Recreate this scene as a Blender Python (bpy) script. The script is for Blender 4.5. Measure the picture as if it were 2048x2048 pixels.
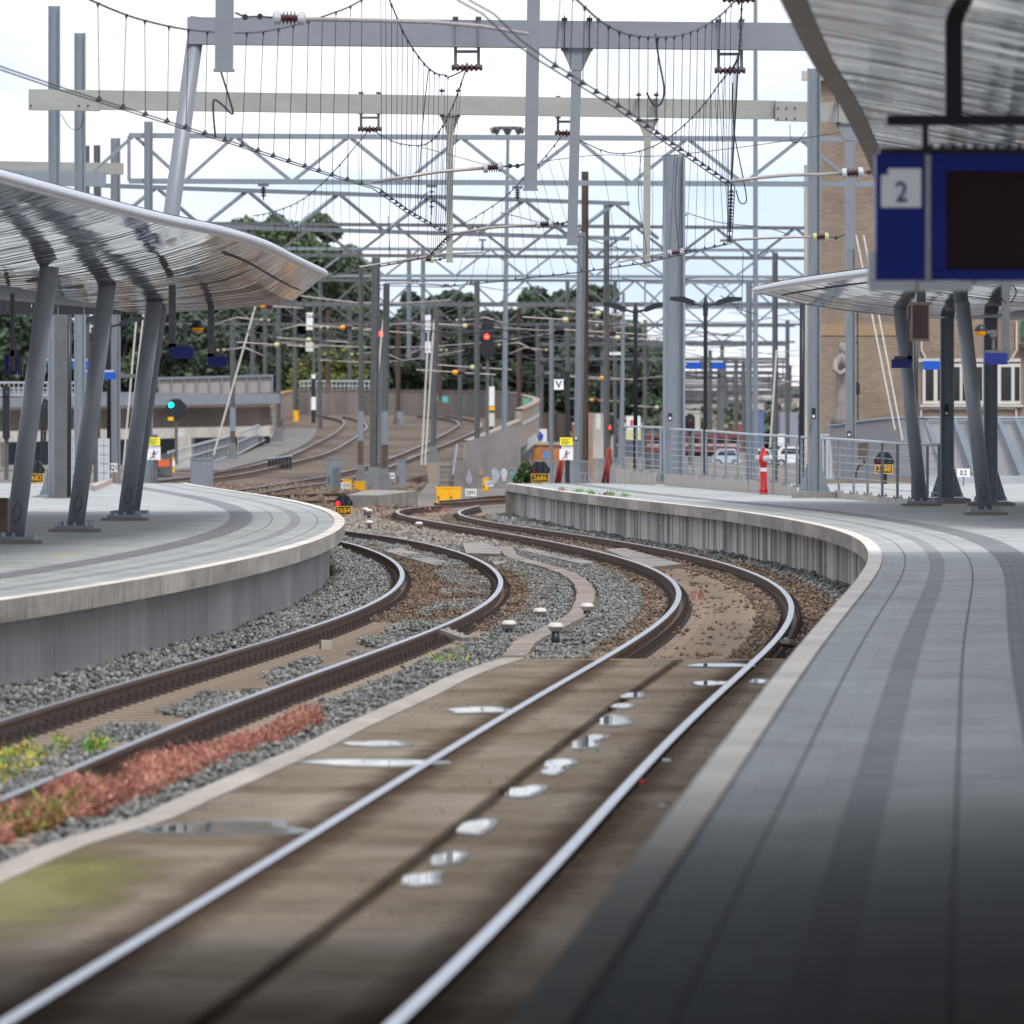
import bpy, math, random
import numpy as np
from mathutils import Vector, Matrix, noise
random.seed(7); rng = np.random.default_rng(7)
C = bpy.context.scene
for o in list(bpy.data.objects): bpy.data.objects.remove(o)
F = 15000.0; HY = 841.0; EH = 2.42        # focal length in photo pixels, horizon row, eye height above the rail heads

# ------------------------------------------------------------------ camera, sky, sun, exposure
cam = bpy.data.cameras.new('camera'); co = bpy.data.objects.new('camera', cam); C.collection.objects.link(co)
co.location = (0, 0, EH); co.rotation_euler = (math.radians(90), 0, 0)
cam.sensor_width = 36; cam.lens = F / 2048 * 36; cam.shift_y = (HY - 1024) / 2048
cam.clip_start = 1; cam.clip_end = 6000
cam.dof.use_dof = True; cam.dof.focus_distance = 118; cam.dof.aperture_fstop = 5.2
C.camera = co
W = bpy.data.worlds.new('World'); C.world = W; W.use_nodes = True
nt = W.node_tree; nt.nodes.clear(); N = nt.nodes.new; Lk = nt.links.new
wo = N('ShaderNodeOutputWorld'); bg = N('ShaderNodeBackground'); Lk(bg.outputs[0], wo.inputs[0])
sky = N('ShaderNodeTexSky'); sky.sky_type = 'NISHITA'; sky.sun_disc = False
sky.sun_elevation = math.radians(50); sky.sun_rotation = math.radians(200)
sm = N('ShaderNodeVectorMath'); sm.operation = 'SCALE'; sm.inputs[3].default_value = .09; Lk(sky.outputs[0], sm.inputs[0])
tc = N('ShaderNodeTexCoord'); mp = N('ShaderNodeMapping'); mp.inputs['Scale'].default_value = (6, 6, 34); Lk(tc.outputs['Generated'], mp.inputs[0])
nz = N('ShaderNodeTexNoise'); nz.inputs['Scale'].default_value = 1.3; nz.inputs['Detail'].default_value = 5; Lk(mp.outputs[0], nz.inputs['Vector'])
rp = N('ShaderNodeValToRGB'); rp.color_ramp.elements[0].position = .38; rp.color_ramp.elements[0].color = (.61, .74, .94, 1)
rp.color_ramp.elements[1].position = .60; rp.color_ramp.elements[1].color = (1.0, 1.02, 1.06, 1); Lk(nz.outputs[0], rp.inputs[0])
mx = N('ShaderNodeMix'); mx.data_type = 'RGBA'; mx.inputs[0].default_value = .86
Lk(sm.outputs[0], mx.inputs[6]); Lk(rp.outputs[0], mx.inputs[7]); Lk(mx.outputs[2], bg.inputs[0]); bg.inputs[1].default_value = .62
sun = bpy.data.lights.new('sun', 'SUN'); sun.energy = 1.4; sun.angle = math.radians(18); sun.color = (1, .97, .93)
so = bpy.data.objects.new('sun', sun); C.collection.objects.link(so)
so.rotation_euler = (math.radians(36), 0, math.radians(20)); so.location = (0, 0, 60)
C.view_settings.view_transform = 'Standard'; C.view_settings.look = 'None'; C.view_settings.exposure = 1.08; C.view_settings.gamma = 1
C.cycles.max_bounces = 6; C.cycles.glossy_bounces = 4; C.cycles.diffuse_bounces = 3; C.cycles.transparent_max_bounces = 6

# ------------------------------------------------------------------ helpers
def P(x, y, Z): return Vector(((x - 1024) * Z / F, Z, EH + (HY - y) * Z / F))
def G(x, y, z=0.0):
    Z = F * (EH - z) / (y - HY); return Vector(((x - 1024) * Z / F, Z, z))
PLAT = .76
def V(*a): return Vector(a)

class MB:
    def __init__(s): s.v = []; s.f = []; s.m = []
    def add(s, vs, fs, mi=0):
        n = len(s.v); s.v += [tuple(v) for v in vs]; s.f += [tuple(i + n for i in f) for f in fs]; s.m += [mi] * len(fs); return s
    def box(s, c, d, rz=0, mi=0, rx=0):
        x, y, z = d[0] / 2, d[1] / 2, d[2] / 2; R = Matrix.Rotation(rz, 3, 'Z') @ Matrix.Rotation(rx, 3, 'X'); c = Vector(c)
        vs = [c + R @ V(a * x, b * y, e * z) for e in (-1, 1) for b in (-1, 1) for a in (-1, 1)]
        return s.add(vs, [(0, 2, 3, 1), (4, 5, 7, 6), (0, 1, 5, 4), (2, 6, 7, 3), (0, 4, 6, 2), (1, 3, 7, 5)], mi)
    def prof(s, p, q, poly, mi=0, up=V(0, 0, 1), cap=True):
        p = Vector(p); q = Vector(q); d = (q - p).normalized()
        if abs(d.dot(up)) > .99: up = V(0, 1, 0)
        a = d.cross(up).normalized(); b = a.cross(d)
        n = len(poly); vs = [p + a * u + b * w for u, w in poly] + [q + a * u + b * w for u, w in poly]
        fs = [(i, (i + 1) % n, n + (i + 1) % n, n + i) for i in range(n)]
        if cap: fs += [tuple(range(n))[::-1], tuple(range(n, 2 * n))]
        return s.add(vs, fs, mi)
    def bar(s, p, q, w, h=None, mi=0):
        h = w if h is None else h; w /= 2; h /= 2
        return s.prof(p, q, [(-w, -h), (w, -h), (w, h), (-w, h)], mi)
    def hsec(s, p, q, w, h, t=None, mi=0, rot=False):
        t = t or w * .12; w /= 2; h /= 2
        pl = [(-w, -h), (w, -h), (w, -h + t), (t / 2, -h + t), (t / 2, h - t), (w, h - t), (w, h), (-w, h), (-w, h - t), (-t / 2, h - t), (-t / 2, -h + t), (-w, -h + t)]
        if rot: pl = [(b, -a) for a, b in pl]
        return s.prof(p, q, pl, mi)
    def tube(s, pts, r, n=8, mi=0, cap=True):
        pts = [Vector(p) for p in pts]; k = len(pts); rs = r if isinstance(r, (list, tuple)) else [r] * k
        vs = []; a = None
        for i, p in enumerate(pts):
            d = (pts[min(i + 1, k - 1)] - pts[max(i - 1, 0)]).normalized()
            if a is None: a = d.cross(V(0, 0, 1) if abs(d.z) < .9 else V(1, 0, 0)).normalized()
            else: a = (a - d * a.dot(d)).normalized()
            b = d.cross(a)
            vs += [p + (a * math.cos(6.28318 * j / n) + b * math.sin(6.28318 * j / n)) * rs[i] for j in range(n)]
        fs = [(i * n + j, i * n + (j + 1) % n, (i + 1) * n + (j + 1) % n, (i + 1) * n + j) for i in range(k - 1) for j in range(n)]
        if cap: fs += [tuple(range(n))[::-1], tuple(range((k - 1) * n, k * n))]
        return s.add(vs, fs, mi)
    def lathe(s, c, prof, n=16, mi=0, ax=V(0, 0, 1)):
        c = Vector(c); ax = Vector(ax).normalized()
        return s.tube([c + ax * z + ax * 1e-6 * i for i, (r, z) in enumerate(prof)], [max(r, 1e-4) for r, z in prof], n, mi)
    def strip(s, A, B, mi=0):
        n = len(A); return s.add(list(A) + list(B), [(i, i + 1, n + i + 1, n + i) for i in range(n - 1)], mi)
    def quad(s, a, b, c, d, mi=0): return s.add([a, b, c, d], [(0, 1, 2, 3)], mi)
    def extr(s, pts, dv, mi=0):
        n = len(pts); dv = Vector(dv); vs = [Vector(p) for p in pts]; vs = vs + [p + dv for p in vs]
        return s.add(vs, [tuple(range(n)), tuple(range(2 * n - 1, n - 1, -1))] + [(i, n + i, n + (i + 1) % n, (i + 1) % n) for i in range(n)], mi)

ORG = {}
def mk(name, mb, mats, parent=None, base=None, smooth=False, uv=None):
    me = bpy.data.meshes.new(name)
    a = np.array(mb.v, dtype=float)
    if parent is not None: org = ORG[parent.name]
    elif base is not None: org = np.array(base, float)
    else:
        lo, hi = a.min(0), a.max(0); org = np.array([(lo[0] + hi[0]) / 2, (lo[1] + hi[1]) / 2, lo[2]])
    me.from_pydata((a - org).tolist(), [], mb.f)
    if not isinstance(mats, (list, tuple)): mats = [mats]
    for m in mats: me.materials.append(m)
    me.polygons.foreach_set('material_index', mb.m)
    if smooth: me.polygons.foreach_set('use_smooth', [True] * len(me.polygons))
    if uv is not None:
        l = me.uv_layers.new(name='UVMap'); idx = np.zeros(len(me.loops), dtype=np.int32); me.loops.foreach_get('vertex_index', idx)
        l.data.foreach_set('uv', np.array(uv, dtype=float)[idx].ravel())
    me.update()
    o = bpy.data.objects.new(name, me); C.collection.objects.link(o)
    if parent is not None: o.parent = parent
    else: o.location = org
    ORG[o.name] = org
    return o
def tag(o, label=None, cat=None, group=None, kind=None):
    if label: o['label'] = label
    if cat: o['category'] = cat
    if group: o['group'] = group
    if kind: o['kind'] = kind
    return o
def thing(name, loc, label, cat, group=None):
    o = bpy.data.objects.new(name, None); C.collection.objects.link(o); o.location = loc; o.empty_display_size = .3
    ORG[o.name] = np.array(loc, float); return tag(o, label, cat, group)
def dup(root, loc, label, group=None):
    r = root.copy(); C.collection.objects.link(r); r.location = loc; r['label'] = label; ORG[r.name] = np.array(loc, float)
    for ch in [x for x in bpy.data.objects if x.parent == root]:
        c = ch.copy(); C.collection.objects.link(c); c.parent = r
        for g in [x for x in bpy.data.objects if x.parent == ch]:
            d = g.copy(); C.collection.objects.link(d); d.parent = c
    return r
def text(name, s, size, loc, m, parent, ext=.004, sx=1.0, rz=0, align='CENTER'):
    cu = bpy.data.curves.new(name, 'FONT'); cu.body = s; cu.size = size; cu.extrude = ext; cu.align_x = align; cu.align_y = 'CENTER'; cu.resolution_u = 3
    t = bpy.data.objects.new('tmp', cu); C.collection.objects.link(t)
    me = bpy.data.meshes.new_from_object(t); bpy.data.objects.remove(t)
    me.transform(Matrix.Translation(Vector(loc) - Vector(ORG[parent.name])) @ Matrix.Rotation(rz, 4, 'Z') @ Matrix.Rotation(math.pi / 2, 4, 'X') @ Matrix.Diagonal((sx, 1, 1, 1)))
    me.name = name; me.materials.clear(); me.materials.append(m)
    o = bpy.data.objects.new(name, me); C.collection.objects.link(o); o.parent = parent; ORG[o.name] = ORG[parent.name]; return o

# ------------------------------------------------------------------ materials
def mat(name, col, rough=.6, metal=0, var=.2, scale=2.5, bump=0., bscale=30, stretch=(1, 1, 1), col2=None, thr=(.4, .65), spec=.5, detail=5, nr=.62, island=0., emit=None, coord='Object', rvar=0.):
    m = bpy.data.materials.new(name); m.use_nodes = True; t = m.node_tree; b = t.nodes['Principled BSDF']; n = t.nodes.new; l = t.links.new
    b.inputs['Roughness'].default_value = rough; b.inputs['Metallic'].default_value = metal; b.inputs['Specular IOR Level'].default_value = spec
    c0 = [c * (1 - var) for c in col] + [1]; c1 = [min(1, c * (1 + var)) for c in col] + [1]
    tcn = n('ShaderNodeTexCoord'); mpn = n('ShaderNodeMapping'); mpn.inputs['Scale'].default_value = stretch; l(tcn.outputs[coord], mpn.inputs[0])
    no = n('ShaderNodeTexNoise'); no.inputs['Scale'].default_value = scale; no.inputs['Detail'].default_value = detail; no.inputs['Roughness'].default_value = nr; l(mpn.outputs[0], no.inputs['Vector'])
    r = n('ShaderNodeValToRGB'); r.color_ramp.elements[0].color = c0; r.color_ramp.elements[0].position = .3; r.color_ramp.elements[1].color = c1; r.color_ramp.elements[1].position = .7
    l(no.outputs[0], r.inputs[0]); out = r.outputs[0]
    if col2:
        n2 = n('ShaderNodeTexNoise'); n2.inputs['Scale'].default_value = scale * .37; n2.inputs['Detail'].default_value = 7; n2.inputs['Roughness'].default_value = .68; l(mpn.outputs[0], n2.inputs['Vector'])
        r2 = n('ShaderNodeMapRange'); r2.inputs[1].default_value = thr[0]; r2.inputs[2].default_value = thr[1]; l(n2.outputs[0], r2.inputs[0])
        x = n('ShaderNodeMix'); x.data_type = 'RGBA'; l(r2.outputs[0], x.inputs[0]); l(out, x.inputs[6]); x.inputs[7].default_value = (*col2, 1); out = x.outputs[2]
    if island:
        g = n('ShaderNodeNewGeometry'); mr = n('ShaderNodeMapRange'); mr.inputs[3].default_value = 1 - island; mr.inputs[4].default_value = 1 + island
        l(g.outputs['Random Per Island'], mr.inputs[0]); x = n('ShaderNodeVectorMath'); x.operation = 'SCALE'; l(out, x.inputs[0]); l(mr.outputs[0], x.inputs[3]); out = x.outputs[0]
    l(out, b.inputs['Base Color'])
    if rvar:
        mr = n('ShaderNodeMapRange'); mr.inputs[3].default_value = rough - rvar; mr.inputs[4].default_value = rough + rvar; l(no.outputs[0], mr.inputs[0]); l(mr.outputs[0], b.inputs['Roughness'])
    if bump:
        nb = n('ShaderNodeTexNoise'); nb.inputs['Scale'].default_value = bscale; nb.inputs['Detail'].default_value = 4; l(mpn.outputs[0], nb.inputs['Vector'])
        bb = n('ShaderNodeBump'); bb.inputs['Strength'].default_value = bump; bb.inputs['Distance'].default_value = .01; l(nb.outputs[0], bb.inputs['Height']); l(bb.outputs[0], b.inputs['Normal'])
    if emit:
        b.inputs['Emission Color'].default_value = (*emit[0], 1); b.inputs['Emission Strength'].default_value = emit[1]
    return m
galv = mat('galvanised_steel', (.21, .235, .265), .5, .25, .12, 4, stretch=(3, 3, .4))
galv2 = mat('weathered_galvanised_steel', (.115, .12, .125), .55, .2, .2, 3)
lilac = mat('grey_painted_steel', (.20, .21, .235), .45, .1, .08, 1.5)
cream = mat('cream_painted_steel', (.29, .29, .265), .5, 0, .1, 2, stretch=(.3, 1, 2))
colm = mat('dark_grey_painted_steel', (.24, .25, .275), .36, .1, .1, 2)
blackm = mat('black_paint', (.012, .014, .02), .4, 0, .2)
navy = mat('navy_blue_paint', (.006, .014, .17), .35, 0, .1)
blue = mat('blue_sign_paint', (.0, .07, .42), .4, 0, .05)
white = mat('white_paint', (.75, .75, .75), .4, 0, .06)
offw = mat('stained_white_paint', (.58, .55, .50), .5, 0, .15, 20)
yell = mat('yellow_cabinet_paint', (.85, .42, .005), .4, 0, .05)
yels = mat('yellow_sign_face', (.85, .75, .03), .4, 0, .05)
redp = mat('red_paint', (.55, .012, .015), .35, 0, .15, 8)
redb = mat('faded_red_paint', (.33, .045, .03), .5, 0, .2, 6)
amber = mat('amber_lens', (.75, .30, .0), .25, 0, .05)
wire = mat('dark_copper_wire', (.035, .035, .045), .5, .5, .2)
armm = mat('dull_arm_tube', (.36, .31, .30), .45, .4, .15)
insm = mat('brown_insulator_glaze', (.07, .02, .025), .25, 0, .2)
insw = mat('grey_insulator_cap', (.42, .44, .46), .5, .1, .1)
insy = mat('green_glass_insulator', (.42, .45, .22), .3, 0, .1)
conc = mat('concrete', (.30, .27, .24), .85, 0, .22, 1.4, .4, 40, col2=(.17, .15, .135))
conl = mat('light_concrete', (.48, .44, .39), .85, 0, .16, 2.0, .3, 40, (2, 2, .5), col2=(.33, .29, .26))
plinth = mat('precast_plinth_concrete', (.46, .41, .36), .85, 0, .2, 4, .2, 40, (4, 4, .6), col2=(.30, .25, .22), thr=(.5, .75))
brownw = mat('brown_stained_wall', (.20, .16, .135), .85, 0, .25, 1.2, .3, 10, (3, 3, .5), col2=(.12, .10, .09))
wallpk = mat('pinkish_concrete', (.30, .235, .20), .85, 0, .18, .5, stretch=(2, 2, .6), col2=(.20, .16, .14))
rust = mat('rusty_rail_steel', (.115, .062, .038), .7, .1, .35, 6, .3, 60)
railt = mat('polished_rail_head', (.43, .43, .455), .27, 1., .12, 1.5)
rbrown = mat('rusty_brown_steel', (.09, .06, .045), .7, .1, .3, 3)
clipm = mat('rail_clip', (.035, .022, .018), .7, 0, .3, 20)
sleepm = mat('sleeper_concrete', (.33, .255, .195), .9, 0, .35, 5, .4, 30, col2=(.20, .15, .11))
stoneg = mat('grey_ballast_stone', (.145, .145, .136), .85, 0, .3, 6, island=.6, col2=(.24, .24, .22))
stoneb = mat('rust_stained_ballast_stone', (.15, .105, .075), .9, 0, .3, 6, island=.55)
dirt = mat('ballast_dirt', (.14, .115, .095), .95, 0, .35, 3, .8, 25, col2=(.22, .17, .125))
beige = mat('sandy_trackbed', (.27, .20, .145), .95, 0, .25, 2.5, .6, 25, (1, .35, 1), col2=(.18, .125, .085), thr=(.48, .7))
slabm = mat('stained_crossing_concrete', (.15, .117, .088), .85, 0, .5, 1.1, .25, 20, (.7, .6, 1), col2=(.28, .235, .19), thr=(.42, .66), rvar=.1, spec=.0, detail=12, nr=.78)
mossm = mat('mossy_concrete', (.20, .185, .075), .9, 0, .4, 1.5, .3, 20, (1, .2, 1), col2=(.20, .18, .10), thr=(.4, .6), spec=0.)
curbm = mat('pale_kerb_concrete', (.36, .31, .265), .8, 0, .2, 2, .3, 20, (1, .3, 1), col2=(.22, .18, .15), thr=(.5, .7))
water = mat('puddle_water', (.10, .09, .085), .03, 0, .1, spec=1.0)
damp = mat('damp_concrete', (.05, .042, .035), .35, 0, .3)
gapm = mat('rubber_gap_filler', (.012, .012, .008), .8, 0, .3)
canm = mat('polished_slat_ceiling', (.93, .90, .89), .06, .97, .12, 9, island=.22, coord='Object', stretch=(.15, 1.5, .2))  # tone varied per slat to imitate streaky reflections
cant = mat('canopy_roof_sheet', (.45, .46, .48), .35, .5, .1)
nosem = mat('silver_canopy_nose', (.60, .60, .64), .3, .6, .08)
fasc = mat('weathered_canopy_fascia', (.20, .175, .155), .6, 0, .2, 2)
soff = mat('matte_grey_soffit', (.22, .22, .25), .6, 0, .08)
barkm = mat('tree_bark', (.09, .07, .05), .9, 0, .3, 8)
screen = mat('switched_off_display', (.018, .006, .006), .3, 0, .5, 60)
tred = mat('red_signal_lamp', (1, .02, .01), .3, emit=((1, .015, .005), 14))
tred2 = mat('dim_red_signal_lamp', (1, .03, .06), .3, emit=((1, .01, .02), 1.1))
tgrn = mat('green_signal_lamp', (.0, .8, .4), .3, emit=((.0, 1, .45), 7))
lensd = mat('unlit_signal_lens', (.03, .06, .065), .1)
lensr = mat('unlit_red_lens', (.12, .012, .02), .15)

def uvmat(name, kind):
    m = bpy.data.materials.new(name); m.use_nodes = True; t = m.node_tree; b = t.nodes['Principled BSDF']; n = t.nodes.new; l = t.links.new
    def math_(op, a, c=None, clamp=False):
        x = n('ShaderNodeMath'); x.operation = op; x.use_clamp = clamp
        for i, q in enumerate((a, c)):
            if q is None: continue
            if isinstance(q, (int, float)): x.inputs[i].default_value = q
            else: l(q, x.inputs[i])
        return x.outputs[0]
    def noise_(vec, sc, det=4, st=(1, 1, 1)):
        mp = n('ShaderNodeMapping'); mp.inputs['Scale'].default_value = st; l(vec, mp.inputs[0])
        x = n('ShaderNodeTexNoise'); x.inputs['Scale'].default_value = sc; x.inputs['Detail'].default_value = det; x.inputs['Roughness'].default_value = .65; l(mp.outputs[0], x.inputs['Vector']); return x.outputs[0]
    def ramp(v, a, ca, z, cz, mid=None):
        x = n('ShaderNodeValToRGB'); e = x.color_ramp.elements; e[0].position = a; e[0].color = (*ca, 1); e[1].position = z; e[1].color = (*cz, 1); l(v, x.inputs[0]); return x.outputs[0]
    def mixc(f, a, c, bl='MIX'):
        x = n('ShaderNodeMix'); x.data_type = 'RGBA'; x.blend_type = bl
        for i, q in ((0, f), (6, a), (7, c)):
            if isinstance(q, (int, float)): x.inputs[i].default_value = q
            elif isinstance(q, tuple): x.inputs[i].default_value = (*q, 1)
            else: l(q, x.inputs[i])
        return x.outputs[2]
    uv = n('ShaderNodeTexCoord').outputs['UV']; sp = n('ShaderNodeSeparateXYZ'); l(uv, sp.inputs[0]); u, v = sp.outputs[0], sp.outputs[1]
    b.inputs['Roughness'].default_value = .85
    if kind in ('wall', 'wall_smooth', 'coping'):      # u = height (0 top .. 1 bottom), v = metres along
        pw = {'wall': .33, 'wall_smooth': 1.6, 'coping': 2.4}[kind]
        q = math_('FLOOR', math_('DIVIDE', v, pw)); wn = n('ShaderNodeTexWhiteNoise'); wn.noise_dimensions = '1D'; l(q, wn.inputs['W'])
        fr = math_('FRACT', math_('DIVIDE', v, pw)); gap = math_('LESS_THAN', fr, {'wall': .035, 'wall_smooth': .004, 'coping': .008}[kind])
        st = noise_(uv, 1.0, 6, (.45, 5.5, 1)); st2 = noise_(uv, 1.0, 3, (.9, .35, 1))
        if kind == 'wall': lo, hi, dk = (.11, .105, .10), (.70, .65, .60), .62
        elif kind == 'coping': lo, hi, dk = (.14, .125, .10), (.58, .52, .46), .45
        else: lo, hi, dk = (.22, .205, .205), (.52, .485, .47), .5
        f = math_('ADD', math_('MULTIPLY', wn.outputs[0], .62 if kind == 'wall' else .30), math_('MULTIPLY', st, .95))
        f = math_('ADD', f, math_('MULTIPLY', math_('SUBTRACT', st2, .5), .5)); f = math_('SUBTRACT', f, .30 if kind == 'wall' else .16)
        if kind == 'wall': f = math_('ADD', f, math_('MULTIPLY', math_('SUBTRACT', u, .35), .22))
        col = ramp(f, .12, lo, .85, hi); col = mixc(gap, col, (.035, .032, .03)); l(col, b.inputs['Base Color'])
    elif kind in ('tile', 'strip', 'tactile', 'coptop'):   # u = metres from the edge, v = metres along
        br = n('ShaderNodeTexBrick'); mp = n('ShaderNodeMapping'); l(uv, mp.inputs[0]); br.offset = .5
        mp.inputs['Rotation'].default_value = (0, 0, 0); l(mp.outputs[0], br.inputs['Vector']); br.inputs['Scale'].default_value = 1
        bw, bh = {'tile': (.6, .3), 'strip': (.3, .1), 'tactile': (.3, .3), 'coptop': (3, 1)}[kind]
        br.inputs['Brick Width'].default_value = bw; br.inputs['Row Height'].default_value = bh; br.inputs['Mortar Size'].default_value = .004
        base = {'tile': (.375, .38, .37), 'strip': (.275, .275, .275), 'tactile': (.215, .215, .218), 'coptop': (.70, .63, .56)}[kind]
        br.inputs['Color1'].default_value = (*[c * .9 for c in base], 1); br.inputs['Color2'].default_value = (*[c * 1.1 for c in base], 1); br.inputs['Mortar'].default_value = (*[c * .68 for c in base], 1)
        st = noise_(uv, .9, 6, (1.2, .55, 1)); st2 = noise_(uv, 3.0, 5, (1, .3, 1))
        mr = n('ShaderNodeMapRange'); mr.inputs[1].default_value = .3; mr.inputs[2].default_value = .7; mr.inputs[3].default_value = .82; mr.inputs[4].default_value = 1.16; l(st, mr.inputs[0])
        sc = n('ShaderNodeVectorMath'); sc.operation = 'SCALE'; l(br.outputs[0], sc.inputs[0]); l(mr.outputs[0], sc.inputs[3])
        col = mixc(math_('MULTIPLY', math_('GREATER_THAN', st2, .64), .35), sc.outputs[0], tuple(c * .6 for c in base))
        wn = n('ShaderNodeTexVoronoi'); wn.inputs['Scale'].default_value = 2.2; l(uv, wn.inputs['Vector']); col = mixc(math_('MULTIPLY', math_('LESS_THAN', wn.outputs[0], .055), .5), col, tuple(c * .45 for c in base))
        wb = noise_(uv, .35, 3, (1, .5, 1)); col = mixc(math_('MULTIPLY', math_('SUBTRACT', wb, .45, True), .9), col, tuple(c * .62 for c in base))
        if kind == 'tactile': col = mixc(math_('MULTIPLY', math_('GREATER_THAN', math_('FRACT', math_('MULTIPLY', u, 13.3)), .55), .55), col, (.17, .175, .19))
        l(col, b.inputs['Base Color']); r = n('ShaderNodeMapRange'); r.inputs[3].default_value = .5; r.inputs[4].default_value = .75; b.inputs['Specular IOR Level'].default_value = .03; l(st, r.inputs[0]); l(r.outputs[0], b.inputs['Roughness'])
    elif kind == 'brick':                               # metres
        br = n('ShaderNodeTexBrick'); l(uv, br.inputs['Vector']); br.inputs['Scale'].default_value = 1; br.inputs['Brick Width'].default_value = .25; br.inputs['Row Height'].default_value = .085
        br.inputs['Mortar Size'].default_value = .012; br.inputs['Color1'].default_value = (.22, .165, .125, 1); br.inputs['Color2'].default_value = (.29, .222, .172, 1); br.inputs['Mortar'].default_value = (.20, .15, .11, 1)
        st = noise_(uv, .6, 6); mr = n('ShaderNodeMapRange'); mr.inputs[1].default_value = .3; mr.inputs[2].default_value = .7; mr.inputs[3].default_value = .8; mr.inputs[4].default_value = 1.15; l(st, mr.inputs[0])
        sc = n('ShaderNodeVectorMath'); sc.operation = 'SCALE'; l(br.outputs[0], sc.inputs[0]); l(mr.outputs[0], sc.inputs[3]); l(sc.outputs[0], b.inputs['Base Color'])
    return m
wallm = uvmat('platform_wall_planks', 'wall'); wallsm = uvmat('platform_wall_panels', 'wall_smooth'); copm = uvmat('coping_concrete', 'coping')
tilem = uvmat('platform_tiles', 'tile'); stripm = uvmat('dark_paver_strip', 'strip'); tactm = uvmat('ribbed_guide_tiles', 'tactile'); coptm = uvmat('coping_top_concrete', 'coptop'); brickm = uvmat('yellow_brick', 'brick')

# ------------------------------------------------------------------ plan curves (metres: depth -> x)
def curve(xs, ys):
    xs = np.array(xs, float); ys = np.array(ys, float); m = np.gradient(ys, xs)
    def f(x):
        x = np.asarray(x, float); i = np.clip(np.searchsorted(xs, x) - 1, 0, len(xs) - 2); h = xs[i + 1] - xs[i]; t = (x - xs[i]) / h
        inside = (t >= 0) & (t <= 1); tt = np.clip(t, 0, 1)
        r = (2 * tt**3 - 3 * tt**2 + 1) * ys[i] + (tt**3 - 2 * tt**2 + tt) * h * m[i] + (-2 * tt**3 + 3 * tt**2) * ys[i + 1] + (tt**3 - tt**2) * h * m[i + 1]
        ext = np.where(t > 1, ys[-1] + (x - xs[-1]) * m[-1], np.where(t < 0, ys[0] + (x - xs[0]) * m[0], 0))
        return np.where(inside, r, ext)
    return f
R1 = curve(np.arange(28, 217, 4), [-2.173, -1.928, -1.673, -1.418, -1.165, -0.916, -0.667, -0.415, -0.159, 0.102, 0.369, 0.638, 0.906, 1.168, 1.419, 1.654, 1.865, 2.049, 2.199, 2.313, 2.386, 2.418, 2.407, 2.353, 2.257, 2.122, 1.95, 1.744, 1.506, 1.241, 0.95, 0.639, 0.308, -0.038, -0.397, -0.764, -1.136, -1.507, -1.868, -2.21, -2.52, -2.779, -2.965, -3.052, -3.005, -2.784, -2.341, -1.623])
R2 = curve(np.arange(28, 217, 4), [-0.625, -0.343, -0.077, 0.175, 0.418, 0.656, 0.897, 1.144, 1.399, 1.662, 1.931, 2.202, 2.471, 2.732, 2.979, 3.205, 3.406, 3.576, 3.712, 3.811, 3.87, 3.889, 3.867, 3.805, 3.703, 3.564, 3.389, 3.179, 2.936, 2.663, 2.362, 2.035, 1.686, 1.318, 0.938, 0.552, 0.17, -0.2, -0.543, -0.847, -1.096, -1.277, -1.378, -1.392, -1.321, -1.181, -1.007, -0.862])
LC = curve(list(range(40, 165, 4)) + [170, 180, 190, 200], [-4.44, -4.242, -4.021, -3.821, -3.619, -3.402, -3.165, -2.91, -2.642, -2.369, -2.1, -1.843, -1.607, -1.399, -1.225, -1.088, -0.992, -0.936, -0.921, -0.946, -1.009, -1.108, -1.243, -1.412, -1.617, -1.858, -2.138, -2.463, -2.839, -3.271, -3.767, -4.3, -5.0, -6.2, -7.5, -8.9])
ER = curve([20] + list(range(26, 201, 6)), [-0.041, 0.322, 0.689, 1.055, 1.421, 1.79, 2.166, 2.551, 2.941, 3.33, 3.707, 4.059, 4.369, 4.622, 4.8, 4.87, 4.84, 4.70, 4.49, 4.20, 3.84, 3.36, 2.86, 2.38, 1.913, 1.461, 1.06, 0.711, 0.391, 0.046, -0.33])
EL = curve([20, 40, 56] + list(range(64, 203, 6)), [-9.0, -7.2, -5.9, -5.206, -4.564, -4.025, -3.581, -3.225, -2.953, -2.761, -2.648, -2.611, -2.651, -2.767, -2.958, -3.221, -3.556, -3.957, -4.42, -4.937, -5.499, -6.092, -6.701, -7.307, -7.888, -8.416, -8.861])
def path(f, z0, z1, st, off=0., z=0.):
    Z = np.arange(z0, z1 + 1e-6, st); X = f(Z); d = (f(Z + .25) - f(Z - .25)) / .5; n = np.sqrt(1 + d * d)
    return [V(x + off / k, zz - off * dd / k, z) for x, zz, dd, k in zip(X, Z, d, n)]
def alen(pts): return [0] + list(np.cumsum([(pts[i + 1] - pts[i]).length for i in range(len(pts) - 1)]))

# ------------------------------------------------------------------ ground sheets
def sheet(name, xs, ys, z, m, label=None, kind='structure'):
    b = MB().quad(V(xs[0], ys[0], z), V(xs[1], ys[0], z), V(xs[1], ys[1], z), V(xs[0], ys[1], z)); return tag(mk(name, b, m), kind=kind)
sheet('ground', (-900, 900), (-85, 3500), -.26, mat('yard_ground', (.12, .11, .105), .95, 0, .35, .08, col2=(.20, .16, .13)))
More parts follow.
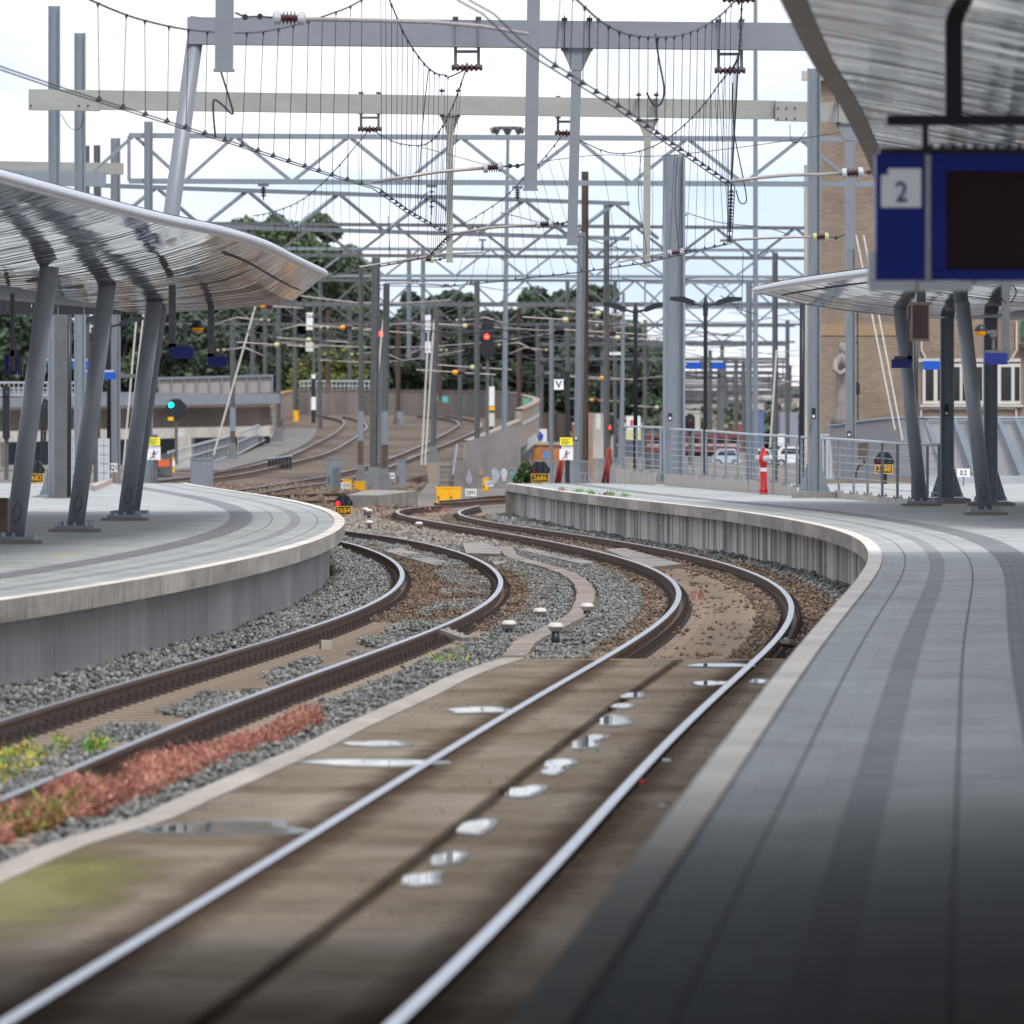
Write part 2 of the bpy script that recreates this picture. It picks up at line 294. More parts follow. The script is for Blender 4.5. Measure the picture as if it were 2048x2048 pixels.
# track formation between the platforms
b = MB(); b.strip(path(lambda z: EL(z) - .3, 20, 204, 2, z=-.235), path(lambda z: ER(z) + .6, 20, 204, 2, z=-.235)); tag(mk('trackbed', b, dirt), kind='structure')
b = MB(); b.strip(path(lambda z: R1(z) - .45, 76.4, 214, 2, z=-.185), path(lambda z: R2(z) + .45, 76.4, 214, 2, z=-.185)); tag(mk('sandy_trackbed', b, beige), kind='structure')

# ------------------------------------------------------------------ rails, sleepers
RP = [(-.036, 0), (.036, 0), (.036, -.035), (.009, -.05), (.009, -.135), (.02, -.148), (.07, -.155), (.07, -.17), (-.07, -.17), (-.07, -.155), (-.02, -.148), (-.009, -.135), (-.009, -.05), (-.036, -.035)]
def rail(pts, parent):
    pts = [Vector(p) for p in pts]; k = len(pts); n = len(RP); vs = []
    for i, p in enumerate(pts):
        d = (pts[min(i + 1, k - 1)] - pts[max(i - 1, 0)]); d.z = 0; d.normalize(); a = V(d.y, -d.x, 0)
        vs += [p + a * u + V(0, 0, w) for u, w in RP]
    b = MB()
    for j in range(n):
        b_f = [(i * n + j, i * n + (j + 1) % n, (i + 1) * n + (j + 1) % n, (i + 1) * n + j) for i in range(k - 1)]
        if j == 0: b.add(vs, b_f, 0)
        else: b.f += b_f; b.m += [0 if j in () else 1] * len(b_f)
    return mk('rail', b, [railt, rust], parent)
def sleeper_mesh(L=2.5):
    b = MB(); b.box((0, 0, -.25), (L, .25, .16)); 
    for s in (-1, 1):
        b.box((s * .7535, 0, -.16), (.38, .17, .02), mi=1)
        for t in (-1, 1): b.box((s * .7535 + t * .105, 0, -.13), (.07, .13, .06), mi=1); b.tube([V(s * .7535 + t * .12, 0, -.12), V(s * .7535 + t * .12, 0, -.075)], .022, 6, 1)
    return b
def track(label, fl, fr, z0, z1, s0, s1, cat='railway track'):
    c0 = V(float((fl(z0) + fr(z0)) / 2), z0, -.17)
    t = thing('railway_track', c0, label, cat, None)
    rail(path(fl, z0, z1, 1.0), t); rail(path(fr, z0, z1, 1.0), t)
    sb = sleeper_mesh(); me0 = None; Zs = np.arange(s0, s1, .6); rest = MB()
    for i, z in enumerate(Zs):
        x = float((fl(z) + fr(z)) / 2); d = float((fl(z + .5) + fr(z + .5) - fl(z - .5) - fr(z - .5)) / 2); ang = -math.atan(d)
        g = float(fr(z) - fl(z)) * math.cos(ang) / 1.507
        if i < 100:
            if me0 is None:
                o = mk('sleeper', sb, [sleepm, clipm], None, base=(0, 0, 0)); me0 = o.data
            else: o = bpy.data.objects.new('sleeper', me0); C.collection.objects.link(o)
            o.parent = t; o.location = V(x, z, 0) - c0; o.rotation_euler = (0, 0, ang); o.scale = (g, 1, 1)
        else:
            R = Matrix.Translation((x, z, 0)) @ Matrix.Rotation(ang, 4, 'Z') @ Matrix.Diagonal((g, 1, 1, 1))
            n = len(rest.v); rest.v += [tuple(R @ Vector(v)) for v in sb.v]; rest.f += [tuple(q + n for q in f) for f in sb.f]; rest.m += sb.m
    if rest.v: tag(mk('sleepers', rest, [sleepm, clipm], t), kind='stuff')
    return t
trkR = track('nearest curved track, its shiny rails running from the concrete crossing slabs along the right platform', R1, R2, 24, 214, 77, 213)
trkL = track('second curved track, with bare sleepers and grey ballast, running beside the left platform', lambda z: LC(z) - .7535, lambda z: LC(z) + .7535, 40, 200, 44, 176)

# ------------------------------------------------------------------ concrete crossing slabs around the near track
LE = [G(*p, -.006) for p in ((1002, 1319), (926, 1344), (817, 1395), (745, 1427), (672, 1460), (600, 1496), (507, 1536), (362, 1598), (254, 1645), (109, 1688), (0, 1733), (-260, 1850))][::-1]
LEf = curve([p.y for p in LE], [p.x for p in LE])
def cslab(name, fa, fb, z, m, z0=22, z1=76.5, z_lo=-.22, joints=None):
    ys = np.arange(z0, z1, .7).tolist() + [z1]; b = MB(); A = [V(float(fa(y)), y, z) for y in ys]; B = [V(float(fb(y)), y, z) for y in ys]
    b.strip(A, B); b.strip(B, [V(p.x, p.y, z_lo) for p in B]); b.strip([V(p.x, p.y, z_lo) for p in A], A)
    b.quad(A[-1], B[-1], V(B[-1].x, z1, z_lo), V(A[-1].x, z1, z_lo)); return tag(mk(name, b, m), kind='structure')
cslab('crossing_kerb', lambda y: LEf(y) - .02, lambda y: LEf(y) + .21, .002, curbm)
cslab('crossing_slab', lambda y: LEf(y) + .215, lambda y: R1(y) - .045, -.010, slabm)
mid = lambda y: (R1(y) + R2(y)) / 2
cslab('crossing_slab', lambda y: R1(y) + .072, lambda y: mid(y) - .028, -.010, slabm)
cslab('crossing_slab', lambda y: mid(y) + .028, lambda y: R2(y) - .045, -.012, slabm)
cslab('crossing_slab', lambda y: R2(y) + .075, lambda y: ER(y) + .24, -.010, slabm)
cslab('slab_gap_filler', lambda y: mid(y) - .03, lambda y: mid(y) + .03, -.06, gapm, z_lo=-.2)
# joints across the slabs and the mossy patch
b = MB()
for y in (31.5, 37.2, 43.1, 48.9, 55.2, 61, 67.1, 72.8):
    for fa, fb in ((lambda y: LEf(y) + .23, lambda y: R1(y) - .1), (lambda y: R1(y) + .11, lambda y: mid(y) - .03), (lambda y: mid(y) + .03, lambda y: R2(y) - .1), (lambda y: R2(y) + .13, lambda y: ER(y) + .2)):
        b.quad(V(float(fa(y)), y, -.0075), V(float(fb(y)), y, -.0075), V(float(fb(y)), y + .02, -.0075), V(float(fa(y)), y + .02, -.0075))
tag(mk('slab_joints', b, gapm), kind='structure')
b = MB(); ys = np.arange(31.4, 44.4, .25); uv = []; nn = len(ys)
for c_ in range(2): uv += [(c_, (y - 31.4) / 13) for y in ys]
b.strip([V(float(LEf(y)) + .2, y, -.0055) for y in ys], [V(float(R1(y)) - .06, y, -.0055) for y in ys])
tt = mossm.node_tree; nn_ = tt.nodes.new; ll = tt.links.new; tx = nn_('ShaderNodeTexCoord'); sx = nn_('ShaderNodeSeparateXYZ'); ll(tx.outputs['UV'], sx.inputs[0])
def mth(op, a, c):
    x = nn_('ShaderNodeMath'); x.operation = op
    for i_, q in ((0, a), (1, c)):
        if isinstance(q, (int, float)): x.inputs[i_].default_value = q
        else: ll(q, x.inputs[i_])
    return x.outputs[0]
u_, v_ = sx.outputs[0], sx.outputs[1]; fall = mth('MULTIPLY', mth('SUBTRACT', 1, mth('POWER', u_, 2.2)), mth('MULTIPLY', mth('MULTIPLY', v_, mth('SUBTRACT', 1, v_)), 4)); nz_ = nn_('ShaderNodeTexNoise'); nz_.inputs['Scale'].default_value = 5; nz_.inputs['Detail'].default_value = 6; mpp = nn_('ShaderNodeMapping'); mpp.inputs['Scale'].default_value = (.35, 2.2, 1); ll(tx.outputs['UV'], mpp.inputs[0]); ll(mpp.outputs[0], nz_.inputs['Vector'])
al = nn_('ShaderNodeMapRange'); al.inputs[1].default_value = .42; al.inputs[2].default_value = .85; al.inputs[4].default_value = .95; ll(mth('MULTIPLY', mth('ADD', nz_.outputs[0], .45), fall), al.inputs[0]); ll(al.outputs[0], tt.nodes['Principled BSDF'].inputs['Alpha'])
tag(mk('moss_patch', b, mossm, uv=uv), kind='stuff')
def puddle(x0, x1, y, hy, wob=.2):
    b = MB(); pts = []
    c = G((x0 + x1) / 2, y, -.004); z0 = F * (EH + .004) / (y + hy - HY); z1 = F * (EH + .004) / (y - hy - HY); hw = (x1 - x0) / 2 * c.y / F; hl = (z1 - z0) / 2
    k = 48; sk = (float(mid(c.y + 1)) - float(mid(c.y))) if hy < 20 and x1 - x0 < 90 else 0
    for i in range(k):
        a = 6.28318 * i / k; w = 1 + .45 * noise.noise(V(math.cos(a) * 1.1 + x0, math.sin(a) * 1.1, y)) + .1 * noise.noise(V(math.cos(a) * 4 + x0, math.sin(a) * 4, y))
        ca, sa = math.cos(a), math.sin(a); e = .8
        pts.append(V(c.x + hw * w * math.copysign(abs(ca) ** e, ca) + sk * hl * math.sin(a), c.y + 1.25 * hl * w * math.copysign(abs(sa) ** e, sa), -.004))
    d = MB().add([V(c.x + (p.x - c.x) * 1.22 + .02, c.y + (p.y - c.y) * 1.3, -.0055) for p in pts], [tuple(range(k))]); tag(mk('damp_patch', d, damp), kind='structure')
    b.add(pts, [tuple(range(k))]); tag(mk('puddle', b, water), kind='structure')
for a in ((610, 862, 1525, 5), (318, 560, 1654, 9), (895, 1010, 1419, 4), (1245, 1278, 1390, 3.5), (1223, 1258, 1411, 3.5), (1200, 1252, 1440, 7), (1163, 1205, 1475, 5), (1145, 1188, 1488, 6), (1090, 1142, 1526, 6), (1086, 1120, 1540, 6), (1016, 1075, 1582, 8), (918, 975, 1652, 10), (806, 866, 1757, 9), (862, 915, 1716, 9),
          (1380, 1490, 1330, 2.5), (1390, 1450, 1366, 3), (1498, 1530, 1362, 3), (690, 800, 1487, 4)): puddle(*a)
rs = mat('rust_stain', (.075, .048, .034), .9, spec=0.); tt = rs.node_tree; nn_ = tt.nodes.new; ll = tt.links.new; tx = nn_('ShaderNodeTexCoord'); sx = nn_('ShaderNodeSeparateXYZ'); ll(tx.outputs['UV'], sx.inputs[0]); nz_ = nn_('ShaderNodeTexNoise'); nz_.inputs['Scale'].default_value = 1.5; nz_.inputs['Detail'].default_value = 8; nz_.inputs['Roughness'].default_value = .7; ll(tx.outputs['UV'], nz_.inputs['Vector'])
al = nn_('ShaderNodeMapRange'); al.inputs[1].default_value = .1; al.inputs[2].default_value = .9; al.inputs[4].default_value = .8; ll(mth('SUBTRACT', mth('ADD', nz_.outputs[0], .25), sx.outputs[0]), al.inputs[0]); ll(al.outputs[0], tt.nodes['Principled BSDF'].inputs['Alpha'])
for f_, a_, c_ in ((R1, -.05, -.42), (R1, .075, .40), (R2, -.05, -.42), (R2, .08, .36), (mid, -.03, -.09), (mid, .03, .10)):
    ys = np.arange(24, 76.4, 1.0); b = MB().strip([V(float(f_(y)) + a_, y, -.0062) for y in ys], [V(float(f_(y)) + c_, y, -.0062) for y in ys]); tag(mk('rust_stain', b, rs, uv=[(0, y) for y in ys] + [(1, y) for y in ys]), kind='stuff')
# litter on the slab
tag(mk('litter_scrap', MB().box(G(1287, 1566, -.01), (.035, .05, .04), .4), redp), 'tiny red scrap of litter beside the right rail of the nearest track', 'litter')
tag(mk('litter_scrap', MB().box(G(1333, 1523, -.01), (.05, .06, .035), .2), white), 'white scrap of litter against the outer side of the near right rail', 'litter')
tag(mk('litter_scrap', MB().box(G(1325, 1612, -.015), (.045, .05, .012), .9), white), 'small white scrap lying on the slab at the foot of the right platform', 'litter')

# ------------------------------------------------------------------ platforms
def platform(name, label, f, sg, z0, z1, base, bands, wallmat, far_x, extra=None, wseg=1.5):
    t = thing(name, base, label, 'platform'); st = 1.5
    for nm, (a, c), z, m in bands:
        A = path(f, z0, z1, st, sg * a, z); B = path(f, z0, z1, st, sg * c, z); L = alen(A)
        if c > 6:
            Bq = [V(far_x, p.y, z) for p in A]; b = MB().strip(A, Bq); uv = [(a, l) for l in L] + [(abs(far_x - p.x), p.y) for p in A]
        else: b = MB().strip(A, B); uv = [(a, l) for l in L] + [(c, l) for l in L]
        mk(nm, b, m, t, uv=uv)
    A = path(f, z0, z1, st, 0, PLAT + .012); B = path(f, z0, z1, st, 0, PLAT - .20); I = path(f, z0, z1, st, sg * .27, PLAT - .20); T = path(f, z0, z1, st, sg * .17, PLAT + .012); L = alen(A)
    b = MB(); b.strip(T, A, 1); b.strip(A, B, 0); b.strip(B, I, 0)
    uv = [(.17, l) for l in L] + [(0, l) for l in L] + [(0, l) for l in L] + [(1, l) for l in L] + [(1, l) for l in L] + [(1.2, l) for l in L]
    cp = mk('coping', b, [copm, coptm], t, uv=uv)
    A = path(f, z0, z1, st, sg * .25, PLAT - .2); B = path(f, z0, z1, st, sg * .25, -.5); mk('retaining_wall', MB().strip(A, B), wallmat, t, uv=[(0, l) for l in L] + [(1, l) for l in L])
    return t
bands = [('paving', (.17, .44), PLAT, tilem), ('joint_strip', (.44, .452), PLAT - .002, gapm), ('paving', (.452, .73), PLAT, tilem), ('dark_paver_strip', (.73, .90), PLAT, stripm), ('paving', (.90, 1.20), PLAT, tilem),
         ('joint_strip', (1.20, 1.212), PLAT - .002, gapm), ('paving', (1.212, 1.54), PLAT, tilem), ('ribbed_guide_strip', (1.54, 1.93), PLAT + .003, tactm), ('paving', (1.93, 2.6), PLAT, tilem), ('paving', (2.6, 30), PLAT, tilem)]
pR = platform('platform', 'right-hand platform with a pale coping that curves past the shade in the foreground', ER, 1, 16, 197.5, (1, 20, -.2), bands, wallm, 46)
pL = platform('platform', 'left-hand platform whose rounded tip bends away between the grey leaning columns', EL, -1, 20, 198.5, (-8, 40, -.2), bands, wallsm, -46)
# far ends of the platforms
for p, f, x1, z, sg in ((pR, ER, 46, 197.5, 1), (pL, EL, -46, 198.5, -1)):
    x0 = float(f(z)); mk('end_wall', MB().quad(V(x0, z, PLAT - .005), V(x1, z, PLAT - .005), V(x1, z, -.4), V(x0, z, -.4)), conl, p)
# yellow marks on the left platform paving
for i, (x0, x1, y, w) in enumerate(((100, 148, 1110.5, .05), (390, 424, 1021, .05))):
    a, c = G(x0, y, PLAT + .004), G(x1, y, PLAT + .004); mk('painted_mark', MB().quad(a, c, c + V(0, .35, 0), a + V(0, .35, 0)), yels if i == 0 else white, pL)
# lower level the far side of the right platform, another paved deck behind the railing

# ------------------------------------------------------------------ big hall roof over the viewpoint (throws the foreground into shade)
tag(mk('hall_roof', MB().box((19, -20, 4.62), (40, 104.4, .3)), colm), 'low dark roof over the near part of the right platform', 'roof')
tag(mk('hall_roof', MB().box((-21, -21.5, 4.7), (40, 105, .3)), colm), 'dark roof over the tracks behind the viewpoint', 'roof')
tag(mk('unseen_wall', MB().box((0, -74, 2.2), (80, .4, 5)), colm), 'dark end wall of the hall behind the viewpoint', 'wall')
tag(mk('unseen_wall', MB().box((5.4, -20, 2.6), (.3, 104, 3.7)), colm), 'unseen added wall blocking side light along the near part of the right platform', 'wall')  # unseen, added to block light from the right
tag(mk('unseen_wall', MB().box((-7.5, -23, 2.1), (.3, 104, 4.7)), colm), 'unseen added wall blocking side light left of the tracks behind the viewpoint', 'wall')  # unseen, added to block light from the left

# ------------------------------------------------------------------ canopies
def canopy(label, pts, sg, profA, profB, z0, z1, inner, pitch=.22, fascia=False):
    E = curve([p[0] for p in pts], [p[1] for p in pts])
    t = thing('platform_canopy', (float(E(z1)), z1, 4.2), label, 'canopy')
    nS = int((z1 - z0) / pitch); b = MB(); nj = len(profA)
    def pr(f):
        f = max(0, min(1, (f - .45) / .5)); f = f * f * (3 - 2 * f)
        return [(a[0] + (c[0] - a[0]) * f, a[1] + (c[1] - a[1]) * f) for a, c in zip(profA, profB)]
    for k in range(nS):
        ya, yb = z0 + k * pitch, z0 + (k + 1) * pitch; q = pr(k / nS); D = np.linspace(0, q[-1][0], 13); ZZ = np.interp(D, [a[0] for a in q], [a[1] for a in q])
        j1, j2 = rng.normal(0, .00075, 2); w1 = np.cumsum(rng.normal(0, .0010, 13)); w2 = w1 + rng.normal(0, .0004, 13)
        A = [V(float(E(ya)) + sg * d, ya, z + j1 + w) for d, z, w in zip(D, ZZ, w1)]; B = [V(float(E(yb)) + sg * d, yb - .014, z + j2 + w) for d, z, w in zip(D, ZZ, w2)]
        b.strip(A, B)
    mk('slat_ceiling', b, canm, t)
    b = MB(); ys = np.arange(z0, z1 + .01, (z1 - z0) / 24); rows = []
    for k, y in enumerate(ys):
        q = pr(k / 24); rows.append([V(float(E(y)) + sg * d, y, z + .14) for d, z in q] + [V(float(E(y)) + sg * inner[0], y, inner[1] + .14)])
    for a, c in zip(rows[:-1], rows[1:]): b.strip(a, c)
    qe = pr(1); r = rows[-1]; lo = [V(float(E(z1)) + sg * d, z1, z - .01) for d, z in qe] + [V(float(E(z1)) + sg * inner[0], z1, inner[1] - .01)]; b.strip(r, lo)
    mk('roof_sheet', b, cant, t)
    b = MB(); q = [(profA[-1][0], profA[-1][1]), inner]
    rows = [[V(float(E(y)) + sg * d, y, z - .004) for d, z in q] for y in ys]
    for a, c in zip(rows[:-1], rows[1:]): b.strip(a, c)
    mk('inner_soffit', b, soff, t)
    ed = [V(float(E(y)) - sg * .02, y, profA[0][1] + .045) for y in np.arange(z0, z1 + .01, 1.0)]
    if fascia:
        b = MB(); A = [p + V(0, 0, .16) for p in ed]; B = [p + V(0, 0, -.05) for p in ed]; I = [p + V(sg * .17, 0, -.075) for p in ed]; b.strip(A, B); b.strip(B, I); mk('fascia', b, fasc, t)
    else:
        mk('silver_nose', MB().tube(ed, .075, 10), nosem, t, smooth=True)
        # dark seam line set in from the edge, as on the photographed tip
        b = MB(); b.tube([V(float(E(y)) + sg * .34, y, float(np.interp(.34, [a[0] for a in pr((y - z0) / (z1 - z0))], [a[1] for a in pr((y - z0) / (z1 - z0))])) - .008) for y in np.arange(max(z0, z1 - 26), z1 - 1.2, 1.0)], .012, 4)
        mk('seam_line', b, gapm, t)
    return t, E
PA = [(0, 5.0), (.4, 4.86), (1.0, 4.71), (1.6, 4.6), (2.2, 4.47), (3.35, 4.36)]
PB = [(0, 5.0), (.2, 4.84), (.4, 4.68), (.55, 4.56), (1.7, 4.42), (3.35, 4.33)]
cnL, EcL = canopy('left platform canopy with a silver nose edge tapering to a pointed tip', [(60, -6.8), (80.8, -5.52), (86, -5.25), (91.9, -4.94), (98, -4.56), (103.5, -4.1), (110, -3.79), (123, -3.56), (134.4, -3.37)], -1, PA, PB, 62, 134.4, (8.5, 4.8))
cnM, EcM = canopy('far right-hand canopy with a silver edge, seen below the blue departure board', [(108, 8.6), (120, 7.5), (133.4, 6.31), (136.3, 6.01), (142.8, 5.42), (151.2, 4.92)], 1,
       [(0, 5.0), (.5, 4.88), (.95, 4.77), (1.8, 4.64), (2.7, 4.54), (3.9, 4.47)], [(0, 5.0), (.5, 4.88), (.95, 4.77), (1.8, 4.64), (2.7, 4.54), (3.9, 4.47)], 112, 151.2, (12, 4.44))
cnN, EcN = canopy('near dark-edged canopy whose shiny underside fills the upper right corner', [(27, .55), (34, .95), (46, 1.664), (48.3, 1.81), (54.6, 2.22), (59.7, 2.59), (66.5, 3.04), (73.2, 3.47), (81.1, 3.94), (92, 4.5)], 1,
       [(0, 5.0), (.4, 4.94), (1.0, 4.82), (1.6, 4.70), (2.4, 4.56), (3.4, 4.45)], [(0, 5.0), (.4, 4.94), (1.0, 4.82), (1.6, 4.70), (2.4, 4.56), (3.4, 4.45)], 29, 92, (3.6, 4.46), fascia=True)
# panelled soffit end and downlights
b = MB()
for xa, xb in ((-60, 13), (15.5, 61.5), (64, 114.5), (117.5, 166), (169, 243), (247, 268)): b.extr([P(xa, 586, 132.5), P(xb, 586 + (12 if xb > 240 else 0), 132.5), P(xb + 8 * (xb > 240), 629, 132.5), P(xa, 629, 132.5)], (0, .08, 0))
mk('end_fascia_panels', b, soff, cnL)
for E_, sgn, t_, ys_ in ((EcL, -1, cnL, range(66, 132, 5)), (EcM, 1, cnM, range(116, 150, 5))):
    for y in ys_: mk('downlight', MB().lathe((float(E_(y)) + sgn * 2.75, y, 4.37 if sgn < 0 else 4.50), [(.16, 0), (.17, .03), (.17, .05)], 14), fasc, t_)
# leaning columns
def lean_col(top, Zt, base, Zb, r, label, group, m=colm):
    a = P(*top, Zt); c = P(*base, Zb); c.z = PLAT + .09; t = thing('leaning_column', (c.x, c.y, PLAT), label, 'column', group)
    d = (a - c).normalized()
    mk('shaft', MB().tube([c, a + d * .05], r, 24), m, t, smooth=True)
    b = MB().box((c.x, c.y, PLAT + .075), (.58, .58, .05)); 
    for i in (-1, 1):
        for j in (-1, 1): b.tube([V(c.x + i * .22, c.y + j * .2, PLAT + .1), V(c.x + i * .22, c.y + j * .2, PLAT + .16)], .03, 6)
        b.tube([V(c.x, c.y + i * .22, PLAT + .1), V(c.x, c.y + i * .22, PLAT + .15)], .026, 6)
    mk('base_plate', b, m, t); mk('grout_pad', MB().box((c.x, c.y, PLAT + .022), (.78, .72, .05)), conc, t)
    # inspection hatch outline on the track side
    h = [c + d * .3 + V(-.062 + .0, 0, 0)]
    pts = []
    for i in range(21):
        a_ = math.pi * 2 * i / 20; u, w = .055 * math.cos(a_), .13 * math.sin(a_); p = c + d * (.33 + w); pts.append(p + V(u, -math.sqrt(max(r * r - u * u, 0)) - .002, 0))
    mk('inspection_hatch', MB().tube(pts, .004, 4), blackm, t)
    return t
lean_col((98, 540), 101, (29, 1085), 101, .13, 'nearest leaning grey column on the left platform, at the photo edge', 'leaning columns of the left canopy')
lean_col((215, 569), 111.7, (151, 1062), 111.7, .13, 'middle one of the three leaning grey columns on the left platform', 'leaning columns of the left canopy')
lean_col((311, 590), 124.5, (251, 1040), 124.5, .13, 'rearmost leaning grey column on the left platform, left of the yellow no-entry sign', 'leaning columns of the left canopy')
lean_col((1800, 622), 145.6, (1842, 1012), 145.6, .13, 'leaning grey column of the right canopy beside the railing end', 'leaning columns of the right canopy')
lean_col((1925, 610), 131.7, (1970, 1030), 131.7, .13, 'leaning grey column of the right canopy nearest the right edge, under the amber lamp', 'leaning columns of the right canopy')

# ------------------------------------------------------------------ masts
def zat(y, Z): return EH + (HY - y) * Z / F
def mast(x, yt, yb, Z, wpx, m, label, foot=None, style='h', cat='mast', group=None, x1=None, zb=None, name='catenary_mast'):
    c = P(x, yb, Z); 
    if zb is not None: c.z = zb
    a = P(x if x1 is None else x1, yt, Z); w = wpx * Z / F
    t = thing(name, c, label, cat, group); b = MB()
    c2 = c.copy()
    if style == 'h': b.hsec(c2, a, w, w * 1.0, w * .1, rot=True)
    elif style == 'hw': b.hsec(c2, a, w, w * .9, w * .1)
    elif style == 'box': b.bar(c2, a, w, w)
    elif style == 'lattice':
        for i in (-1, 1):
            for j in (-1, 1): b.bar(c2 + V(i * w * .42, j * w * .42, 0), a + V(i * w * .42, j * w * .42, 0), w * .16)
        n = max(2, int((a.z - c.z) / (w * 1.6)))
        for k in range(n):
            z0, z1 = c.z + (a.z - c.z) * k / n, c.z + (a.z - c.z) * (k + 1) / n; s = 1 if k % 2 else -1
            for j in (-1, 1): b.bar(V(c.x - s * w * .42, c.y + j * w * .44, z0), V(c.x + s * w * .42, c.y + j * w * .44, z1), w * .09)
    elif style == 'tube': b.tube([c2, (c2 + a) / 2, a], [w * .5, w * .44, w * .34], 12)
    mk('post', b, m, t)
    if foot == 'plate':
        mk('foot_plate', MB().box((c.x, c.y, c.z + .03), (w + .22, w + .22, .06)), m, t); mk('footing', MB().box((c.x, c.y, c.z - .05), (w + .5, w + .5, .12)), conc, t)
    if foot == 'gusset':
        b = MB(); z = c.z + .06; h = .6; e = w / 2 + .2; b.box((c.x, c.y, z - .03), (2 * e + .1, w + .3, .04))
        for s in (-1, 1):
            for j in (-.3, .3): b.extr([V(c.x + s * w * .5, c.y + j * w, z), V(c.x + s * e, c.y + j * w, z), V(c.x + s * (e - .03), c.y + j * w, z + .05), V(c.x + s * w * .5, c.y + j * w, z + h)], (0, .015, 0))
            for j in (-.8, .8): b.tube([V(c.x + s * (e - .05), c.y + j * w * .6, z), V(c.x + s * (e - .05), c.y + j * w * .6, z + .08)], .028, 6)
        mk('foot_plate', b, m, t); mk('footing', MB().box((c.x, c.y, c.z - .03), (2 * e + .25, w + .5, .12)), conc, t)
    elif foot == 'flare':
        b = MB(); h = .75
        b.add([V(c.x + i * w * q, c.y + j * w * q, zz) for q, zz in ((1.25, c.z), (.56, c.z + h)) for i, j in ((-1, -1), (1, -1), (1, 1), (-1, 1))], [(0, 1, 5, 4), (1, 2, 6, 5), (2, 3, 7, 6), (3, 0, 4, 7)])
        mk('footing', b, galv2 if m is galv2 else rbrown, t)
    return t
mast(108.5, 12, 995, 163, 23, galv, 'tallest galvanised mast at the far left, left one of the pair on the cream beam', 'gusset', group='masts carrying the cream beam')
mast(160, 66, 975, 172, 22, galv, 'slightly lower galvanised mast just right of the tallest one at the far left', group='masts carrying the cream beam')
mast(1628, 137, 988, 161, 26, galv, 'grey mast with triangular foot gussets standing right of the red hydrant', 'gusset', group='masts carrying the cream beam')
mast(1894, 635, 1000, 150, 27, galv, 'dark galvanised mast with gusset foot between the two leaning right-hand columns', 'gusset')
mast(1981, 635, 1008, 146, 27, galv, 'upright grey mast half hidden behind the rightmost leaning column', 'gusset')
mast(1701, 250, 962, 205, 20, galv, 'slim pale mast in front of the stone statue', None)
mast(1348, 310, 966, 196, 44, galv, 'widest galvanised mast, standing with large foot gussets at the railing in the centre right', 'gusset')
mast(123.5, 600, 996, 160, 28, galv2, 'square grey post with bolted base between the first two leaning columns on the left', 'plate', 'box')
mast(297, 243, 700, 209, 17, galv, 'short-topped mast at the left end of the nearest lattice truss', None, zb=-.2)
mast(194, 290, 700, 230, 13, galv2, 'low galvanised mast behind the left canopy edge, nearer the leaning portal leg', zb=-.2)
mast(231, 276, 965, 232, 19, galv, 'galvanised mast carrying the white Q1 plate near its foot', zb=-.2)
mast(174, 291, 700, 236, 10, galv2, 'thin galvanised mast behind the canopy edge, just right of the pair of tall masts', zb=-.2)
mast(1170, 343, 930, 256, 14, rbrown, 'rusty brown mast standing directly behind a grey one in the middle of the yard', zb=-.2)
mast(1154, 465, 930, 250, 16, galv, 'grey leaning mast with a rusty one behind it, right of the V sign', x1=1163, zb=-.2)
mast(1213, 410, 930, 290, 12, galv2, 'olive-grey mast beside the low distant red signal, left of the black street lamp', zb=-.2)
mast(1103, 640, 925, 300, 9, galv, 'pale distant mast immediately left of the V sign', zb=-.2)
mast(1550, 505, 930, 290, 11, galv2, 'distant grey mast with two white stay rods above the hydrant', zb=-.2)
mast(1498, 560, 930, 280, 12, galv, 'distant mast beside the foot of the tallest thin pole', zb=-.2)
mast(954, 560, 966, 300, 11, galv2, 'dark mast with wide foot right of the double yellow cabinet', 'flare')
mast(722, 530, 968, 292, 10, galv2, 'mast behind the single yellow cabinet, rusty below and pale above', 'flare')
mast(747, 515, 975, 275, 17, galv2, 'thickest dark mast behind the long concrete trough block', 'flare', x1=752)
mast(769, 567, 979, 266, 13, galv2, 'mast on a flared foot at the middle of the concrete trough block', 'flare', x1=773)
mast(866, 610, 926, 335, 11, galv2, 'mast standing on the tapered concrete pier beside the stairs', 'flare', x1=872)
mast(465, 640, 918, 350, 10, galv2, 'mast with a flared dark foot on the walkway beside the white railing', 'flare')
mast(505, 640, 858, 420, 9, galv2, 'plain mast behind the white ramp railing on the left')
mast(557, 560, 883, 400, 9, galv2, 'mast on the ramp shoulder left of the curved rails, with flared foot', 'flare')
mast(656, 620, 787, 530, 8, rbrown, 'thin brown mast standing on top of the rear ramp wall at the left', 'flare')
mast(796, 640, 850, 470, 9, rbrown, 'brown mast beside the small grey cabinet on the ramp', 'flare')
mast(880, 620, 820, 525, 8, rbrown, 'brown mast with flared foot in front of the turquoise graffiti', 'flare')
mast(1038, 620, 815, 440, 9, rbrown, 'brown mast rising from the curved parapet bend')
mast(818, 495, 716, 360, 9, galv, 'left one of two grey drop posts hanging in front of the trees', group='drop posts hanging before the trees', name='drop_post', cat='drop post')
mast(846, 495, 720, 362, 9, galv, 'right one of two grey drop posts hanging in front of the trees', group='drop posts hanging before the trees', name='drop_post', cat='drop post')
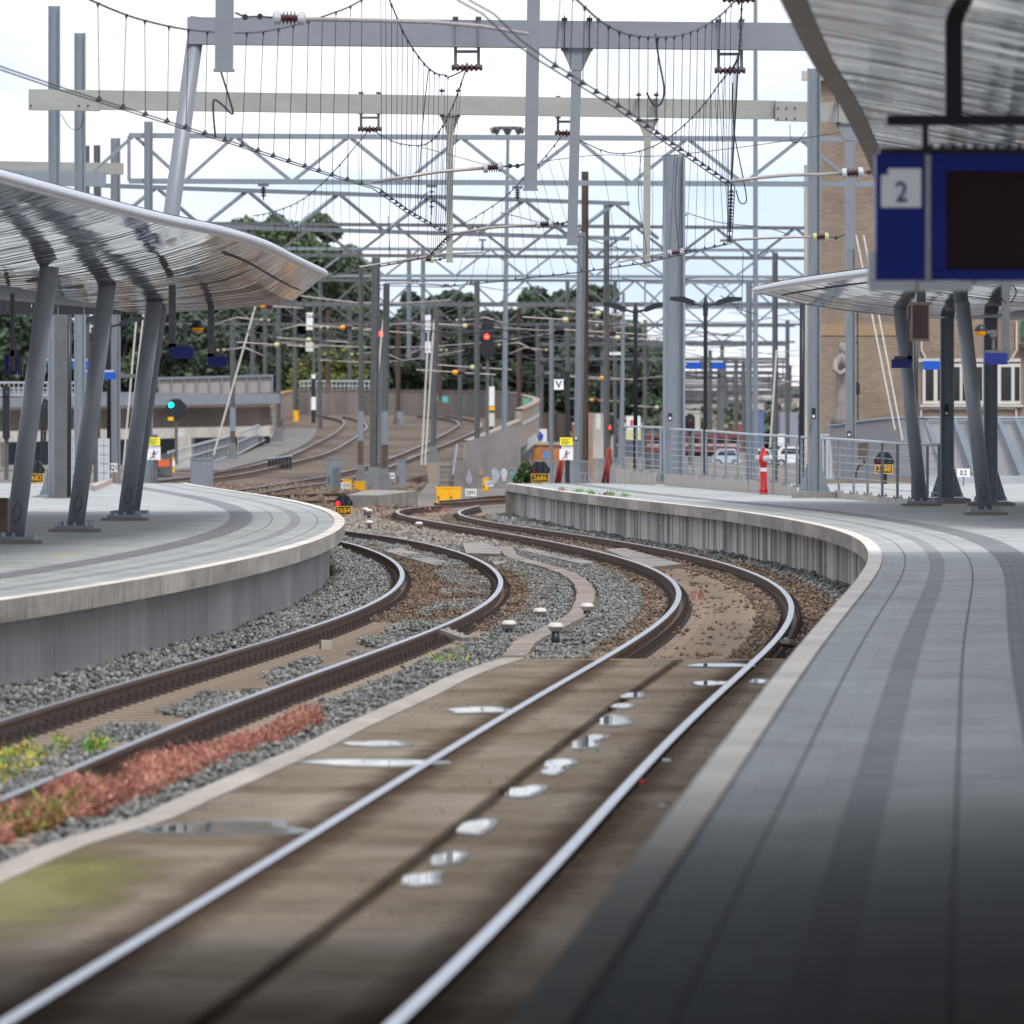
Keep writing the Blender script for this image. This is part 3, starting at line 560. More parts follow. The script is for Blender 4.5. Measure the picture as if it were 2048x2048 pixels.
for i, (x, yt, Z, s) in enumerate(((590, 600, 520, 'behind the far end of the left canopy'), (530, 585, 480, 'left of the striped signal pole'), (700, 600, 560, 'between two bigger masts over the ramp'), (1075, 650, 560, 'left of the trees beyond the parapet'),
                                  (1472, 725, 620, 'on the skyline right of the blue boards, left of its twin'), (1487, 725, 620, 'on the skyline right of the blue boards, right of its twin'), (1290, 640, 520, 'behind the right-hand street lamp'), (1420, 700, 600, 'just behind the black lamp with blue boards'), (1575, 640, 520, 'left of the dark blue pole'), (1135, 560, 430, 'above the V sign'), (1230, 560, 470, 'behind the black lamp post with two arms'), (1010, 590, 480, 'behind the floodlight mast'), (920, 600, 500, 'behind the mast signal with the big black head'), (640, 560, 470, 'right of the canopy tip'))):
    mast(x, yt, 880, Z, 8, galv2, 'distant blurred mast ' + s, zb=-.2, group='distant masts of the yard')
for n_, x_, segs_ in (('mast behind the single yellow cabinet, rusty below and pale above', 721, ((822, 882, 11.5, 0), (882, 966, 11, 1))), ('mast on a flared foot at the middle of the concrete trough block', 769.5, ((823, 890, 14, 0), (890, 970, 11, 1))), ('mast with a flared dark foot on the walkway beside the white railing', 465.5, ((815, 862, 11, 0), (862, 905, 10.6, 1)))):
    t = [o for o in bpy.data.objects if o.get('label') == n_][0]; Z = t.location.y
    for y0, y1, w_, d_ in segs_: a, c = P(x_, y0, Z), P(x_, y1, Z); mk('sleeve', MB().bar(a, c, w_ * Z / F), rbrown if d_ else galv, t)
mast(1511, -30, 925, 290, 11, galv, 'tallest thin round pole, reaching beyond the top of the photo', style='tube', zb=-.2, name='lighting_pole', cat='pole')
# floodlight tower with ring head
t = thing('floodlight_tower', P(1010, 962, 320), 'tall floodlight mast with a wide ring-shaped head in the middle distance', 'floodlight')
mk('post', MB().tube([P(1007, 962, 320), P(1011, 620, 320), P(1016, 262, 320)], [.13, .11, .07], 10), galv, t)
b = MB(); c = P(1015, 258, 320); b.lathe(c, [(.1, -.2), (.25, 0), (.1, .1)], 10)
for k in range(8):
    a = k * .785; d = V(math.cos(a), math.sin(a), 0); b.bar(c, c + d * .6, .03); b.tube([c + d * .45 + V(0, 0, .05), c + d * .72 - V(0, 0, .1)], [.06, .16], 8)
b.tube([c + V(.6 * math.cos(k * .314), .6 * math.sin(k * .314), .07) for k in range(21)], .03, 6); mk('lamp_ring', b, galv2, t)

# ------------------------------------------------------------------ portals, beams and hanging posts
def Pz(x, y, Z): return P(x, y, Z)
t = thing('portal_frame', (P(258, 1030, 132).x, 132, PLAT), 'big lilac-grey box-beam portal with a leaning tubular leg on the left', 'portal')
b = MB(); b.bar(P(375, 62, 132), P(1868, 76.5, 132), .35, .475); mk('cross_beam', b, lilac, t)
mk('joint_line', MB().box(P(445, 62, 131.82), (.015, .02, .46)), blackm, t)
mk('leg', MB().tube([P(262, 1030, 132), P(396, 34, 132)], .145, 20), lilac, t, smooth=True)
mk('leg', MB().tube([P(1924, 618, 132), P(1866, 60, 132)], .13, 20), lilac, t, smooth=True)
mk('leg_foot', MB().box(V(P(262, 1030, 132).x, 132, PLAT + .05), (.6, .6, .06)), lilac, t)
t = thing('portal_beam', P(870, 210, 161), 'cream-coloured long box beam spanning the whole width below the lilac one', 'portal')
zl, zr = 155, 163.5
b = MB(); b.bar(P(190, 200, zl), P(1545, 220, zr), .3, .40); mk('cross_beam', b, cream, t)
b = MB(); b.bar(P(58, 199.5, zl - .1), P(199, 201.5, zl - .1), .34, .425); b.bar(P(1550, 222, zr - .1), P(1700, 226, zr - .1), .34, .425); mk('end_sleeve', b, cream, t)
b = MB()
for x in (62, 158, 176): b.tube([P(x, 211, zl - .28), P(x, 211, zl - .3)], .02, 6)
for x in (1556, 1573, 1590): 
    for y in (216, 237): b.tube([P(x, y, zr - .28), P(x, y, zr - .3)], .02, 6)
mk('bolts', b, blackm, t)
def drop(x, yt, yb, Z, w, m, label, x1=None, head=True):
    a = P(x, yt, Z); c = P(x if x1 is None else x1, yb, Z); ww = w * Z / F; t = thing('drop_post', c, label, 'drop post')
    mk('post', MB().bar(a, c, ww, ww), m, t); mk('end_plate', MB().box(c - V(0, 0, .01), (ww * 1.16, ww * 1.16, .025)), m, t)
    if head:
        b = MB(); b.add([a + V(i * ww * q, j * ww * .56, zz) for q, zz in ((1.5, 0), (.54, -.36)) for i, j in ((-1, -1), (1, -1), (1, 1), (-1, 1))], [(0, 1, 5, 4), (1, 2, 6, 5), (2, 3, 7, 6), (3, 0, 4, 7), (0, 1, 2, 3)]); b.box(a + V(0, 0, .01), (ww * 3.2, ww * 1.6, .03)); mk('flared_head', b, m, t)
        b = MB()
        for s in (-1, 1):
            for j in (-.24, .24): b.bar(a + V(s * ww * 1.25, j, 0), a + V(s * ww * 1.25, j, .6), .018)
            b.box(a + V(s * ww * 1.25, 0, .54), (.1, .55, .03)); b.box(a + V(s * ww * 1.25, 0, .005), (.1, .55, .03))
        mk('beam_clamps', b, wire, t)
    return t
drop(450, -40, 139, 79, 36, lilac, 'blurred thick grey hanging post at the top left, nearest to the viewer', head=False, x1=448)
drop(1068, -40, 378, 106, 26, lilac, 'long grey hanging post coming down from the top edge at the centre', head=False, x1=1061)
drop(1154, 100, 488, 132, 20, lilac, 'grey hanging post bolted below the lilac beam with a flared head', x1=1144)
drop(900, 232, 523, 161, 13, cream, 'cream hanging post under the cream beam, left of the centre', x1=899)
drop(1295, 240, 532, 161.5, 14, cream, 'cream hanging post under the cream beam, left of the widest mast', x1=1293)
drop(1699, 248, 496, 163, 19, lilac, 'pale hanging post under the right end of the cream beam')

def truss(label, xl, yl, Zl, xr, yr, Zr, hpx_l, nodes, cw=.16, endpost=True, m=galv):
    # xl..xr: ends in pixels; yl, yr: rows of the top chord; nodes: pixel x of top nodes; the depth and the height stay constant in metres
    h = hpx_l * Zl / F; A, B_ = P(xl, yl, Zl), P(xr, yr, Zr); B_.z = A.z if abs(B_.z - A.z) < .8 else B_.z
    t = thing('lattice_truss', (A + B_) / 2 - V(0, 0, h), label, 'truss')
    mk('top_chord', MB().bar(A, B_, cw, cw * .9), m, t); mk('bottom_chord', MB().bar(A - V(0, 0, h), B_ - V(0, 0, h), cw, cw * .9), m, t)
    def at(px):
        s = (px - 1024) / F; k = (s * A.y - A.x) / ((B_.x - A.x) - s * (B_.y - A.y)); return A + (B_ - A) * k
    if endpost: mk('end_post', MB().bar(A, A - V(0, 0, h), cw * .6), m, t)
    for i, n in enumerate(nodes):
        p = at(n)
        for j, other in enumerate(((nodes[i - 1] + n) / 2 if i else n - (nodes[1] - nodes[0]) / 2, (n + nodes[i + 1]) / 2 if i < len(nodes) - 1 else n + (nodes[-1] - nodes[-2]) / 2)):
            q = at(other) - V(0, 0, h); e = V(.06 if j else -.06, 0, 0)
            mk('brace', MB().bar(p + e - V(0, 0, cw * .3), q - e + V(0, 0, cw * .3), cw * (.75 if j == 0 else .55), cw * .6), m, t)
    return t
truss('nearest galvanised lattice truss, just under the cream beam', 258, 271, 209, 1760, 284, 212, 91, [268, 470, 698, 922, 1151, 1375, 1600])
truss('second galvanised lattice truss, slanting down to the right below the nearest one', 200, 371, 252, 1256, 408, 273, 76, [313, 495, 678, 861, 1049, 1229])
truss('lattice truss with a rusty lower chord running behind the hanging posts', 420, 447, 310, 1700, 462, 318, 62, [470, 630, 790, 950, 1110, 1270, 1430, 1590], m=galv2)
truss('fourth lattice truss, at the height of the left canopy tip', 520, 497, 352, 1640, 508, 356, 54, [560, 700, 840, 980, 1120, 1260, 1400, 1540], .16)
truss('fifth lattice truss, blurred, with its lower chord above the red signals', 470, 560, 437, 1600, 566, 440, 50, [500, 610, 720, 830, 940, 1050, 1160, 1270, 1380, 1490], .17, m=galv2)
truss('sixth lattice truss, blurred, low against the trees', 300, 606, 510, 1600, 611, 512, 42, [360, 460, 560, 660, 760, 860, 960, 1060, 1160, 1260, 1360, 1460, 1560], .17, m=galv2)
truss('farthest lattice truss, barely readable above the skyline', 460, 652, 640, 1590, 656, 640, 32, [500, 590, 680, 770, 860, 950, 1040, 1130, 1220, 1310, 1400, 1490], .2, m=galv2)
truss('lattice truss high over the right-hand tracks, behind the widest mast', 1290, 565, 380, 1600, 572, 380, 50, [1340, 1440, 1540], .15)
# low box girders at the left edge
t = thing('box_girder', P(120, 330, 215), 'short cream girder end poking in from the left above the grey one', 'girder'); mk('beam', MB().bar(P(-60, 333, 215), P(247, 338, 215), .26, .33), cream, t)
t = thing('box_girder', P(120, 356, 190), 'galvanised girder at the left edge just above the left canopy', 'girder'); mk('beam', MB().bar(P(-60, 354, 190), P(212, 359, 190), .26, .37), galv, t)

# ------------------------------------------------------------------ overhead line
ZC = 5.7
def cz(y): return F * (ZC - EH) / (HY - y)
def line(label, contact, spans, twin=.045):
    cp = [P(x, y, cz(y)) for x, y in contact]; t = thing('overhead_line', cp[len(cp) // 2], label, 'overhead line')
    for s in (-1, 1): mk('contact_wire', MB().tube([p + V(s * twin, 0, 0) for p in cp], .0085, 5), wire, t)
    zz = np.array([p.y for p in cp]); xx = np.array([p.x for p in cp])
    for sp in spans:
        mp_ = [P(*q) for q in sp]
        # smooth the messenger through its points
        ys = np.linspace(mp_[0].y, mp_[-1].y, 40); fx = curve([p.y for p in mp_], [p.x for p in mp_]); fz = curve([p.y for p in mp_], [p.z for p in mp_])
        pts = [V(float(fx(y)), y, float(fz(y))) for y in ys]; mk('messenger_wire', MB().tube(pts, .012, 6), wire, t)
        L = mp_[-1].y - mp_[0].y; n = max(5, int(L / 1.75))
        for k in range(1, n):
            y = mp_[0].y + L * (k / n) + rng.uniform(-.12, .12); a = V(float(fx(y)), y, float(fz(y)))
            if y > zz[-1] or y < zz[0]: continue
            c = V(float(np.interp(y, zz, xx)), y, ZC)
            if a.z - c.z < .12: continue
            b = MB().tube([a, c], .0045, 4); b.add([a + V(-.022, 0, .012), a + V(.022, 0, .012), a + V(0, 0, -.07), a + V(0, .015, -.02)], [(0, 1, 2), (1, 3, 2), (0, 2, 3)])
            b.add([c + V(-.045, 0, -.005), c + V(.045, 0, -.005), c + V(0, 0, .06), c + V(0, .015, .02)], [(0, 1, 2), (1, 3, 2), (0, 2, 3)]); mk('dropper', b, wire, t)
    return t
line('overhead contact line of the left-hand track, sagging across the upper left', [(-80, 105), (0, 136), (123, 178), (225, 210), (351, 250), (464, 286), (601, 331), (683, 357), (752, 377), (817, 424), (901, 471), (859, 514), (781, 529), (652, 553), (560, 570), (450, 588)],
     [[(150, -14, 75.2), (181, 0, 76.5), (232, 22, 78), (293, 42, 80.8), (355, 56, 83.2), (413, 63, 85.9), (518, 64, 91), (565, 56, 93.7), (609, 45, 96.5), (652, 31, 99.2), (700, 13, 102.3), (744, -14, 106)],
      [(750, -60, 106.2), (779, 0, 110.8), (808, 67, 115.5), (834, 109, 119.7), (859, 138, 123.6), (890, 150, 129), (915, 147, 131.9), (935, 137, 132.5)],
      [(931, 142, 133), (908, 206, 138), (884, 254, 144), (863, 281, 149), (846, 290, 151.5), (817, 290, 154.5), (787, 283, 157.5), (759, 268, 160), (738, 258, 161.5)],
      [(736, 262, 162), (683, 326, 167), (633, 377, 174), (600, 402, 179), (545, 424, 186), (505, 432, 192)]])
line('overhead contact line of the nearest track, running down from the top centre', [(926, 0), (977, 28), (1031, 80), (1086, 120), (1158, 165), (1230, 210), (1288, 250), (1345, 290), (1393, 323), (1463, 371), (1461, 430), (1459, 487), (1388, 503), (1285, 527), (1155, 545), (1000, 563), (885, 573)],
     [[(1100, -40, 68), (1154, 0, 72.2), (1201, 42, 75.6), (1232, 60, 78), (1268, 71, 81.3), (1310, 74, 85.3), (1351, 72, 89.6), (1402, 55, 95.5), (1446, 26, 101), (1472, -2, 105.4)],
      [(1484, 0, 106), (1483, 20, 108), (1481, 66, 113), (1474, 118, 124), (1462, 140, 132)],
      [(1456, 146, 132.6), (1437, 169, 138), (1415, 200, 143), (1378, 241, 148), (1325, 283, 153), (1283, 301, 156), (1248, 307, 158), (1204, 301, 159.8), (1165, 283, 160.8), (1127, 265, 161.6)],
      [(1125, 270, 162), (1089, 315, 166), (1049, 355, 171), (1009, 395, 176), (962, 427, 181), (919, 451, 187), (880, 466, 193)]])
# registration arms with their insulators
def arm(label, pts, i0, i1, ln, Z, my=0, yel=False):
    t = thing('registration_arm', P(*pts[-1], Z), label, 'registration arm'); pp = [P(x, y, z) for (x, y), z in zip(pts, np.linspace(Z[0] if isinstance(Z, tuple) else Z, Z[1] if isinstance(Z, tuple) else Z, len(pts)))] if isinstance(Z, tuple) else [P(x, y, Z) for x, y in pts]
    return t
def arm2(label, pts, Z0, Z1, ins, link, yel=False, r=.024):
    n = len(pts); pp = [P(x, y, Z0 + (Z1 - Z0) * i / (n - 1)) for i, (x, y) in enumerate(pts)]
    t = thing('registration_arm', pp[-1], label, 'registration arm'); mk('tube', MB().tube(pp, r, 8), armm, t, smooth=True)
    a, c = P(*ins[0], Z0), P(*ins[1], Z0); d = (c - a); L = d.length; d.normalize(); b = MB(); cap = insy if yel else insw
    I = mk('insulator', MB().lathe(a, [(.02, 0), (.035, L * .28)] + [q for k in range(4) for q in ((.035, L * (.29 + k * .11)), (.085, L * (.33 + k * .11)), (.035, L * (.37 + k * .11)))] + [(.035, L * .74), (.02, L)], 14, ax=d), insm, t, smooth=True)
    b = MB(); b.lathe(a, [(.03, 0), (.072, .02), (.072, L * .24), (.03, L * .27)], 12, ax=d); mk('insulator_cap', b, cap, I); mk('insulator_cap', MB().lathe(c, [(.03, 0), (.072, .02), (.072, L * .24), (.03, L * .27)], 12, ax=-d), cap, I)
    l = [P(*q, Z0) for q in link]; b = MB().tube(l, .014, 6)
    for q in l[1:-1]: b.lathe(q - V(0, .02, 0), [(.035, 0), (.035, .04)], 8, ax=V(0, 1, 0))
    mk('link', b, wire, t); return t
arm2('blurred arm across the top, with its brown insulator right of the nearest hanging post', [(612, 38), (720, 40), (860, 44), (960, 52), (1055, 68)], 80, 92, ((545, 35), (612, 37)), [(470, 25), (490, 34), (520, 33), (545, 35)])
arm2('arm reaching left from the long central hanging post', [(970, 336), (930, 339), (880, 343), (820, 352), (745, 364)], 106, 105.5, ((1006, 333), (965, 336)), [(1050, 328), (1035, 332), (1020, 332), (1006, 333)])
arm2('arm reaching left from the post under the lilac beam', [(1072, 449), (1040, 451), (985, 455), (940, 462), (895, 470)], 132, 132.5, ((1106, 447), (1072, 449)), [(1137, 442), (1125, 448), (1115, 447), (1106, 447)])
arm2('arm with grey capped insulator beside the brick building', [(1682, 347), (1640, 349), (1580, 350), (1520, 355), (1460, 363)], 106, 105, ((1728, 344), (1682, 347)), [(1750, 345), (1738, 345), (1728, 344)])
arm2('arm with yellow-green capped insulator lower on the right', [(1625, 474), (1590, 474), (1530, 476), (1440, 481)], 139, 139, ((1658, 473), (1625, 474)), [(1690, 470), (1672, 476), (1658, 473)], yel=True)
arm2('thin arm ending at the kink of the contact line left of the centre', [(965, 505), (930, 506), (880, 508), (820, 518), (720, 534)], 160, 152, ((868, 520), (846, 518)), [(892, 516), (880, 519), (868, 520)], yel=True, r=.02)
arm2('thin arm crossing the widest mast in the centre right', [(1335, 507), (1300, 511), (1240, 524)], 161, 157, ((1368, 503), (1335, 507)), [(1390, 500), (1380, 502), (1368, 503)], r=.02)
arm2('pale bowed arm in front of the trees left of the twin drop posts', [(880, 570), (820, 566), (770, 567)], 250, 250, ((905, 572), (880, 570)), [(930, 574), (905, 572)], r=.03)
rnga = random.Random(3)
places = [(640, 655, 'above the ramp'), (780, 650, 'right of the left red signal'), (520, 640, 'under the left canopy tip'), (880, 700, 'near the mast on the pier'), (1000, 690, 'behind the floodlight mast'), (1090, 700, 'left of the V sign'), (1210, 650, 'left of the black street lamp'), (1235, 632, 'behind the grey mast'), (600, 690, 'beside the striped pole'), (450, 700, 'beside the last blue platform sign'), (720, 708, 'low in front of the trees'), (930, 640, 'left of the right red signal'), (1440, 670, 'above the blue name boards'), (1560, 560, 'left of the dark blue pole')]
for i, (x, y, s) in enumerate(places):
    Z = 330 + 18 * i % 160; dx = rnga.choice((-1, 1)) * rnga.uniform(60, 95)
    arm2('small blurred distant arm ' + s, [(x, y), (x + dx * .5, y - 5), (x + dx, y + rnga.uniform(4, 14))], Z, Z, ((x - dx * .22, y + 1), (x, y)), [(x - dx * .4, y + 2), (x - dx * .22, y + 1)], yel=True, r=.035)
# insulator cradles hanging from the beams
def cradle(x0, x1, yt, yb, Z, label, Zb):
    s = Z / F; a, c = P(x0, yt, Z), P(x1, yt, Z); h = (yb - yt) * s; t = thing('insulator_cradle', V((a.x + c.x) / 2, Z, a.z - h), label, 'insulator')
    b = MB()
    for p in (a, c):
        b.bar(p, p - V(0, 0, h * .82), .055); b.box(p, (.12, .14, .03)); b.box(p - V(0, 0, h * .8), (.07, .1, .05))
        for j in (-.25, .25): b.bar(p + V(0, j, 0), p + V(0, j, Zb), .018)
        b.box(p + V(0, 0, Zb), (.1, .55, .03))
    b.bar(a - V(0, 0, .09), c - V(0, 0, .09), .05); mk('frame', b, galv2, t)
    L = c.x - a.x + .14; pr = [(.05, 0), (.05, .05)]
    for k in range(5): u = .07 + (L - .14) * (k + .5) / 5; pr += [(.025, u - .045), (.07 if k != 2 else .1, u), (.025, u + .045)]
    pr += [(.05, L - .05), (.05, L)]; mk('insulator', MB().lathe(a + V(-.07, 0, -h * .9), pr, 12, ax=V(1, 0, 0)), insm, t, smooth=True)
    return t
cradle(911, 957, 93, 140, 132, 'insulator cradle clamped under the lilac beam left of the centre', .5)
cradle(1437, 1483, 98, 146, 132, 'insulator cradle clamped under the lilac beam at the right', .5)
cradle(722, 757, 227, 262, 161, 'insulator cradle under the cream beam on the left', .44)
cradle(1116, 1150, 235, 270, 161, 'insulator cradle under the cream beam, partly behind a hanging post', .44)
cradle(1455, 1500, -45, 2, 106, 'insulator cradle just cut off by the top edge of the photo', .3)
# jumper cables and loose ends
def jumper(label, pts, Z, r=.008):
    p = [P(x, y, Z) for x, y in pts]; b = MB(); q = []
    for i in range(len(p) - 1):
        a, b0, c, d = p[max(i - 1, 0)], p[i], p[i + 1], p[min(i + 2, len(p) - 1)]
        for k in range(5): u = k / 5; q.append(.5 * ((2 * b0) + (c - a) * u + (2 * a - 5 * b0 + 4 * c - d) * u * u + (3 * b0 - a - 3 * c + d) * u ** 3))
    q.append(p[-1]); tag(mk('jumper_cable', b.tube(q, r, 5), wire), label, 'cable')
jumper('looped cable hanging below the blurred nearest post', [(441, 141), (455, 185), (466, 228), (445, 210), (428, 200), (427, 230), (431, 275)], 86, .012)
jumper('cable dropping beside the central messenger wire from its clamp', [(857, 140), (848, 220), (840, 330), (836, 405), (848, 390), (856, 385)], 124)
jumper('cable loop hanging at the top right above the cream post', [(1311, 68), (1318, 120), (1328, 175), (1323, 205), (1308, 210), (1293, 185)], 86, .012)
jumper('long thin cable loop dropping beside the cream post on the right', [(1283, 302), (1277, 400), (1293, 500), (1282, 503), (1272, 490)], 157)
jumper('long cable hanging down the front of the widest mast', [(1355, 315), (1350, 400), (1356, 480), (1362, 500), (1378, 500)], 150)
jumper('cable curving off the bunched wires beside the right arm', [(1465, 165), (1468, 260), (1484, 345), (1493, 400), (1480, 405), (1472, 380)], 120, .01)
jumper('short cable under the left end of the cream beam', [(122, 228), (140, 255), (158, 258), (167, 235)], 154)
jumper('cable looping from the cream beam at the right', [(1580, 248), (1582, 280), (1595, 284), (1612, 262)], 162)
jumper('long thin cable sloping across the sky from the left hanging insulators', [(845, 295), (920, 315), (965, 328)], 128, .006)
jumper('cable from the central post rising slowly to the right', [(1083, 323), (1200, 310), (1320, 312), (1500, 292), (1680, 265)], 140, .007)
jumper('thin sloping cable at mid height behind the hanging posts', [(1000, 425), (1060, 440), (1150, 470), (1250, 500)], 200, .012)
jumper('thin cable arching right of the widest mast', [(1372, 425), (1440, 445), (1530, 455), (1580, 470)], 200, .012)
# vertical disc insulators under the second truss
def disc_ins(x, y0, y1, Z, label):
    a = P(x, y0, Z); L = (y1 - y0) * Z / F; pr = [(.02, 0)]
    for k in range(4): u = L * (.2 + .17 * k); pr += [(.02, u - .03), (.10, u), (.02, u + .03)]
    pr += [(.02, L)]; t = thing('disc_insulator', a - V(0, 0, L), label, 'insulator'); mk('discs', MB().lathe(a, pr, 10, ax=V(0, 0, -1)), wire, t); mk('hanger', MB().box(a, (.3, .12, .08)), galv2, t)
for x, y0, y1, Z, s in ((863, 372, 430, 209, 'left of the cream hanging post'), (1035, 375, 402, 209, 'right of the centre hanging post'), (527, 370, 400, 209, 'above the left canopy'), (655, 468, 500, 300, 'in front of the tree top'), (1367, 430, 470, 300, 'beside the widest mast'), (965, 480, 505, 310, 'under the third truss')):
    disc_ins(x, y0, y1, Z, 'small dark disc insulator hanging from a truss ' + s)

# ------------------------------------------------------------------ boards, brackets and lamps on the platforms
Zs_ = 45.0; k = Zs_ / F
t = thing('departure_board', P(1930, 565, Zs_), 'big blue departure board with the platform number 2, hanging at the upper right', 'departure board')
def rect(x0, y0, x1, y1, Z, th, mi=0, b=None, fr=0.):
    b = b or MB(); a, c = P(x0, y0, Z), P(x1, y1, Z); return b.box(((a.x + c.x) / 2, Z + th / 2 - fr, (a.z + c.z) / 2), (abs(c.x - a.x), th, abs(a.z - c.z)), mi=mi)
mk('number_panel', rect(1752, 308, 1850, 560, Zs_, .22), navy, t)
b = rect(1862, 308, 2300, 342, Zs_, .22); rect(1862, 540, 2300, 560, Zs_, .22, b=b); rect(1862, 343, 1892, 539, Zs_, .22, b=b); rect(2268, 343, 2300, 539, Zs_, .22, b=b); mk('frame', b, navy, t)
mk('display', rect(1892, 342, 2268, 540, Zs_, .16, fr=-.03), screen, t)
b = MB()
for y in range(336, 556, 7): rect(1851, y, 1861, y + 4.5, Zs_, .02, b=b, fr=.006)
mk('speaker_slots', b, insw, t); mk('divider', rect(1850, 309, 1862, 559, Zs_, .2, fr=-.01), conl, t)
pl = [P(1776, 337, Zs_), P(1842, 337, Zs_), P(1842, 415, Zs_), P(1762, 415, Zs_), P(1762, 350, Zs_), P(1776, 350, Zs_)]
mk('number_field', MB().extr([p + V(0, -.008, 0) for p in pl], (0, .007, 0)), white, t)
text('number', '2', .175, P(1803, 386, Zs_) + V(0, -.012, 0), navy, t, sx=.92)
b = rect(1740, 561, 1832, 582, Zs_, .24, fr=.01); rect(1836, 562, 1945, 581, Zs_, .24, b=b, fr=.01); rect(1950, 562, 2300, 570, Zs_, .22, b=b); rect(1737, 505, 1751, 572, Zs_, .2, b=b); mk('bottom_trim', b, insw, t)
b = rect(1760, 296, 2300, 307, Zs_, .2)
for x in range(1858, 2290, 22): rect(x, 288, x + 9, 296, Zs_, .1, b=b)
mk('top_trim', b, blackm, t); b = rect(1775, 229, 2300, 250, Zs_, .07, fr=-.06); rect(1846, 250, 1858, 297, Zs_, .05, b=b, fr=-.07); rect(2190, 250, 2202, 297, Zs_, .05, b=b, fr=-.07); rect(1892, 12, 1926, 229, Zs_, .1, b=b, fr=-.05)
mk('hanger', b, blackm, t)
def plate(name, x0, y0, x1, y1, Z, m, label, cat, post=None, back=True, bright=False, group=None):
    t = thing(name, P((x0 + x1) / 2, y1, Z), label, cat, group); mk('panel', rect(x0, y0, x1, y1, Z, .06), m, t)
    if bright: mk('top_edge', rect(x0 - 2, y0 - 4, x1 - 4, y0, Z, .18), insw, t)
    if post:
        b = MB()
        for q in post: rect(*q, Z, .09, b=b, fr=-.07)
        mk('bracket', b, galv2, t)
    return t
plate('platform_sign', 341, 693, 388, 717, 113, navy, 'dark blue blank sign hanging under the amber lamp of the left canopy', 'sign', [(337, 569, 351, 708), (337, 687, 380, 696)])
plate('platform_sign', 416, 713, 454, 733, 131, navy, 'dark blue blank sign hanging nearest the tip of the left canopy', 'sign', [(415, 612, 428, 724), (415, 707, 450, 714)])
plate('platform_sign', 9, 709, 17, 749, 120, navy, 'narrow upright dark blue sign at the left edge of the photo', 'sign', [(20, 548, 28, 742), (17, 700, 31, 712)])
plate('platform_sign', 25, 709, 34, 749, 121, navy, 'narrow upright dark blue sign right of the similar one at the left edge', 'sign', [(35, 711, 44, 750)])
plate('name_board', 95, 721, 106, 738, 190, blue, 'small bright blue board glimpsed between the first leaning column and the square post', 'sign', bright=True)
plate('name_board', 145, 722, 178, 738, 190, blue, 'bright blue board left of the second leaning column, the higher one', 'sign', bright=True)
plate('name_board', 163, 744, 231, 758, 205, blue, 'long bright blue board crossing behind the middle leaning column', 'sign', [(231, 748, 272, 756)], bright=True)
plate('platform_sign', 1783, 718, 1822, 736, 140, navy, 'dark blue sign in front of the leaning column beside the brown box', 'sign', [(1789, 712, 1824, 719), (1815, 612, 1826, 728)])
plate('name_board', 1846, 722, 1880, 739, 190, blue, 'bright blue board left of the dark gusseted mast on the right', 'sign', [(1838, 724, 1844, 733)], bright=True)
plate('platform_sign', 1969, 706, 2015, 729, 112, navy, 'dark blue sign under the right-hand amber lamp', 'sign', [(2005, 560, 2020, 721), (1972, 700, 2005, 706)])
plate('name_board', 1372, 725, 1403, 738, 205, blue, 'bright blue board on the left arm of the black lamp post', 'sign', [(1403, 722, 1407, 739)], bright=True)
plate('name_board', 1424, 725, 1450, 738, 205, blue, 'bright blue board on the right arm of the black lamp post', 'sign', [(1419, 722, 1424, 739)], bright=True)
def ball_lamp(x, y, Z, stem, label):
    c = P(x, y, Z); r = 13 * Z / F; t = thing('warning_lamp', P(stem[0], stem[2], Z), label, 'lamp')
    up = [(r * math.cos(a), r * math.sin(a)) for a in np.linspace(0, math.pi / 2, 9)]; mk('lamp_housing', MB().lathe(c, [(r * 1.07, -.008), (r * 1.07, .012)] + up, 20), blackm, t, smooth=True)
    mk('amber_globe', MB().lathe(c, [(.001, -r * .98)] + [(r * .98 * math.cos(a), -r * .98 * math.sin(a)) for a in np.linspace(math.pi / 2 - .1, 0, 9)], 20), amber, t, smooth=True)
    b = MB().tube([P(stem[0], stem[2], Z), P(stem[0], stem[1], Z)], .025, 8); b.tube([P(stem[0], stem[1] + 4, Z), P(x, y, Z) + V(0, .02, 0)], .03, 8); b.box(P(stem[0], stem[1] + 3, Z), (.09, .09, .11)); mk('stem', b, galv2, t)
ball_lamp(395, 654, 112.5, (371, 652, 688), 'amber and black globe lamp above the left blue hanging sign')
ball_lamp(1962, 661, 111.5, (1987, 664, 699), 'amber and black globe lamp between the right-hand columns')
t = thing('loudspeaker_box', P(1840, 683, 100), 'dark brown box with a bracket hanging below the departure board', 'loudspeaker')
mk('body', rect(1821, 604, 1859, 682, 100, .25), rbrown, t); mk('grille', rect(1826, 610, 1856, 676, 100, .01, fr=.008), screen, t); b = rect(1834, 580, 1852, 604, 100, .12, fr=-.05); rect(1817, 610, 1821, 640, 100, .1, b=b, fr=-.05); mk('bracket', b, blackm, t)
for i, (x, s) in enumerate(((1997, 'left'), (2026, 'right'))):
    jumper('short black cable loop, the %s one of two beside the rightmost hanging sign bracket' % s, [(2008 + (8 if i else -4), 562), (x + (6 if i else 4), 580), (x + (2 if i else 6), 596), (2012 if not i else 2020, 606)], 111, .012)
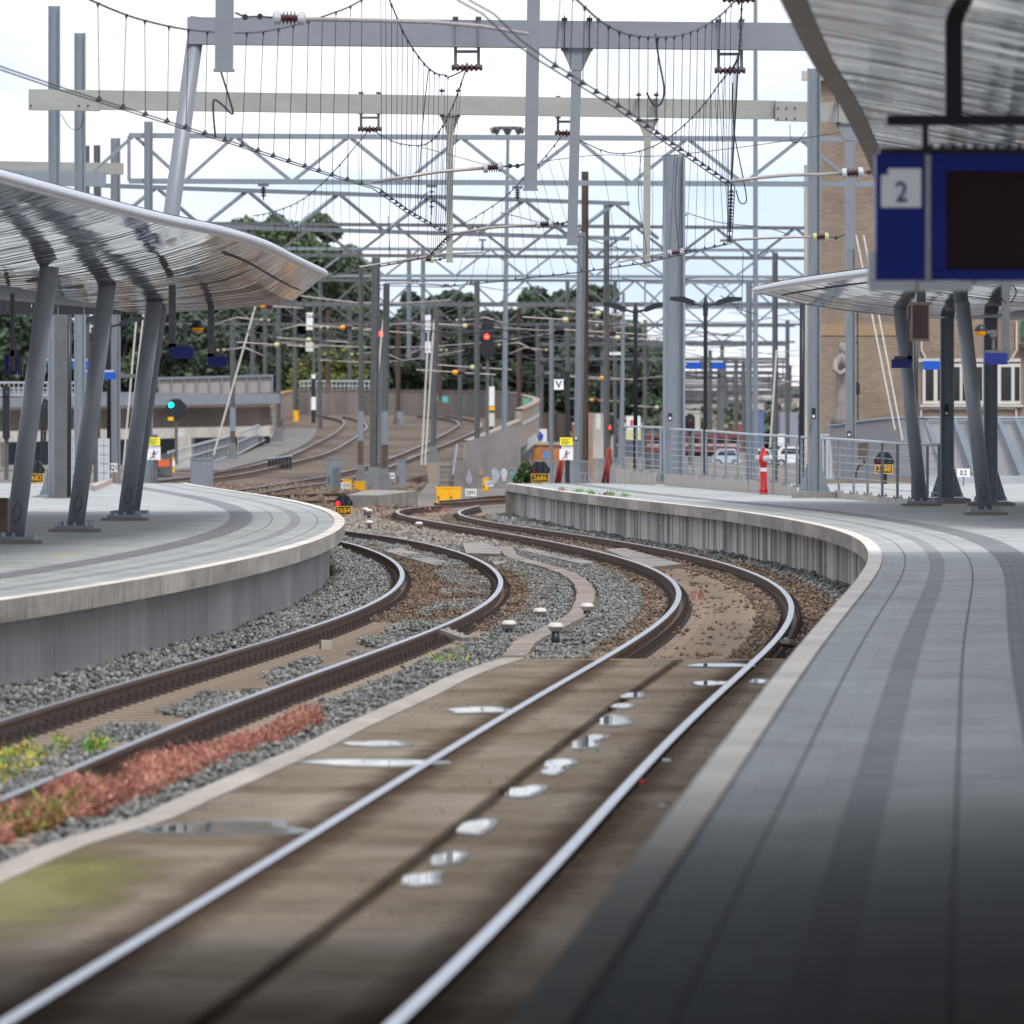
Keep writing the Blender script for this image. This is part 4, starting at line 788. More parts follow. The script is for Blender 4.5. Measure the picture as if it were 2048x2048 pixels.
def lamp_post(x, yt, yb, Z, arms, label, wpx=9, m=blackm, collar=True):
    s = Z / F; t = thing('street_lamp', P(x, yb, Z), label, 'street lamp'); a = P(x, yt, Z)
    mk('post', MB().tube([P(x, yb, Z), P(x, yt + 40, Z), a], [wpx * s * .5, wpx * s * .45, wpx * s * .4], 14), m, t, smooth=True)
    b = MB(); b.lathe(a, [(wpx * s * .55, -.35), (wpx * s * .6, -.05), (.02, .16)], 12); mk('cap', b, m, t)
    for (xt, yt2) in arms:
        d = 1 if xt > x else -1; L = abs(xt - x); p0 = P(x, yt + 8, Z); p1 = P(x + d * L * .33, yt + 2, Z); p2 = P(x + d * L * .62, yt - 4, Z); p3 = P(xt, yt2, Z)
        ar = mk('lamp_arm', MB().tube([p0, p1], .035, 8), m, t); b = MB()
        pts = [p1 - V(d * .08, 0, 0), p1, p2, p3]; up = [V(0, 0, .01), V(0, 0, .07), V(0, 0, .09), V(0, 0, .07)]; dn = [V(0, 0, -.02), V(0, 0, -.07), V(0, 0, -.06), V(0, 0, -.02)]
        b.extr([p + u for p, u in zip(pts, up)] + [p + u for p, u in zip(pts[::-1], dn[::-1])], (0, .28, 0)); mk('lamp_head', b, m, t)
    return t
lamp_post(1271, 617, 938, 200, [(1206, 609), (1335, 609)], 'black double-armed street lamp left of the widest mast')
lamp_post(1411, 604, 955, 186, [(1340, 599), (1484, 600)], 'black double-armed street lamp right of the widest mast, carrying two blue boards')
lamp_post(157, 640, 985, 185, [(110, 640), (206, 641)], 'black double-armed lamp post partly hidden by the middle leaning column')
lamp_post(218, 646, 968, 215, [(175, 642), (288, 638)], 'black double-armed lamp post left of the rearmost leaning column')
t = thing('dark_pole', P(1604, 968, 166), 'dark navy pole left of the grey mast by the hydrant, reaching the canopy', 'pole'); mk('post', MB().tube([P(1603, 970, 166), P(1605, 600, 166)], .062, 12), blackm, t, smooth=True)
t = thing('dark_pole', P(134, 996, 156), 'black slim pole immediately right of the square post on the left platform', 'pole'); mk('post', MB().tube([P(138, 994, 156), P(139, 600, 156)], .045, 12), blackm, t, smooth=True)
t = thing('dark_pole', P(1832, 960, 175), 'dark pole hidden behind the leaning column with the black box', 'pole'); mk('post', MB().tube([P(1832, 965, 175), P(1832, 610, 175)], .055, 12), blackm, t, smooth=True)
t = thing('street_lamp', P(1245, 930, 300), 'pale thin lamp post with a single short white head left of the black street lamp', 'street lamp'); mk('post', MB().tube([P(1240, 930, 300), P(1244, 820, 300), P(1247, 585, 300)], [.12, .09, .06], 8), galv, t); mk('lamp_head', rect(1218, 704, 1245, 710, 300, .2), white, t)
for i, (p0, p1, Z, s) in enumerate((((273, 635), (247, 930), 240, 'left one of the pair behind the left lamp arm'), ((290, 600), (253, 940), 238, 'right one of the pair behind the left lamp arm'), ((517, 590), (427, 910), 345, 'long one below the last blue sign of the left canopy'), ((1712, 470), (1790, 860), 200, 'left one of the pair in front of the brick building'), ((1727, 470), (1805, 880), 200, 'right one of the pair in front of the brick building'),
      ((766, 640), (735, 985), 280, 'leaning one beside the mast behind the concrete block'), ((858, 640), (843, 930), 330, 'left one of the pair beside the mast on the pier'), ((868, 640), (850, 930), 331, 'right one of the pair beside the mast on the pier'), ((1553, 700), (1540, 895), 285, 'steeper one above the hydrant'))):
    tag(mk('stay_rod', MB().tube([P(*p0, Z), P(*p1, Z)], 1.9 * Z / F, 6), offw), 'thin white stay rod, ' + s, 'rod')

# ------------------------------------------------------------------ railing and plinth on the right platform
zx = lambda x: float(np.interp(x, [1246, 1350, 1443, 1548, 1594, 1655, 1746, 1800, 1880], [197, 190, 179, 168.6, 165, 163, 154, 151.5, 148]))
bt = lambda x: float(np.interp(x, [1233, 1331, 1350, 1443, 1548, 1594, 1655, 1746, 1800, 1880], [937, 947.5, 949, 955, 965, 973.5, 983, 991, 997, 1003]))
rt = lambda x: float(np.interp(x, [1247, 1321, 1339, 1404, 1412, 1500, 1548, 1594, 1650, 1700, 1800, 1880], [853, 855, 858, 861, 861.6, 868.6, 871, 873.5, 877, 880, 887, 890]))
segs = [([1248, 1273, 1286, 1305, 1321], 'leftmost railing section, between the dark lamp posts and the widest mast'), ([1341, 1365, 1386, 1404], 'short railing section between the widest mast and the black lamp post'),
        ([1412, 1430, 1452, 1476, 1499, 1523.5, 1548, 1572, 1594], 'long railing section behind the red hydrant'), ([1603, 1650, 1678, 1707.5, 1735.5, 1764.6, 1795, 1825, 1855, 1878], 'rightmost railing section, from the grey mast to behind the leaning column')]
for xs, lab in segs:
    t = thing('railing', P((xs[0] + xs[-1]) / 2, bt((xs[0] + xs[-1]) / 2), zx((xs[0] + xs[-1]) / 2)), lab, 'railing', 'railing sections along the platform plinth')
    mk('handrail', MB().tube([P(x, rt(x), zx(x)) for x in xs], .028, 8), insw, t, smooth=True)
    for x in xs:
        a, c = P(x, rt(x) + 2, zx(x)), P(x, bt(x), zx(x)); b = MB().bar(c, V(c.x, c.y, a.z), .055, .02); b.box(c + V(0, 0, .012), (.2, .16, .024)); 
        for s in (-1, 1): b.tube([c + V(s * .07, -.04, .02), c + V(s * .07, -.04, .06)], .018, 6)
        mk('baluster', b, galv, t)
    for q in range(1, 7):
        mk('tension_wire', MB().tube([P(x, rt(x) + (bt(x) - rt(x)) * q / 7.2 + 2, zx(x)) for x in xs], .007, 5), insw, t)
xs = [1233, 1240, 1300, 1331]; 
def plinth_blk(xs, label):
    b = MB(); A = []; 
    for x in xs:
        p = P(x, bt(x), zx(x) - .18); A.append(p)
    lo = [V(p.x, p.y, PLAT - .01) for p in A]; bk = [V(p.x, p.y + .42, p.z) for p in A]; b.strip(A, lo); b.strip(A, bk); b.strip(bk, [V(p.x, p.y, PLAT - .01) for p in bk])
    b.quad(A[0], lo[0], lo[0] + V(0, .42, 0), bk[0]); b.quad(A[-1], lo[-1], lo[-1] + V(0, .42, 0), bk[-1]); tag(mk('concrete_plinth', b, plinth), label, 'plinth', 'concrete plinth blocks under the railing')
for xs, s in (([1233, 1262], 'at the left end of the railing'), ([1263.5, 1312], 'just left of the widest mast'), ([1330, 1362, 1397], 'just right of the widest mast'), ([1398.5, 1450, 1496], 'left of the red hydrant'), ([1497.5, 1548, 1594], 'directly behind the red hydrant'),
              ([1640, 1690, 1743], 'starting at the foot of the gusseted grey mast'), ([1744.5, 1776], 'the shortest one, under the 2688 signal'), ([1777.5, 1840], 'running behind the first leaning column of the right canopy')):
    plinth_blk(xs, 'pale concrete plinth block ' + s)
# ------------------------------------------------------------------ hydrant
Zh = 168.6; c = P(1527, 988, Zh); c.z = PLAT; t = thing('fire_hydrant', c, 'red fire hydrant with a white band standing on the right platform', 'hydrant'); s = Zh / F
mk('standpipe', MB().lathe(c, [(.10, 0), (.10, .02), (.085, .03), (.085, .07), (.10, .08), (.10, .10), (.078, .13), (.078, .50), (.078, .60), (.074, .62)], 20), redp, t, smooth=True)
mk('white_band', MB().lathe(c + V(0, 0, .515), [(.0795, 0), (.0795, .085)], 20), white, t)
mk('valve_head', MB().lathe(c + V(0, 0, .62), [(.072, 0), (.10, .09), (.105, .14), (.105, .24), (.085, .27), (.08, .30), (.03, .38), (.035, .39), (.035, .43), (.01, .44)], 20), redp, t, smooth=True)
for ax, off in ((V(-1, -.25, 0), V(-.07, 0, .80)), (V(.25, -1, 0), V(.03, -.07, .80))):
    mk('outlet', MB().lathe(c + off, [(.055, 0), (.055, .05), (.075, .06), (.075, .10), (.05, .11), (.02, .13)], 14, ax=ax), insw, t, smooth=True)

# ------------------------------------------------------------------ signals and small signs
def dwarf(x, y0, y1, yb, w, Z, num, label, red=False, off=0):
    s = Z / F; cx = P(x, y1, Z); t = thing('dwarf_signal', V(cx.x, Z, zat(yb, Z)), label, 'signal'); W_ = w * s; H = (y1 - y0) * s; top = zat(y0, Z)
    pts = [(-.22, 1), (.22, 1), (.5, .42), (.5, .18), (.42, 0), (-.42, 0), (-.5, .18), (-.5, .42)]
    mk('head', MB().extr([V(cx.x + a * W_, Z, top - H + q * H) for a, q in pts], (0, .22, 0)), blackm, t)
    b = MB()
    for (u, v_, m_, hl) in ((0, .72, lensd, 1), (-.29, .24, tred2 if red else lensr, 1), (.29, .24, lensd, 1)):
        c = V(cx.x + u * W_, Z, top - H + v_ * H); mk('lamp_lens', MB().lathe(c, [(.001, .02), (W_ * .125, .012), (W_ * .125, -.0)], 16, ax=V(0, -1, 0)), m_, t, smooth=True)
        mk('lamp_hood', MB().tube([c + V(W_ * .15 * math.cos(a), -.05 * max(0, math.sin(a)) , W_ * .15 * math.sin(a)) for a in np.linspace(0, 6.283, 19)], .014, 6), blackm, t)
    pw, ph = w * .84 * s / 2, 8.3 * s; pc = V(cx.x + off, Z - .03, top - H - ph); mk('number_plate', MB().box(pc, (pw * 2, .02, ph * 2)), blackm, t)
    fr = MB()
    for sx_ in (-1, 1): fr.box(pc + V(sx_ * pw, -.014, 0), (.015, .02, ph * 2 + .015)); fr.box(pc + V(0, -.0135, sx_ * ph), (pw * 2 - .015, .018, .015))
    mk('plate_frame', fr, yell, t); text('plate_number', num, ph * 1.75, pc + V(0, -.018, 0), yell, t, sx=.98)
    mk('stand', MB().box(V(cx.x, Z + .1, (zat(yb, Z) + top - H) / 2), (.14, .12, top - H - zat(yb, Z))), blackm, t); return t
dwarf(686.5, 990, 1013, 1038, 38, 197, '2684', 'dwarf signal 2684 with its red lamp lit, by the left platform tip', red=True)
dwarf(1080, 923, 948, 985, 40, 203, '2686', 'dwarf signal 2686, unlit, beyond the far end of the right platform')
dwarf(1768, 904, 930, 968, 40, 172, '2688', 'dwarf signal 2688, seen through the railing on the right')
dwarf(70, 922, 948, 985, 38, 200, '2682', 'dwarf signal partly hidden behind the first leaning column, its number ending in 68 or so')
def mast_signal(x, y0, y1, w, lx, ly, Z, lm, label, yb=930, wh=None, board=None):
    s = Z / F; t = thing('mast_signal', P(x, yb, Z), label, 'signal'); a, c = P(x - w / 2, y0, Z), P(x + w / 2, y1, Z); r = min(w * .42, 10) * s; h = a.z - c.z; ww = c.x - a.x; q = ww * .3
    mk('head', MB().extr([V(a.x + q, Z, a.z), V(c.x - q, Z, a.z), V(c.x, Z, a.z - q), V(c.x, Z, c.z + q), V(c.x - q, Z, c.z), V(a.x + q, Z, c.z), V(a.x, Z, c.z + q), V(a.x, Z, a.z - q)], (0, .3, 0)), blackm, t)
    mk('post', MB().tube([P(x, yb, Z) + V(0, .2, 0), P(x, y1, Z) + V(0, .2, 0)], .07, 8), galv2, t)
    mk('lamp_lens', MB().lathe(P(lx, ly, Z), [(.001, .05), (4.6 * s, .04), (4.6 * s, 0)], 16, ax=V(0, -1, 0)), lm, t)
    hd = P(lx, ly, Z); mk('lamp_hood', MB().tube([hd + V(6 * s * math.cos(u), -.12, 6 * s * math.sin(u)) for u in np.linspace(0, math.pi, 10)], .02, 6), blackm, t)
    return t
mast_signal(761.5, 640, 705, 12, 762, 667.5, 330, tred, 'narrow mast signal showing red between the masts left of the centre', 960)
mast_signal(975, 642, 716, 26, 973.5, 673, 330, tred, 'mast signal with a big black head showing red, right of the centre', 960)
mast_signal(1220, 828, 872, 16, 1216, 855, 380, tred, 'low distant mast signal showing red near the black street lamp', 930)
t_ = mast_signal(352, 798, 838, 42, 342, 810, 330, tgrn, 'broad black signal head showing green on the left', 930); mk('plate', rect(336, 834, 347, 841, 329.8, .02), yell, t_)
mast_signal(1380, 828, 866, 20, 1380, 846, 300, lensr, 'dark unlit signal head behind the railing right of the widest mast', 930)
mast_signal(12, 770, 880, 14, 12, 790, 240, lensd, 'tall unlit black signal head at the very left edge', 960)
for k_, (Z, parts_, x, label) in enumerate(((400, [(625, 660, 13, white), (666, 677, 13, blackm), (678, 703, 15, offw), (749, 757, 8, white), (757, 794, 8, blackm), (794, 820, 9, white), (820, 846, 8, blackm)], 619, 'black and white banded signal post in front of the rear ramp wall'),
                                           (410, [(773, 812, 12, white), (813, 821, 13, yell), (826, 853, 12, offw), (853, 868, 8, blackm)], 983, 'white signal post with a yellow plate beside the parapet'), (350, [(630, 664, 11, white), (664, 682, 8, blackm), (683, 706, 11, white)], 856, 'white boards on a slim post between the twin drop posts and the big red signal'))):
    t = thing('banded_post', P(x + (8 if k_ == 0 else 0), parts_[-1][1], Z), label, 'signal post')
    for y0, y1, w, m in parts_: mk('band', rect(x - w / 2 + (8 if k_ == 0 and y0 > 740 else 0), y0, x + w / 2 + (8 if k_ == 0 and y0 > 740 else 0), y1 - .2, Z, .12), m, t)
    mk('post', MB().tube([P(x + (8 if k_ == 0 else 2), parts_[-1][1] + (60 if k_ == 2 else 0), Z + .3), P(x + (8 if k_ == 0 else 2), parts_[0][0] - 20, Z + .3)], .07, 6), galv2, t)
def walk_sign(x, y, yb, Z, polem, label, head=False, wp=5):
    s = Z / F; t = thing('no_entry_sign', V(P(x + 2, yb, Z).x, Z, zat(yb, Z)), label, 'sign')
    mk('post', MB().tube([P(x + 3, yb, Z) + V(0, .1, 0), P(x + 3, y - 46 if not head else 742, Z) + V(0, .1, 0)], wp * s, 10), polem, t)
    mk('yellow_plate', rect(x - 12, y - 40, x + 13, y - 24, Z, .03), yels, t)
    b = MB()
    for i in range(4): rect(x - 9, y - 37 + i * 3, x + 9 - (i % 2) * 4, y - 36 + i * 3, Z, .01, b=b, fr=.006)
    mk('small_lettering', b, rbrown, t)
    mk('white_plate', rect(x - 13, y - 22, x + 14, y + 5, Z, .03), white, t)
    b = rect(x - 13, y - 22, x - 9, y - 17.5, Z, .01, fr=.008); b.lathe(P(x + 1, y - 13, Z) + V(0, -.012, 0), [(1.6 * s, 0), (1.6 * s, .01)], 10, ax=V(0, -1, 0))
    for p, q, w in (((x + 1, y - 11), (x, y - 5), 2.6), ((x, y - 5), (x + 3, y + 2), 1.4), ((x, y - 5), (x - 3, y + 1), 1.4), ((x, y - 10), (x - 3.5, y - 6), 1.1), ((x + 1.5, y - 10), (x + 4.5, y - 6.5), 1.1)): b.bar(P(*p, Z) + V(0, -.012, 0), P(*q, Z) + V(0, -.012, 0), w * s, .01)
    mk('walking_figure', b, navy, t); mk('red_slash', MB().bar(P(x - 8, y + 2.5, Z) + V(0, -.022, 0), P(x + 9, y - 13.5, Z) + V(0, -.022, 0), 1.3 * s, .008), redp, t)
    b = MB()
    for i in range(9): rect(x - 6 + i * 2, y - 20.3, x - 4.9 + i * 2, y - 18.8, Z, .01, b=b, fr=.006)
    mk('heading', b, navy, t)
    if head:
        mk('lamp_head', rect(1109, 742, 1134, 758, Z, .2), blackm, t); mk('lamp_lens', MB().lathe(P(1117, 751, Z), [(.001, .02), (.06, .01), (.06, 0)], 12, ax=V(0, -1, 0)), lensd, t); vp = mk('letter_plate', rect(1108, 758.5, 1127, 779.5, Z, .03, fr=.03), white, t)
        text('letter', 'V', .27, P(1117.5, 769, Z) + V(0, -.04, 0), blackm, t, ext=.006)
    return t
walk_sign(1132, 915, 966, 196, blackm, 'black pole with a white V plate, a yellow plate and a crossed-out walker sign', head=True)
walk_sign(307, 915, 968, 200, galv2, 'yellow plate over a crossed-out walker sign at the far end of the left platform')
def tplate(x0, y0, x1, y1, Z, s, label, yb, size=None, col=blackm):
    t = thing('number_plate', P((x0 + x1) / 2, yb, Z), label, 'sign'); mk('plate', rect(x0, y0, x1, y1, Z, .02), white, t); mk('post', MB().tube([P((x0 + x1) / 2, yb, Z) + V(0, .04, 0), P((x0 + x1) / 2, y1, Z) + V(0, .04, 0)], .018, 6), galv2, t)
    text('plate_text', s, size or (y1 - y0) * Z / F * .8, P((x0 + x1) / 2, (y0 + y1) / 2, Z) + V(0, -.014, 0), col, t, sx=.85)
tplate(931, 978, 953, 992, 236, '2593', 'white plate reading 2593 right of the double yellow cabinet', 1008)
tplate(1914, 937, 1940, 954, 190, '0.2', 'white plate reading 0.2 in front of the ribbed barrier', 975)
tplate(221, 926, 235, 944, 212, 'Q1', 'white plate reading Q1 on a concrete box left of the rearmost leaning column', 965)
tplate(682, 965, 700, 977, 268, '1375', 'small blurred white number plate in front of the paler yellow cabinet', 985)
tplate(971, 962, 987, 973, 276, '1377', 'small blurred white number plate in front of the yellow cabinet by the parapet foot', 980)
tplate(775, 946, 789, 957, 292, '104', 'small blurred white plate left of the tall grey cabinet', 975)
for x, y0, y1, Z, s in ((1627, 816, 838, 160.8, 'on the grey mast by the hydrant'), (1893, 808, 832, 149.8, 'on the dark gusseted mast at the right'), (1340, 826, 842, 195.6, 'on the widest mast'), (1698, 862, 875, 204.7, 'on the mast before the statue'), (1152, 875, 882, 249.5, 'on the grey mast right of the V sign')):
    t = thing('mast_number_tag', P(x, y1, Z), 'tiny dark tag with white square ' + s, 'tag'); mk('tag', rect(x - 4, y0, x + 4, y1, Z, .01, fr=.03), blackm, t); mk('white_square', rect(x - 2, y1 - 8, x + 2, y1 - 3, Z, .01, fr=.04), white, t)

# ------------------------------------------------------------------ cabinets and trackside boxes
def cabinet(x0, y0, x1, y1, Z, m, label, doors=1, louv=False, depth=.4, zb=None, name='trackside_cabinet', side=0):
    a, c = P(x0, y0, Z), P(x1, y1, Z); 
    if zb is not None: c.z = zb
    w, h = c.x - a.x, a.z - c.z; t = thing(name, ((a.x + c.x) / 2, Z + depth / 2, c.z), label, 'cabinet')
    mk('body', MB().box(((a.x + c.x) / 2, Z + depth / 2, c.z + h / 2 - .02), (w * .97, depth * .96, h - .04)), m, t); mk('lid', MB().box(((a.x + c.x) / 2, Z + depth / 2, a.z - .02), (w * 1.03, depth * 1.04, .05)), m, t)
    for i in range(doors):
        dx = w / doors; cx = a.x + dx * (i + .5); d = mk('door', MB().box((cx, Z - .004, c.z + h * .48), (dx * .88, .02, h * .8)), m, t); mk('handle', MB().box((cx - dx * .3, Z - .03, c.z + h * .38), (.03, .03, h * .2)), blackm, d)
    if louv:
        b = MB()
        for i in range(5): b.box((a.x + w * (.5 + .11 * i), Z - .025, c.z + h * .38), (.025, .015, h * .7))
        mk('louvres', b, galv2, t)
    return t
cabinet(380, 917, 426, 978, 222, galv, 'grey steel cabinet just beyond the tip end of the left platform', zb=-.2)
t = cabinet(652, 916, 681, 985, 273, galv, 'tall grey cabinet with vertical louvres left of the yellow boxes', louv=True)
cabinet(792, 920, 812, 982, 280, galv, 'narrow grey cabinet behind the right end of the concrete trough block')
cabinet(685, 959, 704, 986, 272, yell, 'paler yellow cabinet half behind a number plate')
cabinet(708, 963, 731, 988, 268, yell, 'yellow cabinet against the feet of the masts')
cabinet(872, 974, 923, 1008, 236, yell, 'double-door yellow cabinet beside the curving far rail', doors=2)
cabinet(965, 956, 979, 983, 279, yell, 'yellow cabinet at the foot of the graffiti parapet')
cabinet(586, 821, 597, 843, 440, yell, 'small yellow cabinet on the ramp in front of the left parapet end', depth=.3)
cabinet(794, 823, 807, 853, 430, galv, 'small grey cabinet on the ramp between the two curved tracks', depth=.3)
cabinet(312, 908, 344, 955, 225, galv2, 'grey cabinet with orange graffiti behind the walker sign')
cabinet(1290, 908, 1322, 938, 215, galv2, 'dark grey cabinet behind the leftmost railing section')
cabinet(220, 944, 240, 968, 214, conc, 'concrete box under the Q1 plate')
tag(mk('graffiti', MB().add([P(x, y, 224.7) for x, y in ((316, 922), (322, 917), (329, 921), (336, 918), (341, 928), (335, 934), (325, 932), (318, 936))], [tuple(range(8))]), mat('orange_spray_paint', (.7, .12, .04), .6, var=.2)), 'orange spray-paint tag on the grey cabinet', 'graffiti')
t = thing('yellow_marker', P(345, 946, 230), 'yellow marker post with a white patch left of the grey cabinet', 'marker'); mk('post', rect(342, 915, 349, 945, 230, .1), yell, t); mk('white_patch', rect(341, 922, 350, 933, 230, .02, fr=.02), white, t)
t = thing('ribbed_transformer', P(560, 961, 335), 'black ribbed box with pale rib tops beside the junction tracks', 'transformer')
for i in range(7): mk('rib', rect(536 + i * 7, 918 - i * .9, 541 + i * 7, 961 - i * 1.2, 335, .6), blackm, t); mk('rib_cap', rect(535.5 + i * 7, 915.5 - i * .9, 541.5 + i * 7, 918 - i * .9, 335, .6), insw, t)
mk('end_block', rect(524, 941, 533, 961, 335, .5), conl, t)
b = MB(); A_ = G(694.5, 1020, -.22); Bb = G(758, 1021, -.22); Cc = G(835.5, 1009.5, -.22); D_ = V(A_.x + .3, Cc.y + 3, -.22); h = .44
b.extr([A_, Bb, Cc, D_], (0, 0, h)); tag(mk('concrete_trough_block', b, conc), 'long low concrete block at the foot of the masts behind signal 2684', 'block')
def tube_loop(label, pts, Z, r=.045, m=redb):
    p = [P(x, y, Z) for x, y in pts]; tag(mk('red_barrier', MB().tube(p, r, 8), m, smooth=True), label, 'barrier')
tube_loop('narrow red tubular barrier left of the V sign foot', [(1112, 966), (1119, 925), (1123, 900), (1125, 925), (1119, 966)], 200)
tube_loop('red tubular barrier right of the V sign', [(1206, 966), (1213, 925), (1216, 898), (1219, 896), (1221, 900), (1221, 928), (1217, 932), (1215, 966)], 200)
# white-capped track lamps
def track_lamp(x, yb, label, hh=.17, w=.17):
    c = G(x, yb, -.2); t = thing('capped_marker', c, label, 'track marker', 'white-capped markers in the ballast')
    mk('stem', MB().lathe(c, [(.05, -.03), (.045, hh)], 12), blackm, t, smooth=True)
    mk('white_cap', MB().lathe(c + V(0, 0, hh - .02), [(.05, 0), (w * .42, .02), (w * .48, .045), (w * .56, .05), (w * .56, .06), (w * .5, .075), (w * .36, .10), (.01, .104)], 20), offw, t, smooth=True)
for a in ((1080, 1247, 'white-capped marker nearest the inner curve, left of the paved trough path', .12), (1174, 1243, 'white-capped marker standing right of the paved trough path', .16), (1018, 1274, 'white-capped marker with an orange cable, closest to the bolted rail joint', .12), (1111, 1298, 'white-capped marker nearest the crossing slabs', .22),
          (838, 1068, 'white-capped marker alone beside the far curve of the nearest track', .2), (739, 1065, 'white-capped marker closest to the far rail of the left track', .2), (738, 1043, 'white-capped marker with a yellow cable right of signal 2684, front one of two', .24), (731, 1036, 'white-capped marker right of signal 2684, the rear one of two', .2)): track_lamp(a[0], a[1], a[2], a[3])
orange = mat('orange_cable', (.62, .28, .05), .5)
for pts, s in (([(978, 1280), (990, 1277), (1010, 1277), (1030, 1278), (1045, 1275)], 'thin orange cable on the ballast beside a white-capped marker'), ([(735, 1046), (744, 1038), (748, 1030), (746, 1040), (738, 1048)], 'yellow-orange cable loop at the far white-capped markers')):
    tag(mk('orange_cable', MB().tube([G(x, y, -.16) for x, y in pts], .012, 5), orange), s, 'cable')
# rail joint boxes, small stumps
def jbox(x0, y0, x1, y1, label):
    a, c = G(x0, y0, -.03), G(x1, y1, -.12); t = thing('rail_joint_box', (a + c) / 2 - V(0, 0, .05), label, 'joint box'); mk('lid', MB().bar(a, c, .16, .05), conc, t)
    b = MB(); 
    for q in (.2, .5, .8): b.tube([a.lerp(c, q) + V(0, 0, .02), a.lerp(c, q) + V(0, 0, .06)], .025, 8)
    mk('bolts', b, insw, t)
jbox(887, 1262, 932, 1279, 'brown bolted joint box sticking out from the right rail of the left track')
jbox(1566, 1283, 1598, 1297, 'rusty bolted joint box between the near rail and the right platform coping')
tag(mk('concrete_stump', MB().box(G(651, 1292, -.14), (.12, .14, .13), .2), conl), 'small concrete stump between the rails of the left track', 'stump')

# ------------------------------------------------------------------ paved cable trough and crossing boards
tr = [G(x, y, -.14) for x, y in ((1030, 1314), (1046, 1293), (1090, 1268), (1125, 1250), (1155, 1232), (1169, 1206), (1171, 1185), (1161, 1168), (1134, 1150), (1100, 1138), (1064, 1128), (1030, 1117), (1012, 1098))]
fT = curve([p.y for p in tr], [p.x for p in tr]); t = thing('cable_trough', tr[6], 'curving path of pale concrete trough lids between the two tracks', 'cable trough'); Y = tr[0].y; b = MB(); n_ = 0
while Y < tr[-1].y:
    j = rng.uniform(-.012, .012); b.box((float(fT(Y)) + j, Y, -.15 + rng.uniform(-.006, .006)), (.26, .96, .09), -math.atan(float(fT(Y + .5) - fT(Y - .5)))); Y += .985; n_ += 1
mk('lids', b, wallpk, t)
def slabq(label, pts, z=-.1, th=.16, m=conc):
    tag(mk('concrete_board', MB().extr([G(x, y, z) for x, y in pts], (0, 0, -th)), m), label, 'concrete board')
slabq('flat board between the rails of the left track, far side', [(768, 1101), (800, 1096), (905, 1126), (868, 1130)])
slabq('board beside the inner rail of the left track near the platform tip', [(655, 1098), (672, 1096), (735, 1124), (706, 1126)])
slabq('raised board where the trough path meets the nearest track', [(925, 1086), (965, 1084), (1004, 1098), (1000, 1108), (932, 1106)], -.04, .2)
slabq('long board beside the left rail of the nearest track', [(1036, 1098), (1060, 1096), (1190, 1124), (1168, 1129)], -.1, .2)
slabq('long board between the rails of the nearest track in the bend', [(1210, 1098), (1250, 1096), (1365, 1128), (1300, 1134)])
slabq('worn flat board in the gravel before the far white-capped markers', [(750, 1058), (800, 1060), (925, 1078), (900, 1086), (790, 1070)], -.17, .1, wallpk)
slabq('small tilted board left of the trough path', [(978, 1113), (1000, 1110), (1016, 1123), (990, 1130)])

# ------------------------------------------------------------------ ramps behind the junction
GR = .0125
def zr(Z): return max(0.0, GR * (Z - 300)) if Z < 560 else GR * 260
def GRp(x, y, h=0.0):                       # point on the ramp surface (h above it) behind photo row y
    Z = F * (EH - h) / (y - HY) if y > HY + .5 and F * (EH - h) / (y - HY) < 300 else F * (EH - h + GR * 300) / (y - HY + GR * F)
    return V((x - 1024) * Z / F, Z, h + (GR * (Z - 300) if Z > 300 else 0))
rl = curve([298, 331, 361, 425, 456, 540, 600], [-16.5, -15.0, -13.9, -13.6, -14.2, -16.2, -17]); rr = curve([298, 330, 345, 362, 417, 453, 478, 506, 525, 545, 600], [-5.2, -3.2, -2.2, -1.4, .15, 1.15, 1.35, .65, -.6, -3, -9])
b = MB(); ys = list(range(298, 545, 6)); b.strip([V(float(rl(y)), y, zr(y) - .19) for y in ys], [V(float(rr(y)), y, zr(y) - .19) for y in ys]); b.strip([V(float(rl(y)), y, -.3) for y in ys], [V(float(rl(y)), y, zr(y) - .19) for y in ys]); b.strip([V(float(rr(y)), y, zr(y) - .19) for y in ys], [V(float(rr(y)), y, -.6) for y in ys])
b.quad(V(-16.5, 298, -.19), V(-5.2, 298, -.19), V(-5.2, 298, -.6), V(-16.5, 298, -.6)); b.strip([V(-60, 546, 3.06), V(0, 546, 3.06)], [V(-60, 760, 3.06), V(8, 760, 3.06)]); b.quad(V(-60, 546, 3.06), V(0, 546, 3.06), V(0, 546, -.6), V(-60, 546, -.6)); b.quad(V(0, 546, 3.06), V(8, 760, 3.06), V(8, 760, -.6), V(0, 546, -.6))
tag(mk('ramp_ground', b, mat('ramp_dirt', (.095, .072, .056), .95, 0, .35, .5, .6, 4, (1, .4, 1), col2=(.175, .135, .105), spec=.1)), kind='structure')
b = MB(); ys = list(range(330, 470, 6)); b.strip([V(float(rl(y)) + .3, y, zr(y) - .15) for y in ys], [V(float(rl(y)) + 2.3, y, zr(y) - .15) for y in ys]); tag(mk('ramp_walkway', b, mat('grey_walkway', (.14, .125, .118), .8, var=.12)), kind='structure')
